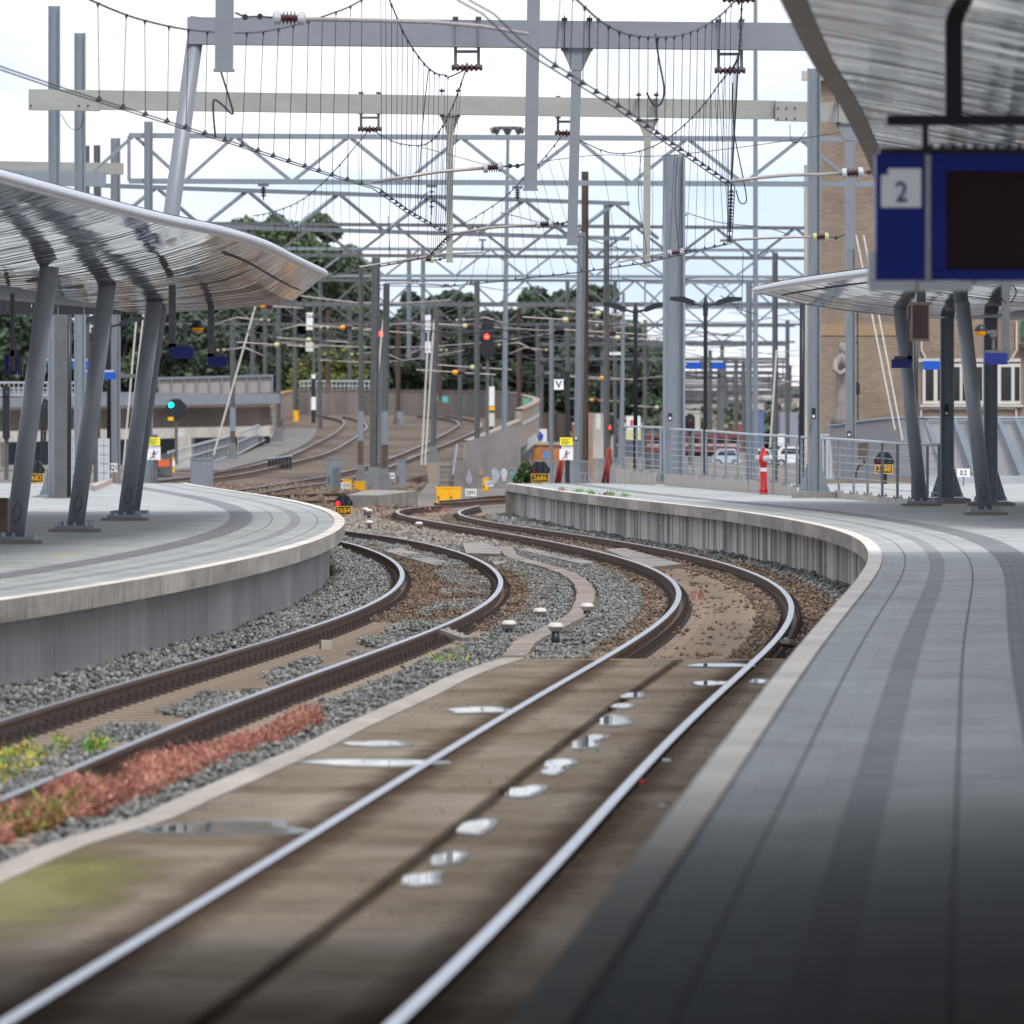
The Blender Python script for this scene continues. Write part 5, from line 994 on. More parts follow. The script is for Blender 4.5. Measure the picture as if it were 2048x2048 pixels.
def rtrack(label, A, B_, name='railway_track', flat=True):
    pa, pb = [GRp(x, y) for x, y in A], [GRp(x, y) for x, y in B_]; t = thing(name, (pa[0] + pb[0]) / 2, label, 'railway track')
    def sm(p):
        q = []
        for i in range(len(p) - 1):
            a, b0, c, d = p[max(i - 1, 0)], p[i], p[i + 1], p[min(i + 2, len(p) - 1)]
            for k in range(4): u = k / 4; q.append(.5 * ((2 * b0) + (c - a) * u + (2 * a - 5 * b0 + 4 * c - d) * u * u + (3 * b0 - a - 3 * c + d) * u ** 3))
        return q + [p[-1]]
    rail(sm(pa), t); rail(sm(pb), t); return t
rtrack('left ramp track climbing and bending away behind the black ribbed box', [(300, 962), (380, 953), (430, 944), (500, 932), (578, 911), (624, 890), (671, 865), (686, 850), (688, 845), (680, 839), (655, 833), (633, 829)], [(300, 968), (380, 962), (430, 955), (500, 944), (584, 924), (655, 905), (702, 880), (729, 860), (733, 852), (725, 843), (705, 836), (686, 832)])
rtrack('right ramp track climbing between the masts and bending away by the parapet', [(380, 992), (500, 976), (578, 964), (649, 952), (717, 936), (764, 922), (826, 898), (888, 868), (914, 852), (917, 846), (905, 839), (873, 834), (834, 830)], [(380, 1000), (500, 988), (578, 975), (649, 965), (717, 951), (779, 933), (841, 908), (904, 883), (944, 865), (962, 852), (957, 843), (930, 836), (888, 831)])
for a, c, s in (([(380, 984), (540, 989), (640, 987), (692, 986)], [(380, 996), (560, 1001), (640, 1000), (690, 998)], 'flat junction track crossing left of the concrete trough block'), ([(880, 1001), (930, 997), (975, 992), (1030, 990)], [(870, 1006), (925, 1003), (975, 999), (1030, 996)], 'flat junction track right of the double yellow cabinet')):
    rtrack(s, a, c)
# parapet of the right ramp and the wall closing the curve
pw = [(341, -2.2), (352, -1.85), (362, -1.47), (390, -.62), (417, .19), (440, .82), (455, 1.15), (470, 1.36), (480, 1.30), (492, 1.0), (506, .5), (518, -.3), (527, -1.6), (533, -4), (537, -7.1), (540, -11), (541, -15.4)]
fpx = None
def wallrun(label, pts, h0, lo, th, m, cat='wall', capm=None, name='parapet_wall'):
    t = thing(name, V(pts[0][1], pts[0][0], zr(pts[0][0])), label, cat); b = MB(); pp = []
    for i in range(len(pts) - 1):
        for k in range(4):
            u = k / 4; a, b0, c, d = [V(pts[j][1], pts[j][0], 0) for j in (max(i - 1, 0), i, i + 1, min(i + 2, len(pts) - 1))]
            pp.append(.5 * ((2 * b0) + (c - a) * u + (2 * a - 5 * b0 + 4 * c - d) * u * u + (3 * b0 - a - 3 * c + d) * u ** 3))
    pp.append(V(pts[-1][1], pts[-1][0], 0)); n = len(pp); N_ = []
    for i in range(n):
        d = (pp[min(i + 1, n - 1)] - pp[max(i - 1, 0)]).normalized(); N_.append(V(d.y, -d.x, 0))
    top = [p + V(0, 0, zr(p.y) + h0) for p in pp]; bot = [p + V(0, 0, max(-.6, zr(p.y) - lo)) for p in pp]
    to = [p + q * th for p, q in zip(top, N_)]; bo = [p + q * th for p, q in zip(bot, N_)]
    b.strip(top, to, 0); b.strip(bot, top, 0); b.strip(to, bo, 0); b.quad(top[0], to[0], bo[0], bot[0]); b.quad(top[-1], to[-1], bo[-1], bot[-1]); mk('wall', b, m, t)
    c = [p + q * -.05 + V(0, 0, .004) for p, q in zip(top, N_)]; d = [p + q * (th + .05) + V(0, 0, .004) for p, q in zip(top, N_)]; b = MB(); b.strip([p + V(0, 0, .1) for p in c], [p + V(0, 0, .1) for p in d]); b.strip(c, [p + V(0, 0, .1) for p in c]); b.strip([p + V(0, 0, .1) for p in d], d); mk('wall_cap', b, capm or wallpk, t)
    return t, to, bo
tanw = mat('tan_parapet_concrete', (.33, .25, .195), .85, 0, .15, .6, stretch=(3, 3, .5), col2=(.24, .185, .15))
t1, to_, bo_ = wallrun('low near part of the parapet along the right ramp, beside the graffiti wall', pw[:5], .9, 6, .3, conc, capm=tanw)
t2, to_, bo_ = wallrun('tall tan curved parapet bulging to the right at the ramp bend', pw[4:11], 1.5, .55, .35, tanw, capm=tanw)
t3, _, _ = wallrun('rear ramp wall with turquoise graffiti closing the view below the trees', pw[10:], 1.55, .6, .35, mat('rear_wall_concrete', (.22, .185, .165), .9, 0, .2, .5, stretch=(2.5, 2.5, .3), col2=(.12, .105, .10)), capm=brownw)
mk('white_band', MB().strip([p + V(.03, 0, -.62) for p in to_], [p + V(.03, 0, -.82) for p in to_]), insw, t2)
for x0, y0, x1, y1, c_, s in ((866, 793, 896, 804, (.10, .42, .45), 'turquoise'), (1046, 797, 1062, 812, (.10, .42, .30), 'green')):
    tag(mk('graffiti', MB().extr([P(x0, y0, 532.2 if x0 < 1000 else 483), P(x1, y0, 532.2 if x0 < 1000 else 483), P(x1, y1 + 1, 532.2 if x0 < 1000 else 483), P(x0 + 2, y1, 532.2 if x0 < 1000 else 483)], (0, .05, 0)), mat(s + '_spray_paint', c_, .7, var=.35, scale=1.5)), s + ' graffiti patch on the wall at the back of the ramp', 'graffiti')
wl, _, _ = wallrun('left ramp parapet with an orange stained cap, right of the concrete bridge', [(541, -15.7), (520, -15.9), (490, -15.4), (456, -14.3), (425, -13.7)], 1.5, 4, .35, tanw, capm=mat('orange_lichen', (.42, .2, .05), .9, var=.35, scale=.8))
# graffiti lower wall under the near parapet with stair and pier
t = thing('stair', P(895, 975, 300), 'dark outdoor stair climbing from the yard to the right ramp', 'stair')
for i in range(9): mk('step', rect(878, 968 - i * 5.2, 908, 973 - i * 5.2, 300 + i * .55, .55), brownw if i % 2 else conc, t)
mk('handrail', MB().tube([P(906, 952, 299.5), P(914, 890, 304)], .05, 6), galv, t); mk('handrail', MB().tube([P(878, 972, 299.5), P(878, 930, 304)], .05, 6), galv2, t)
t = thing('concrete_pier', P(866, 972, 318), 'tapered pale brown pier carrying a mast, left of the dark stair', 'pier'); mk('body', MB().extr([P(852, 926, 318), P(878, 926, 318), P(874, 975, 318), P(858, 975, 318)], (0, 1.2, 0)), tanw, t)
graf = mat('graffiti_covered_concrete', (.175, .155, .145), .8, 0, .3, .9, stretch=(1.2, 1, .8), col2=(.25, .235, .245))
tag(mk('graffiti_wall', MB().extr([P(930, 884, 299), P(1036, 850, 299), P(1036, 975, 299), P(908, 975, 299), P(910, 925, 299), P(930, 920, 299)], (0, .4, 0)), graf), 'grey wall with pale lilac graffiti below the parapet, right of the stair', 'wall')
for i, (x, y, w, h, c_) in enumerate(((938, 955, 12, 30, (.30, .27, .34)), (962, 944, 10, 18, (.34, .2, .17)), (990, 952, 16, 34, (.33, .36, .42)), (1008, 950, 12, 28, (.46, .48, .5)), (1024, 948, 8, 20, (.10, .28, .34)), (1022, 938, 8, 7, (.35, .22, .2)), (974, 960, 8, 16, (.3, .3, .55)))):
    p = [P(x + w / 2 * math.cos(a) * (1 + .3 * math.sin(3 * a + i)), y + h / 2 * math.sin(a), 298.97) for a in np.linspace(0, 6.28, 14)[:-1]]
    tag(mk('graffiti', MB().add(p, [tuple(range(13))]), mat('spray_paint', c_, .7, var=.4, scale=2)), ['violet', 'orange-red', 'pale blue', 'white', 'dark teal', 'small red', 'dark blue'][i] + ' graffiti blot on the grey wall below the parapet', 'graffiti')
t = thing('bridge_abutment', P(1050, 940, 430), 'pale concrete bridge abutment under the tan curved parapet', 'abutment'); mk('beam', MB().extr([P(1036, 890, 430), P(1073, 866, 430), P(1073, 885, 430), P(1036, 918, 430)], (0, 2, 0)), insw, t); mk('pier', MB().extr([P(1040, 905, 431), P(1064, 888, 431), P(1064, 930, 431), P(1040, 930, 431)], (0, 3, 0)), conl, t)
t = thing('bush', P(1052, 962, 260), 'dark green bush left of dwarf signal 2686', 'bush'); BUSH = (t, P(1052, 962, 260), 1.5 * 18 * 260 / F / 2, .9)
# white railings along the left ramp
def picket(label, x0, yt0, yb0, x1, yt1, yb1, Z0, Z1, n, m=insw, midrail=True, w=.05):
    t = thing('ramp_railing', (P(x0, yb0, Z0) + P(x1, yb1, Z1)) / 2, label, 'railing'); a0, a1, c0, c1 = P(x0, yt0, Z0), P(x1, yt1, Z1), P(x0, yb0, Z0), P(x1, yb1, Z1)
    mk('rail', MB().bar(a0, a1, w * 1.6), m, t); mk('rail', MB().bar(c0, c1, w), m, t)
    if midrail: mk('rail', MB().bar(a0.lerp(c0, .45), a1.lerp(c1, .45), w), m, t)
    for i in range(n): u = i / (n - 1); mk('baluster', MB().bar(a0.lerp(a1, u), c0.lerp(c1, u), w * .8), m, t)
    return t
picket('white picket railing climbing along the left ramp, nearer section', 336, 905, 952, 459, 872, 912, 330, 361, 26)
picket('white picket railing climbing along the left ramp, upper section', 476, 865, 908, 545, 841, 872, 366, 425, 18)
picket('pale railing on top of the rear wall in front of the trees, right piece', 600, 762, 784, 770, 762, 784, 545, 545, 22, w=.07)
picket('long pale railing on the bridge at the far left', -20, 765, 790, 200, 765, 790, 400, 400, 24, w=.06)
# bridge on the left
t = thing('concrete_bridge', P(200, 920, 385), 'low concrete railway bridge crossing behind the left platform', 'bridge')
mk('parapet', MB().extr([P(-60, 818, 400), P(540, 812, 400), P(545, 850, 400), P(-60, 862, 400)], (0, .5, 0)), mat('bridge_concrete', (.22, .175, .15), .9, 0, .2, .6, stretch=(1.5, 1, .3), col2=(.13, .105, .09)), t)
mk('rusty_top_band', MB().extr([P(-60, 796, 402), P(560, 786, 402), P(560, 812, 402), P(-60, 820, 402)], (0, .5, 0)), wallpk, t)
mk('pale_ledge', MB().extr([P(-60, 816, 399.4), P(545, 808, 399.4), P(545, 812, 399.4), P(-60, 821, 399.4)], (0, .5, 0)), conl, t)
mk('white_girder', MB().extr([P(-60, 864, 398.5), P(540, 852, 398.5), P(540, 872, 398.5), P(-60, 886, 398.5)], (0, .5, 0)), conl, t)
for x0, x1 in ((352, 382), (120, 150), (-30, 0)): mk('pier', MB().extr([P(x0, 872, 398), P(x1, 872, 398), P(x1, 935, 398), P(x0, 935, 398)], (0, 4, 0)), conl, t)
mk('shade_sheet', MB().extr([P(-60, 876, 410), P(540, 868, 410), P(540, 930, 410), P(-60, 930, 410)], (0, .4, 0)), blackm, t)  # black sheet stands in for the shade under the bridge
b = MB(); b.extr([P(318, 758, 404), P(545, 752, 404), P(545, 785, 404), P(318, 792, 404)], (0, .1, 0)); sc = mk('screen_panels', b, mat('wire_screen', (.34, .30, .29), .8, var=.1), t)
b = MB()
for i in range(10): x = 318 + 25.2 * i; b.bar(P(x, 758 - i * .66, 403.9), P(x, 791 - i * .66, 403.9), .08)
b.bar(P(316, 757, 403.9), P(547, 751, 403.9), .12); b.bar(P(-60, 806, 399), P(560, 797, 399), .3, .5); b.bar(P(-60, 785, 403), P(480, 795, 403), .25, .35); mk('screen_frame', b, galv, t)
for x0, y0, x1, y1, s in ((133, 884, 157, 980, 'left of the middle leaning column'), (196, 877, 219, 968, 'right of the middle leaning column')):
    t = thing('noise_panel', P((x0 + x1) / 2, y1, 195), 'pale perforated barrier panel ' + s, 'panel'); mk('panel', rect(x0, y0, x1, y1, 195, .12), insw, t); b = MB()
    for y in range(y0 + 14, y1, 18): rect(x0 + 2, y, x1 - 2, y + .8, 195, .01, b=b, fr=.006)
    b.extr([P((x0 + x1) / 2 - .3, y0, 194.99), P((x0 + x1) / 2 + .3, y0, 194.99), P((x0 + x1) / 2 + .3, y1, 194.99), P((x0 + x1) / 2 - .3, y1, 194.99)], (0, .005, 0)); mk('seams', b, galv2, t)
t = thing('cable_ladder', P(84, 955, 205), 'black caged ladder behind the first leaning column', 'ladder'); b = MB(); b.tube([P(90, 797, 205), P(85, 815, 205), P(82, 930, 205)], .04, 6); b.tube([P(94, 800, 205), P(92, 820, 205), P(88, 930, 205)], .04, 6)
for y in range(812, 930, 6): b.bar(P(81, y, 205), P(92, y, 205), .05)
mk('ladder_frame', b, blackm, t)
tag(mk('concrete_plinth', MB().extr([P(60, 972, 186), P(101, 972, 186), P(101, 988, 186), P(60, 988, 186)], (0, 1, 0)), plinth), 'low concrete plinth on the left platform between the first column and the square post', 'plinth')
tag(mk('brick_kerb', MB().extr([G(180, 978, PLAT), G(218, 966, PLAT), G(226, 966, PLAT), G(190, 983, PLAT)], (0, 0, .12)), mat('pinkish_paver', (.42, .33, .28), .8)), 'low pinkish edging between the middle and rear leaning columns', 'kerb')
tag(mk('dark_bench_end', MB().box(P(5, 1030, 99), (.16, .4, .45)), rbrown), 'dark brown box end at the left edge of the left platform', 'box')

# ------------------------------------------------------------------ brick building, statue and ribbed barrier on the right
ZB = 240.0; t = thing('brick_building', P(1830, 980, ZB), 'large yellow-brown brick building behind the right canopy', 'building')
a, c = P(1616, 158, ZB), P(2200, 985, ZB)
b = MB().quad(V(a.x, ZB, a.z), V(c.x, ZB, a.z), V(c.x, ZB, c.z), V(a.x, ZB, c.z)); uvw = [(a.x, a.z), (c.x, a.z), (c.x, c.z), (a.x, c.z)]
b.quad(V(a.x, ZB, a.z), V(a.x + 1.5, ZB + 30, a.z), V(a.x + 1.5, ZB + 30, c.z), V(a.x, ZB, c.z)); uvw += [(0, a.z), (30, a.z), (30, c.z), (0, c.z)]
b.quad(V(a.x, ZB, a.z), V(c.x, ZB, a.z), V(c.x, ZB + 30, a.z), V(a.x + 1.5, ZB + 30, a.z)); uvw += [(0, 0)] * 4
mk('wall', b, brickm, t, uv=uvw); mk('roof_edge', MB().box(((a.x + c.x) / 2, ZB - .05, a.z + .1), (c.x - a.x + .4, .5, .3)), conl, t)
mk('corner_pier', rect(1609, 330, 1616, 985, ZB, .5, fr=.1), conl, t)
stone = mat('window_stone', (.50, .46, .42), .8, var=.1); glass = mat('dark_window_glass', (.02, .022, .025), .08, var=.3, scale=.6)
w = mk('window_band', rect(1845, 727, 2041, 808, ZB, .2, fr=.1), offw, t)
for x0, x1 in ((1851, 1867), (1875, 1893), (1904, 1919), (1925, 1941), (1949, 1964), (1970, 1988), (2002, 2022), (2029, 2039)): mk('window_pane', rect(x0, 734, x1, 801, ZB, .03, fr=.12), glass, w)
b = rect(1832, 717, 2041, 724, ZB, .3, fr=.14); rect(1840, 809, 2046, 814, ZB, .3, b=b, fr=.16); mk('window_ledge', b, stone, t)
for pts in (((1843, 642), (1843, 700), (1851, 716)), ((2033, 642), (2033, 700), (2024, 716)), ((1842, 836), (1842, 817), (2032, 817), (2032, 836))):
    b = MB()
    for p, q in zip(pts[:-1], pts[1:]): b.bar(P(*p, ZB) - V(0, .06, 0), P(*q, ZB) - V(0, .06, 0), .06)
    mk('stone_moulding', b, stone, t)
b = rect(1640, 648, 1830, 671, ZB, .04, fr=.03); mk('soldier_course', b, mat('darker_brick_course', (.31, .215, .135), .9, 0, .15, 8, stretch=(4, 1, .3)), t); mk('sign_green', rect(2044, 640, 2080, 676, ZB, .1, fr=.12), mat('green_sign', (.0, .16, .06), .5), t)
mk('side_ledge', rect(2040, 688, 2200, 696, ZB, .3, fr=.3), rbrown, t)
b = MB()
for z0, z1 in ((P(1715, 560, 238.8), P(1716, 905, 238.8)),): b.tube([z0, z1], .025, 6)
for y in (686, 766): b.bar(P(1709, y, 238.8), P(1716, y, 238.8), .05)
b.box(P(1716, 778, 238.8), (.12, .1, .35)); mk('lightning_cable', b, blackm, t)
# statue: one continuous robed figure
Zt = 233.0; s = Zt / F; t = thing('statue', P(1681, 852, Zt), 'weathered stone statue of a robed figure high against the brick wall', 'statue')
rows = [(852, 20, 1682), (835, 18.5, 1683), (812, 16, 1684), (790, 14.5, 1685), (768, 13.5, 1686), (750, 14, 1687), (738, 15.5, 1687), (727, 17, 1687), (718, 16.5, 1687), (712, 12, 1687), (708, 6.5, 1686), (705, 5.5, 1685), (701, 8.2, 1685), (696, 8.8, 1685), (690, 7.6, 1685), (686, 4.5, 1685), (684.5, .5, 1685)]
b = MB(); n = 40; vs = []
for j, (y, r_, cx) in enumerate(rows):
    for i in range(n):
        a = 6.28318 * i / n; f = 0 if y < 714 else (.10 * math.sin(7 * a + y * .02) + .05 * math.sin(15 * a)) * min(1, (y - 712) / 60)
        lump = .35 * max(0, math.cos(a + 2.0)) * (1 if 712 < y < 745 else 0)
        rr_ = r_ * (1 + f + lump); vs.append(P(cx, y, Zt) + V(rr_ * s * math.cos(a), rr_ * s * .8 * math.sin(a), 0))
b.add(vs, [(j * n + i, j * n + (i + 1) % n, (j + 1) * n + (i + 1) % n, (j + 1) * n + i) for j in range(len(rows) - 1) for i in range(n)] + [tuple(range(n))[::-1]])
statm = mat('weathered_statue_stone', (.27, .235, .215), .85, 0, .25, 2, .4, 15, col2=(.22, .19, .18))
st = mk('robed_body', b, statm, t, smooth=True)
# folded arms and a child held against the shoulder
b = MB(); b.tube([P(1672, 722, Zt - .25), P(1670, 740, Zt - .38), P(1680, 748, Zt - .5), P(1694, 738, Zt - .42)], [.09, .10, .085, .06], 10); mk('folded_sleeve', b, statm, t, smooth=True)
b = MB(); b.lathe(P(1691, 733, Zt - .38), [(.06, 0), (.13, .08), (.14, .25), (.08, .36), (.05, .38), (.085, .43), (.095, .5), (.06, .58), (.01, .6)], 14); mk('held_child', b, statm, t, smooth=True)
# ribbed translucent barrier
t = thing('ribbed_barrier', P(1850, 965, 205), 'grey-blue barrier of leaning steel ribs and mesh panels in front of the brick building', 'barrier')
top = [(1655, 849), (1672, 851), (1690, 850), (1710, 846), (1740, 842), (1775, 838), (1810, 836), (1860, 835.5), (2100, 835.5)]
fy = lambda x: float(np.interp(x, [p[0] for p in top], [p[1] for p in top])); Zb_ = lambda x: 214 - 6 * min(1, max(0, (x - 1655) / 200))
xs = list(range(1668, 2101, 8)); b = MB(); b.strip([P(x - 10, fy(x), Zb_(x)) for x in xs], [P(x, 958, Zb_(x)) for x in xs]); mk('mesh_panel', b, mat('mesh_panel', (.33, .32, .33), .75, 0, .05, 1), t)
b = MB()
for k in range(26): y = 841 + k * 4.4; b.bar(P(1800, y, 205.7), P(2100, y, 205.7), .028, .012)
mk('mesh_wires', b, insw, t)
ribm = mat('grey_blue_rib_paint', (.20, .26, .31), .5, .1, .1)
for x, w_, ln in [(1658 + 9.5 * i, 8, 26 + i * 1.5) for i in range(14)] + [(1803, 8, 46), (1851, 9, 48), (1908, 10, 50), (1936, 9, 52), (1996, 10, 56), (2032, 10, 58), (2080, 10, 60)]:
    mk('rib', MB().extr([P(x - w_ * .35, fy(x), Zb_(x) - .18), P(x + w_ * .35, fy(x), Zb_(x) - .18), P(x + ln + w_ * .9, 958, Zb_(x) - .28), P(x + ln - w_ * .9, 958, Zb_(x) - .28)], (0, .14, 0)), ribm, t)
mk('base_sill', MB().extr([P(1850, 952, 204), P(2100, 952, 204), P(2100, 978, 204), P(1850, 978, 204)], (0, .6, 0)), insw, t); mk('top_rail', MB().tube([P(x - 10, fy(x), Zb_(x) - .1) for x in xs], .035, 6), ribm, t)
t = thing('corrugated_fence', P(1630, 965, 225), 'pale corrugated fence left of the ribbed barrier, behind the railing', 'fence'); b = MB()
for i in range(12): rect(1645 + 7 * i, 872, 1650.5 + 7 * i, 958, 226, .12, b=b)
rect(1640, 868, 1732, 874, 226, .1, b=b); mk('slats', b, insw, t)
t = thing('hanging_lamp_box', P(1733, 905, 175), 'dark brown signal box hanging beside signal 2688 behind the railing', 'box'); mk('body', rect(1717, 886, 1733, 918, 178, .3), rbrown, t); mk('bent_conduit', MB().tube([P(1728, 919, 178), P(1729, 928, 178), P(1718, 931, 178), P(1712, 945, 178), P(1711, 955, 178)], .03, 6), blackm, t)
# railings in front of the yard below the V sign
for x0, x1, yt, yb, Z, s in ((1071, 1113, 923, 960, 215, 'left of the V sign foot'), (1137, 1176, 923, 962, 216, 'right of the V sign foot'), (1200, 1237, 919, 964, 216, 'right of the second red barrier'), (1104, 1178, 946, 966, 206, 'low one in front, between the red barriers')):
    picket('grey yard fence panel, ' + s, x0, yt, yb, x1, yt, yb, Z, Z, 10, m=galv, midrail=False, w=.035)

# ------------------------------------------------------------------ the city and yard in the far distance
def cm(n_, c): return mat(n_, c, .8, 0, .2, .3)
blds = [(1085, 1145, 838, 900, 900, (.30, .24, .21), 'brown low building just right of the curved parapet'), (1180, 1235, 846, 900, 950, (.40, .27, .22), 'pinkish low building behind the low red signal'), (1245, 1345, 812, 900, 1400, (.34, .30, .28), 'long grey-brown block behind the leftmost railing'), (1360, 1470, 792, 880, 1600, (.36, .33, .31), 'wide pale block on the skyline below the blue boards'),
        (1440, 1545, 800, 880, 1300, (.30, .30, .32), 'grey block behind the tall thin pole'), (1555, 1602, 778, 870, 1500, (.46, .38, .31), 'tan building left of the dark navy pole'), (1500, 1608, 815, 890, 1100, (.27, .27, .30), 'low dark shed behind the hydrant'), (1020, 1090, 800, 870, 1500, (.24, .22, .24), 'dark block behind the parapet bend')]
for x0, x1, y0, y1, Z, c_, s in blds:
    a, c = P(x0, y0, Z), P(x1, y1, Z); t = thing('distant_building', ((a.x + c.x) / 2, Z, -.2), s, 'building'); b = MB().box(((a.x + c.x) / 2, Z + 10, (a.z - .2) / 2), (c.x - a.x, 20, a.z + .2)); mk('walls', b, cm('render_wall', c_), t)
    for i in range(3):
        z = a.z * (.85 - .25 * i)
        if z > 1: mk('window_row', MB().box(((a.x + c.x) / 2, Z - .1, z), ((c.x - a.x) * .9, .2, a.z * .09)), glass, t)
    mk('roof', MB().box(((a.x + c.x) / 2, Z + 10, a.z + .3), (c.x - a.x + 1, 21, .6)), conl, t)
redt = mat('red_train_paint', (.17, .045, .04), .5, var=.15)
t = thing('red_train', P(1270, 912, 560), 'blurred red train coach standing beyond the railing', 'train'); mk('body', rect(1188, 868, 1480, 905, 560, 3), redt, t); mk('roof', rect(1188, 862, 1480, 869, 561, 2.5), galv2, t)
for x in range(1200, 1470, 26): mk('window', rect(x, 876, x + 15, 886, 560, .05, fr=.04), glass, t)
mk('cream_stripe', rect(1188, 888, 1480, 892, 560, .05, fr=.03), conl, t); mk('underframe', rect(1192, 905, 1476, 913, 560.5, 2), blackm, t)
t = thing('painted_wall', P(1092, 925, 480), 'low wall with orange and blue graffiti below the white advertising board', 'wall'); mk('wall', rect(1056, 890, 1160, 926, 480, .4), mat('orange_graffiti_wall', (.60, .26, .07), .8, 0, .5, .9, col2=(.35, .06, .05), thr=(.4, .6)), t); mk('cap', rect(1054, 884, 1162, 890, 480, .6, fr=.1), conl, t); mk('blue_patch', rect(1086, 902, 1096, 918, 480, .02, fr=.02), mat('light_blue_spray_paint', (.08, .32, .6), .7), t)
t = thing('advertising_board', P(1078, 886, 500), 'white board with a blurred blue emblem right of the curved parapet', 'sign'); mk('board', rect(1058, 858, 1094, 885, 500, .2), white, t); mk('blue_emblem', MB().extr([P(1071, 866, 499.9), P(1079, 862, 499.9), P(1087, 870, 499.9), P(1085, 879, 499.9), P(1076, 880, 499.9), P(1077, 873, 499.9)], (0, .05, 0)), blue, t)
t = thing('advertising_board', P(1262, 890, 480), 'white and pale yellow board with a red mark behind the leftmost railing', 'sign'); mk('board', rect(1253, 832, 1281, 860, 480, .2), white, t); mk('yellow_board', rect(1252, 861, 1282, 880, 480, .2), mat('pale_yellow_board', (.62, .60, .30), .6), t); mk('red_mark', rect(1261, 840, 1266, 852, 480, .05, fr=.06), redp, t)
tag(mk('white_board', rect(1192, 828, 1201, 858, 420, .1), offw), 'small upright white board left of the low red signal', 'sign')
tag(mk('rusty_column', rect(1174, 825, 1186, 968, 262, .4), mat('faded_rust', (.33, .22, .17), .9)), 'pale rusty column stump right of the rusty brown mast', 'column')
def van(x0, x1, y0, y1, Z, m, label):
    a, c = P(x0, y0, Z), P(x1, y1, Z); w, h = c.x - a.x, a.z - c.z; t = thing('parked_car', ((a.x + c.x) / 2, Z, c.z), label, 'car')
    pr = [(0, .2), (0, .55), (.06, .62), (.2, .95), (.32, 1), (.78, 1), (.9, .62), (1, .55), (1, .2)]
    mk('body', MB().extr([V(a.x + u * w, Z, c.z + v_ * h) for u, v_ in pr], (0, 1.8, 0)), m, t); mk('side_window', MB().extr([V(a.x + u * w, Z - .02, c.z + v_ * h) for u, v_ in ((.17, .64), (.26, .9), (.76, .9), (.84, .64))], (0, .02, 0)), glass, t)
    for u in (.2, .8):
        wl_ = mk('wheel', MB().lathe(V(a.x + u * w, Z - .05, c.z + h * .2), [(h * .2, 0), (h * .2, .2)], 14, ax=V(0, 1, 0)), blackm, t); mk('rim', MB().lathe(V(a.x + u * w, Z - .07, c.z + h * .2), [(h * .11, 0), (h * .11, .02)], 10, ax=V(0, 1, 0)), insw, wl_)
    b = MB()
    for u in (.015, .985): b.box((a.x + u * w, Z - .02, c.z + h * .48), (w * .03, .03, h * .1))
    mk('light', b, redp, t)
van(1425, 1482, 898, 932, 470, mat('silver_blue_car_paint', (.45, .52, .62), .3), 'blurred silver-blue car right of the black lamp with blue boards')
van(1508, 1546, 898, 930, 460, white, 'white car directly behind the red hydrant')
van(1550, 1612, 893, 934, 450, white, 'white van left of the grey mast by the hydrant')
tag(mk('white_container', rect(1550, 868, 1574, 892, 520, 3), white), 'white block with faint red lettering above the white van', 'container')
for i, (x, w_, Z, c_) in enumerate(((1100, 40, 700, (.25, .22, .22)), (1330, 46, 720, (.3, .12, .1)), (1500, 50, 760, (.45, .45, .48)), (1560, 36, 640, (.25, .27, .33)), (1380, 30, 800, (.5, .3, .25)), (1450, 30, 850, (.38, .38, .42)))):
    a, c = P(x, 0, Z), P(x + w_, 0, Z); t = thing('distant_wagon', ((a.x + c.x) / 2, Z, -.2), ['dark', 'dull red', 'silver', 'bluish', 'brick-coloured', 'grey'][i] + ' blurred rail wagon in the far yard, row %s from the left' % ['one', 'three', 'five', 'six', 'two', 'four'][i], 'wagon'); mk('body', MB().box(((a.x + c.x) / 2, Z + 1.3, 1.7), (c.x - a.x, 2.6, 2.9)), cm('wagon_paint', c_), t); mk('underframe', MB().box(((a.x + c.x) / 2, Z + 1.3, .05), (c.x - a.x - .3, 2.2, .4)), blackm, t)
# far gantries over the yard on the right
rg = random.Random(11)
for i in range(13):
    Z = 560 + i * 75; x0 = 1060 + rg.uniform(-10, 60); x1 = 1608 - rg.uniform(0, 60); zt_ = 7.6 + rg.uniform(-.6, .6); a, c = P(x0, 0, Z).x, P(x1, 0, Z).x
    t = thing('yard_gantry', ((a + c) / 2, Z, -.2), 'blurred far gantry over the yard, number %s counting away from the railing' % ['one', 'two', 'three', 'four', 'five', 'six', 'seven', 'eight', 'nine', 'ten', 'eleven', 'twelve', 'thirteen'][i], 'gantry', 'far gantries of the yard')
    mk('beam', MB().bar(V(a, Z, zt_), V(c, Z, zt_), .25, .25), galv2, t); mk('beam', MB().bar(V(a, Z, zt_ - 1.1), V(c, Z, zt_ - 1.1), .2, .2), galv2, t); n_ = 4
    for k_ in range(n_ + 1): x = a + (c - a) * k_ / n_ + rg.uniform(-.4, .4); mk('leg', MB().box((x, Z + .3, zt_ / 2), (.28, .28, zt_ + .4)), galv2, t)
    b = MB()
    for k_ in range(10): x = a + (c - a) * rg.random(); b.bar(V(x, Z - .3, zt_ - 1.1), V(x, Z - .3, 5.6), .07); b.bar(V(x - 1.2, Z - .3, 5.6 + rg.uniform(-.1, .3)), V(x + 1.2, Z - .3, 5.7), .06)
    b.bar(V(a, Z - .4, 6.6), V(c, Z - .4, 6.5), .04); mk('wire_supports', b, wire, t)

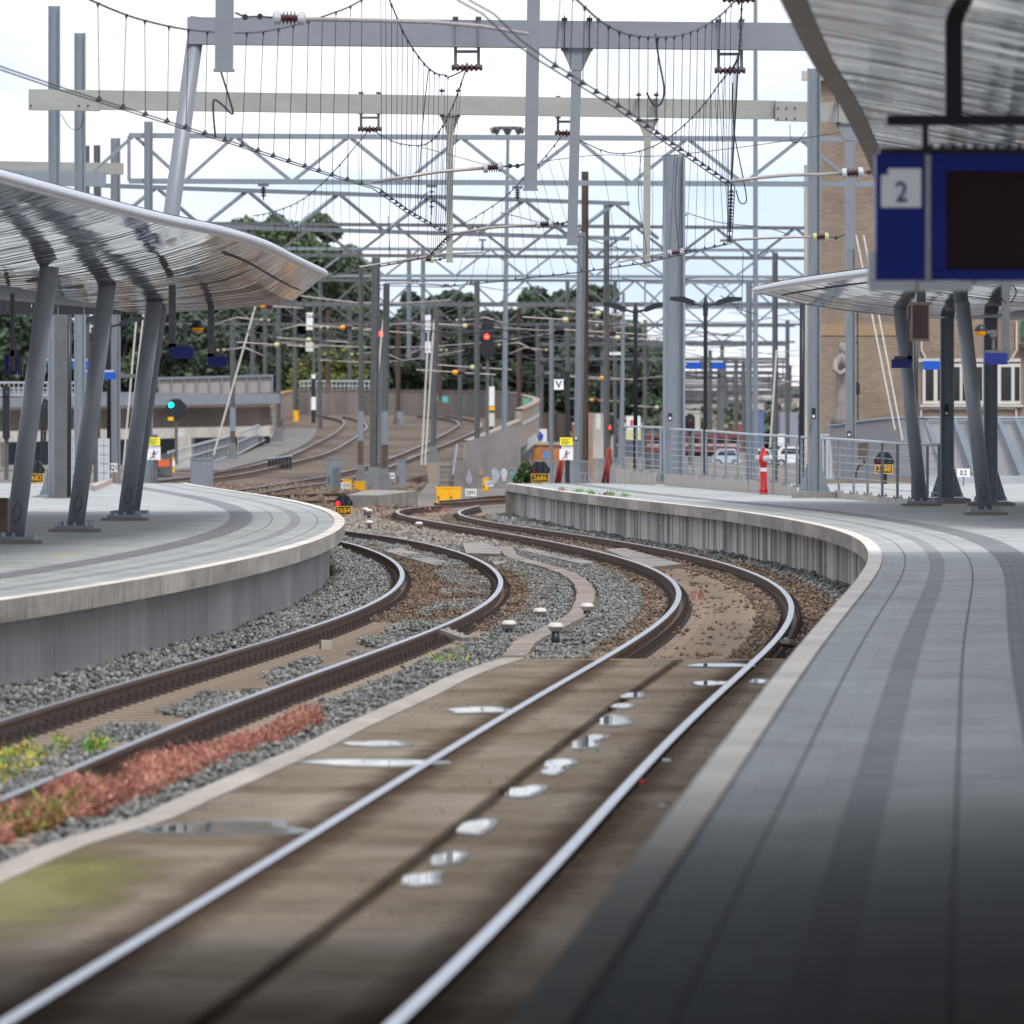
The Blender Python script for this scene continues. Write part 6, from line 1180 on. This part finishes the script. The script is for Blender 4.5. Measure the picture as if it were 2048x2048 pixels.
# ------------------------------------------------------------------ trees
def leafmat(n_, c, c2):
    m = mat(n_, c, .75, 0, .35, .35, island=.45, col2=c2, thr=(.4, .62), spec=.25); return m
lf = [leafmat('dark_green_leaves', (.066, .095, .066), (.098, .13, .078)), leafmat('mid_green_leaves', (.09, .125, .07), (.12, .16, .08)), leafmat('yellow_green_leaves', (.15, .19, .05), (.20, .22, .07))]  # dark and mid greens lightened to stand in for distance haze
def leaves(blobs, n, size, r_):
    tot = sum(b[3] * b[4] for b in blobs); V_ = []
    for (cx, cy, cz_, rx, rz) in blobs:
        k = int(n * rx * rz / tot); u = r_.normal(size=(k, 3)); u /= np.linalg.norm(u, axis=1)[:, None]; rad = r_.uniform(.45, 1.0, k) ** .6
        V_.append(u * rad[:, None] * np.array([rx, rx * .8, rz]) + np.array([cx, cy, cz_]))
    c = np.concatenate(V_); k = len(c); a = r_.normal(size=(k, 3)); a /= np.linalg.norm(a, axis=1)[:, None]; b = np.cross(a, r_.normal(size=(k, 3))); b /= np.linalg.norm(b, axis=1)[:, None]; s = (size * r_.uniform(.6, 1.4, k))[:, None]
    return np.stack([c - a * s, c - b * s * .6, c + a * s, c + b * s * .6], 1).reshape(-1, 3), k
def quads_obj(name, pts, k, mats, parent, mi=None):
    me = bpy.data.meshes.new(name); org = ORG[parent.name] if parent is not None else np.array([pts[:, 0].mean(), pts[:, 1].mean(), pts[:, 2].min()]); p = pts - org
    me.vertices.add(len(p)); me.vertices.foreach_set('co', p.ravel()); me.loops.add(4 * k); me.loops.foreach_set('vertex_index', np.arange(4 * k)); me.polygons.add(k); me.polygons.foreach_set('loop_start', np.arange(0, 4 * k, 4)); me.polygons.foreach_set('loop_total', np.full(k, 4))
    for m in mats: me.materials.append(m)
    if mi is not None: me.polygons.foreach_set('material_index', mi)
    me.update(calc_edges=True); o = bpy.data.objects.new(name, me); C.collection.objects.link(o); ORG[o.name] = org
    if parent is not None: o.parent = parent
    else: o.location = org
    return o
def tree(x, yt, yb, wpx, Z, m, label, n=9000, seed=0, size=.27, zb=None, name='tree', cat='tree', group='trees behind the yard'):
    r_ = np.random.default_rng(seed); c = P(x, yb, Z); 
    if zb is not None: c.z = zb
    H = P(x, yt, Z).z - c.z; W_ = wpx * Z / F / 2; t = thing(name, c, label, cat, group); blobs = []
    for i in range(64):
        a = r_.uniform(0, 6.28); h = .10 + .86 * ((i + r_.uniform(0, 1)) / 64); w = math.sin(min(1, (h + .12)) * math.pi * .82) ** .7; q = r_.uniform(0, .92) ** .6 * w
        rx = W_ * r_.uniform(.15, .32) * (1.15 - .45 * h); blobs.append((c.x + W_ * q * math.cos(a), c.y + W_ * q * .8 * math.sin(a), c.z + H * h, rx, min(rx * .8, H * (1.0 - h) + .3)))
    pts, k = leaves(blobs, n, size, r_); quads_obj('crown', pts, k, [m], t)
    b = MB().tube([c, c + V(.1, 0, H * .3), c + V(-.1, 0, H * .62)], [.035 * H, .026 * H, .012 * H], 8)
    for q in blobs[::8]: b.tube([c + V(0, 0, H * r_.uniform(.2, .45)), (c + V(0, 0, H * .4)).lerp(V(*q[:3]), .6), V(*q[:3])], [.014 * H, .01 * H, .004 * H], 6)
    mk('trunk', b, barkm, t); return t
TR = [(578, 428, 800, 300, 620, 1, 'tallest broad green tree rising above the left canopy tip', 26000), (672, 530, 800, 150, 610, 1, 'dark tree leaning against the right side of the tallest tree', 9000), (480, 480, 800, 170, 640, 1, 'mid green tree over the left canopy roof', 9000),
      (380, 600, 800, 200, 600, 0, 'dark tree behind the left blue hanging signs', 10000), (230, 610, 800, 180, 610, 0, 'dark tree behind the leaning columns, right one', 7000), (70, 605, 800, 200, 615, 0, 'dark tree behind the leaning columns, left one', 7000),
      (480, 620, 800, 160, 590, 0, 'dark tree behind the last blue hanging sign', 9000), (790, 640, 800, 150, 640, 0, 'dark tree behind the twin red-lamp masts', 9000), (880, 585, 800, 170, 650, 0, 'dark tree behind the twin drop posts', 11000), (960, 625, 800, 110, 640, 0, 'low dark tree left of the floodlight mast', 8000),
      (1050, 620, 800, 130, 660, 0, 'dark tree just right of the floodlight mast', 8000), (1150, 575, 810, 220, 640, 0, 'wide dark tree behind the V sign', 14000), (1090, 590, 800, 110, 650, 1, 'greener pointed tree left of the rusty mast', 6000), (1215, 640, 810, 150, 620, 0, 'dark tree behind the black street lamp', 9000), (1285, 700, 810, 90, 630, 0, 'last low dark tree before the open sky', 5000), (600, 650, 800, 190, 630, 0, 'dark tree filling the gap below the tallest crown', 9000), (690, 690, 800, 140, 600, 0, 'low dark tree behind the yellow-green bushes', 6000)]
for i, (x, yt, yb, w_, Z, mi_, lab, n_) in enumerate(TR): tree(x, yt, yb, w_ * 1.3, Z, lf[mi_], lab, int(n_ * 2.2), 20 + i, zb=2.8)
for i, (x, yt, w_, lab) in enumerate(((610, 712, 60, 'yellow-green bush left of the banded signal post'), (655, 700, 50, 'yellow-green bush right of the banded signal post'), (700, 695, 55, 'yellow-green bush left of the mast with red signal'))): tree(x, yt, 775, w_, 575, lf[2], lab, 2200, 60 + i, .28, zb=3.0, name='bush', cat='bush', group='yellow-green bushes')
r_ = np.random.default_rng(5); c = P(1052, 985, 262); pts, k = leaves([(c.x + q[0], c.y, c.z + q[1], q[2], q[3]) for q in ((0, .7, .32, .4), (.2, .45, .3, .3), (-.2, .4, .28, .3))], 900, .06, r_); quads_obj('foliage', pts, k, [leafmat('bush_leaves', (.05, .11, .03), (.08, .15, .04))], BUSH[0])
for i in range(7):
    x = -60 + 60 * i; 
# ------------------------------------------------------------------ weeds
def weeds(name, label, poly, n, h, mats, seed, z=-.2, w=.012, kind='stuff', lean=.5, mip=None, thr_=-.22):
    r_ = np.random.default_rng(seed); q = [G(x, y, z) for x, y in poly]; lo = np.array([min(p.x for p in q), min(p.y for p in q)]); hi = np.array([max(p.x for p in q), max(p.y for p in q)]); P_ = np.array([(p.x, p.y) for p in q])
    c = r_.uniform(lo, hi, (n * 6, 2)); ins = np.zeros(len(c), bool); j = len(P_) - 1
    for i in range(len(P_)):
        a, b_ = P_[i], P_[j]; cond = ((a[1] > c[:, 1]) != (b_[1] > c[:, 1])) & (c[:, 0] < (b_[0] - a[0]) * (c[:, 1] - a[1]) / (b_[1] - a[1] + 1e-9) + a[0]); ins ^= cond; j = i
    c = c[ins]; cl = np.array([noise.noise(V(x * 1.6, y * .55, seed)) for x, y in c]); c = c[cl > thr_][:n]; k = len(c)
    hh = h * r_.uniform(.35, 1.15, k) * (0.65 + .6 * np.clip(cl[cl > thr_][:n] + .3, 0, 1)); d = r_.normal(0, lean, (k, 2)) * hh[:, None] * .6; t0 = r_.uniform(.2, .9, k) * hh
    base = np.c_[c, z + t0 * .8]; dd = r_.normal(0, 1, (k, 3)); dd /= np.linalg.norm(dd, axis=1)[:, None]; dd[:, 2] = abs(dd[:, 2]); tip = base + dd * (w * r_.uniform(2.5, 6, (k, 1)) * np.where(r_.uniform(0, 1, (k, 1)) < .14, 2.6, 1)); s = np.c_[r_.normal(0, 1, (k, 2)), np.zeros(k)]; s /= np.linalg.norm(s, axis=1)[:, None]; s *= w * r_.uniform(.6, 1.5, (k, 1)); midp = (base + tip) / 2
    pts = np.stack([base, midp + s, tip, midp - s], 1).reshape(-1, 3); o = quads_obj(name, pts, k, mats, None, r_.choice(len(mats), k, p=mip)); return tag(o, label, kind=kind)
redw = [mat('red_sedum', (.27, .06, .05), .7, var=.3, island=.5, scale=3), mat('orange_sedum', (.40, .17, .09), .7, var=.3, island=.5, scale=3), mat('green_sedum', (.16, .20, .03), .7, var=.3, island=.5, scale=3), mat('pink_dry_sedum', (.50, .24, .19), .8, var=.3, island=.4)]
weeds('red_ground_weed', 'thick red and orange weed strip along the slab edge', [(-60, 1722), (0, 1705), (110, 1676), (250, 1628), (360, 1582), (505, 1518), (600, 1478), (650, 1455), (600, 1462), (430, 1517), (300, 1558), (150, 1615), (0, 1665), (-60, 1686)], 170000, .27, redw, 1, z=-.2, w=.006, lean=.16, mip=[.26, .20, .05, .49], thr_=-.38)
weeds('red_ground_weed', 'greener weed end of the strip', [(0, 1690), (100, 1672), (190, 1645), (120, 1640), (0, 1668)], 3000, .22, [redw[2], redw[1]], 2, mip=[.6, .4])
dryw = [redw[3], mat('dull_red_dry_weed', (.22, .07, .055), .8, var=.3, island=.4), mat('brown_dry_weed', (.16, .10, .07), .8, var=.3)]
for i, (poly, n) in enumerate((([(790, 1195), (870, 1165), (960, 1185), (955, 1225), (850, 1230), (800, 1222)], 3500), ([(1010, 1180), (1070, 1170), (1085, 1215), (1030, 1240), (1005, 1222)], 2600), ([(655, 1175), (690, 1168), (702, 1192), (662, 1192)], 900), ([(1372, 1192), (1408, 1192), (1412, 1206), (1378, 1208)], 700), ([(480, 978), (620, 960), (640, 972), (560, 985)], 1500), ([(700, 1030), (830, 1018), (850, 1028), (760, 1040)], 1200), ([(830, 1018), (900, 1020), (905, 1030), (840, 1032)], 600))):
    weeds('dry_weed', 'dull red dry weeds ' + ('between the rails of the left track', 'right of the left track at the bend', 'by the foot of the left platform', 'between the rails of the nearest track', 'behind the ribbed box', 'by the concrete block', 'at the far bend of the nearest track')[i], poly, n, .14 if i < 4 else .2, dryw, 30 + i, z=-.2, w=.006 if i < 4 else .012)
gw = [mat('fresh_green_weed', (.10, .24, .03), .6, var=.3, island=.4), mat('yellow_weed', (.38, .30, .05), .7, var=.3, island=.4)]
for i, (poly, n, mp) in enumerate((([(0, 1520), (60, 1508), (110, 1540), (0, 1590)], 1800, [.3, .7]), ([(100, 1500), (130, 1490), (140, 1515), (105, 1520)], 350, [.5, .5]), ([(165, 1500), (210, 1492), (215, 1512), (170, 1518)], 450, [.7, .3]), ([(860, 1325), (930, 1318), (935, 1335), (870, 1345)], 500, [.6, .4]), ([(600, 950), (680, 945), (680, 952), (610, 956)], 500, [.4, .6]))):
    weeds('green_weed', 'green and yellow weeds ' + ('at the lower left photo edge', 'near the left edge, small tuft', 'between the left rails', 'beside the crossing kerb', 'in the junction')[i], poly, n, .16, gw, 50 + i, z=-.2, w=.010, mip=mp)
# far wood closing the gaps behind the trees
r_ = np.random.default_rng(71); blobs = []
for x in np.arange(-30, 1335, 9):
    Z = r_.uniform(660, 740); yt = 690 - 45 * noise.noise(V(x * .011, 0, 0)) - (20 if 380 < x < 1180 else -15) + r_.uniform(-12, 12)
    for q in range(4): y = yt + (800 - yt) * (q + .3) / 4; c = P(x + r_.uniform(-6, 6), y, Z); blobs.append((c.x, c.y, c.z, r_.uniform(.7, 1.5), r_.uniform(.9, 1.7)))
pts, k = leaves(blobs, 90000, .26, r_); tag(quads_obj('far_wood', pts, k, [lf[0], lf[1]], None, r_.choice(2, k, p=[.75, .25])), kind='stuff')
t = thing('distant_catenary', (0, 420, 5), 'dense tangle of blurred contact wires and droppers across the middle distance', 'overhead line'); rq = random.Random(5)
for i in range(64):
    Z = rq.uniform(240, 560); x0 = rq.uniform(430, 1500); L = rq.uniform(90, 330); z0 = rq.choice((5.6, 5.9, 6.6, 7.2, 7.6)) + rq.uniform(-.2, .2); a = V((x0 - 1024) * Z / F, Z, z0); c = V((x0 + L - 1024) * Z / F, Z + rq.uniform(8, 40), z0 + rq.uniform(-.5, .5)); m_ = (a + c) / 2 - V(0, 0, rq.uniform(0, .5))
    mk('wire', MB().tube([a, a.lerp(m_, .55), m_, m_.lerp(c, .45), c], rq.uniform(.012, .024), 4), wire, t)
for i in range(34):
    Z = rq.uniform(230, 520); x = rq.uniform(450, 1590); a = V((x - 1024) * Z / F, Z, rq.uniform(7.2, 8.8)); mk('dropper', MB().tube([a, a - V(rq.uniform(-.1, .1), 0, rq.uniform(1.2, 3))], .012, 4), wire, t)
# distant scrub, extra wagons and far wires
r_ = np.random.default_rng(77); blobs = [(P(x, 0, Z).x, Z, .3 + r_.uniform(0, 1.2), 4 + r_.uniform(0, 5), 1.3 + r_.uniform(0, 1.6)) for Z in (690, 820, 980) for x in np.arange(1090, 1620, 26)]
pts, k = leaves(blobs, 30000, .42, r_); tag(quads_obj('distant_scrub', pts, k, [lf[0], cm('dead_scrub', (.20, .17, .14))], None, r_.choice(2, k, p=[.6, .4])), kind='stuff')
rw = random.Random(21); wc = [(.10, .11, .14), (.34, .33, .35), (.30, .08, .06), (.12, .16, .30), (.45, .42, .38), (.08, .08, .09)]; sp = ['very dark', 'pale grey', 'rust-red', 'deep blue', 'sand-coloured', 'black']
for i in range(18):
    x = 1095 + 28 * i + rw.uniform(-6, 6); Z = 500 + rw.uniform(0, 400); w_ = rw.uniform(14, 44) * Z / F; a = P(x, 0, Z); k_ = i % 6; hh = rw.uniform(1.6, 3.4)
    t = thing('yard_container', (a.x, Z, -.2), '%s blurred block in the far yard, %s' % (sp[k_], ('left third', 'middle third', 'right third')[i // 6]) + ' of the open view', 'container', 'blurred blocks of the far yard')
    mk('body', MB().box((a.x, Z, hh / 2 - .2), (w_, 2.4, hh)), cm('block_paint', wc[k_]), t); mk('pale_top', MB().box((a.x, Z, hh - .1), (w_ * 1.02, 2.5, .18)), conl, t)
for i, (x0, y0, x1, y1, Z, s_) in enumerate(((430, 612, 1000, 640, 330, 'falling gently rightwards below the canopy tip'), (620, 690, 1100, 668, 360, 'rising slowly across the dark trees'), (700, 640, 1230, 655, 380, 'crossing both red signals'), (640, 720, 930, 700, 400, 'low before the ramp bushes'), (980, 705, 1260, 690, 400, 'right of the red signal, low'), (1000, 655, 1330, 640, 420, 'across the right tree group'),
      (1370, 640, 1600, 622, 400, 'right of the widest mast, upper'), (1370, 690, 1600, 700, 430, 'right of the widest mast, lower'), (1280, 770, 1600, 760, 520, 'close above the skyline'), (1090, 745, 1330, 752, 480, 'left of the lamps above the skyline'), (460, 660, 760, 650, 340, 'from the left canopy to the red signal'), (520, 575, 900, 600, 300, 'just under the canopy tip'))):
    a, c = P(x0, y0, Z), P(x1, y1, Z); m_ = (a + c) / 2 - V(0, 0, .35); tag(mk('far_wire', MB().tube([a, a.lerp(m_, .5) - V(0, 0, .08), m_, m_.lerp(c, .5) - V(0, 0, .08), c], .022, 5), armm if i % 2 else wire), 'blurred distant wire ' + s_, 'wire')
for i, (x, y, Z) in enumerate(((520, 612, 330), (548, 690, 320), (612, 680, 340), (680, 655, 350), (745, 662, 350), (925, 652, 350), (905, 745, 330), (1125, 640, 300), (1190, 627, 300), (1205, 665, 310), (1230, 676, 320), (940, 735, 340), (1200, 756, 400), (1310, 815, 480), (1595, 765, 500), (1180, 800, 500))):
    c = P(x, y, Z); t = thing('strain_insulator', c, ('yellowish', 'green-white', 'orange-tipped', 'pale')[i % 4] + ' small insulator cluster ' + ('below the left canopy tip', 'near the last blue canopy sign', 'beside the white signal boards', 'before the tallest tree', 'by the left red signal', 'right of the twin posts', 'above the tapered pier', 'left of the black lamp head', 'between mast and lamp head', 'on the olive-grey mast', 'right of the olive-grey mast', 'low beside the big signal', 'above the low red signal', 'over the leftmost railing', 'left of the dark pole', 'above the red barrier')[i], 'insulator')
    mk('cap', MB().lathe(c, [(.05, 0), (.11, .04), (.11, .2), (.05, .24)], 8, ax=V(1, 0, 0)), insy if i % 3 else amber, t); mk('core', MB().lathe(c + V(.24, 0, 0), [(.06, 0), (.14, .08), (.06, .16), (.14, .24), (.06, .32)], 8, ax=V(1, 0, 0)), insm, t); mk('rod', MB().tube([c - V(1.6, 0, -.12), c + V(1.9, 0, -.1)], .025, 5), armm, t)
# leafy plant at the foot of the platform wall, as one thing
Zp = 122.0; c = G(1572, 1146, -.2); t = thing('wild_plant', c, 'bright green wild plant growing against the right platform wall', 'plant'); r_ = np.random.default_rng(9); pts = []; b = MB()
for i in range(11):
    dx = r_.uniform(-.22, .22); hgt = r_.uniform(.12, .36); tip = c + V(dx * 1.3, r_.uniform(-.1, .1), hgt); b.tube([c + V(dx * .4, 0, 0), c + V(dx, 0, hgt * .6), tip], [.006, .005, .003], 5)
    for k_ in range(26):
        u = r_.uniform(.15, 1); p = (c + V(dx * .4, 0, 0)).lerp(tip, u) + V(*r_.normal(0, .022, 3)); s_ = .02 * r_.uniform(.7, 1.5); a = V(*r_.normal(0, 1, 3)).normalized(); q = a.cross(V(*r_.normal(0, 1, 3))).normalized(); pts += [p - a * s_, p - q * s_ * .5, p + a * s_, p + q * s_ * .5]
for k_ in range(500):
    p = c + V(r_.uniform(-.2, .1), r_.uniform(-.15, .15), r_.uniform(0, .13)); s_ = .022; a = V(*r_.normal(0, 1, 3)).normalized(); q = a.cross(V(*r_.normal(0, 1, 3))).normalized(); pts += [p - a * s_, p - q * s_ * .5, p + a * s_, p + q * s_ * .5]
quads_obj('leaves', np.array([tuple(p) for p in pts]), len(pts) // 4, [gw[0]], t); mk('stems', b, gw[0], t)
for i, (x, y) in enumerate(((1125, 984), (1157, 986), (1182, 990), (1213, 992), (1222, 993), (1248, 995))):
    c = G(x, y - 2, PLAT); r_ = np.random.default_rng(80 + i); pts = []
    for k_ in range(60):
        p = c + V(r_.normal(0, .05), r_.normal(0, .2), abs(r_.normal(0, .04))); s_ = .03; a = V(*r_.normal(0, 1, 3)).normalized(); q = a.cross(V(*r_.normal(0, 1, 3))).normalized(); pts += [p - a * s_, p - q * s_ * .5, p + a * s_, p + q * s_ * .5]
    tag(quads_obj('weed_tuft', np.array([tuple(p) for p in pts]), 60, [gw[0] if i % 3 else dryw[1]], None), 'tiny weed tuft in the far right coping, number %d from the platform end' % (i + 1), 'weed', 'weed tufts along the far coping')

# ------------------------------------------------------------------ ballast stones
def stones(name, f0, f1, z0, z1, dens, zlo, zhi, size, m, seed, keep=None):
    r_ = np.random.default_rng(seed); zz = np.arange(z0, z1, 1.0); wid = np.maximum(0.05, f1(zz) - f0(zz)); tot = wid.sum(); n = int(tot * dens); zi = r_.choice(len(zz), n, p=wid / tot); y = zz[zi] + r_.uniform(0, 1, n); u = r_.uniform(0, 1, n); x = f0(y) + (f1(y) - f0(y)) * u
    if keep is not None: k_ = keep(x, y, r_); x, y, u = x[k_], y[k_], u[k_]
    n = len(x); cube = np.array([(a, b, c) for a in (-1, 1) for b in (-1, 1) for c in (-1, 1)], float)
    s = size * r_.uniform(.55, 1.35, (n, 1, 1)) * r_.uniform(.6, 1.2, (n, 1, 3)); v = cube[None] * s * (1 + r_.uniform(-.4, .25, (n, 8, 3)))
    a = r_.normal(size=(n, 3)); a /= np.linalg.norm(a, axis=1)[:, None]; b = np.cross(a, r_.normal(size=(n, 3))); b /= np.linalg.norm(b, axis=1)[:, None]; c = np.cross(a, b); R = np.stack([a, b, c], 1); v = np.einsum('nij,njk->nik', v, R)
    h = zlo + (zhi - zlo) * r_.uniform(0, 1, n) ** 1.2 + .035 * np.sin(x * 3.1 + np.sin(y * 1.3) * 2) * np.sin(y * 1.9 + x)
    v += np.stack([x, y, h], 1)[:, None, :]; v = v.reshape(-1, 3)
    fq = np.array([(0, 1, 3, 2), (4, 6, 7, 5), (0, 4, 5, 1), (2, 3, 7, 6), (0, 2, 6, 4), (1, 5, 7, 3)]); f = (fq[None] + 8 * np.arange(n)[:, None, None]).reshape(-1)
    me = bpy.data.meshes.new(name); org = np.array([v[:, 0].mean(), v[:, 1].mean(), -.2]); me.vertices.add(len(v)); me.vertices.foreach_set('co', (v - org).ravel()); me.loops.add(len(f)); me.loops.foreach_set('vertex_index', f); k = len(f) // 4; me.polygons.add(k); me.polygons.foreach_set('loop_start', np.arange(0, 4 * k, 4)); me.polygons.foreach_set('loop_total', np.full(k, 4)); me.materials.append(m); me.update(calc_edges=True)
    o = bpy.data.objects.new(name, me); C.collection.objects.link(o); o.location = org; return tag(o, kind='stuff')
# grit on the crossing slabs
gritm = mat('slab_grit', (.14, .11, .085), .9, 0, .3, island=.5)
stones('slab_grit', lambda z: LEf(z) + .25, lambda z: R1(z) - .08, 34, 76, 5, -.006, 0, .0045, gritm, 41)
stones('slab_grit', lambda z: R1(z) + .1, lambda z: R2(z) - .08, 30, 76, 6, -.006, 0, .0045, gritm, 42)
stones('slab_grit', lambda z: R2(z) + .08, lambda z: ER(z) + .2, 30, 76, 14, -.006, 0, .0045, gritm, 43)
Lc, Ll, Lr = LC, (lambda z: LC(z) - .7535), (lambda z: LC(z) + .7535)
def not_trough(x, y, r_): return (np.abs(x - fT(y)) > .19) | (y > tr[-1].y) | (y < tr[0].y)
lefte = lambda z: np.where(z < 76.5, LEf(z) - .03, R1(z) - .52)
stones('ballast_stones', lambda z: EL(z) - .2, lambda z: Ll(z) - .20, 46, 178, 774, -.22, -.10, .014, stoneg, 1)
stones('ballast_stones', lambda z: EL(z) - .2, lambda z: EL(z) + .45, 46, 178, 420, -.16, -.05, .018, stoneg, 2)
def patchy(th): return lambda x, y, r_: np.array([noise.noise(V(a * 1.3, b * .35, 3.3)) for a, b in zip(x, y)]) > th
stones('ballast_stones', lambda z: Ll(z) + .62, lambda z: Lr(z) - .12, 46, 178, 625, -.19, -.12, .014, stoneg, 3, patchy(-.12))
stones('stained_ballast_stones', lambda z: Ll(z) + .10, lambda z: Lr(z) - .08, 96, 178, 130, -.19, -.13, .016, stoneb, 4)
stones('ballast_stones', lambda z: Lr(z) + .42, lefte, 40, 152, 685, -.22, -.12, .014, stoneg, 5, not_trough)
stones('stained_ballast_stones', lambda z: Lr(z) + .12, lambda z: Lr(z) + .7, 92, 165, 170, -.20, -.12, .016, stoneb, 6)
stones('stained_ballast_stones', lambda z: R1(z) - .6, lambda z: R1(z) - .15, 77, 205, 110, -.20, -.14, .016, stoneb, 7)
stones('stained_ballast_stones', lambda z: R1(z) + .12, lambda z: R2(z) - .12, 77, 208, 60, -.19, -.165, .019, stoneb, 8, lambda x, y, r_: (r_.uniform(0, 1, len(x)) < .12) | (np.array([noise.noise(V(a * 2.6, b * .4, 1.1)) for a, b in zip(x, y)]) > .27))
stones('stained_ballast_stones', lambda z: R2(z) - .45, lambda z: R2(z) - .12, 77, 205, 130, -.19, -.13, .018, stoneb, 9)
stones('stained_ballast_stones', lambda z: R2(z) + .14, lambda z: ER(z) + .22, 77, 200, 130, -.21, -.11, .018, stoneb, 10)
stones('ballast_stones', lambda z: R2(z) + .7, lambda z: ER(z) + .24, 95, 200, 300, -.18, -.07, .02, stoneg, 11)
stones('ballast_stones', lambda z: Lr(z) + .4, lambda z: R1(z) - .5, 152, 215, 130, -.22, -.13, .028, mat('pale_ballast_stone', (.26, .24, .21), .9, island=.5, col2=(.20, .15, .11)), 12)
stones('ballast_stones', lambda z: 0 * z - 16, lambda z: 0 * z - 3.5, 205, 300, 14, -.24, -.12, .06, stoneb, 13)
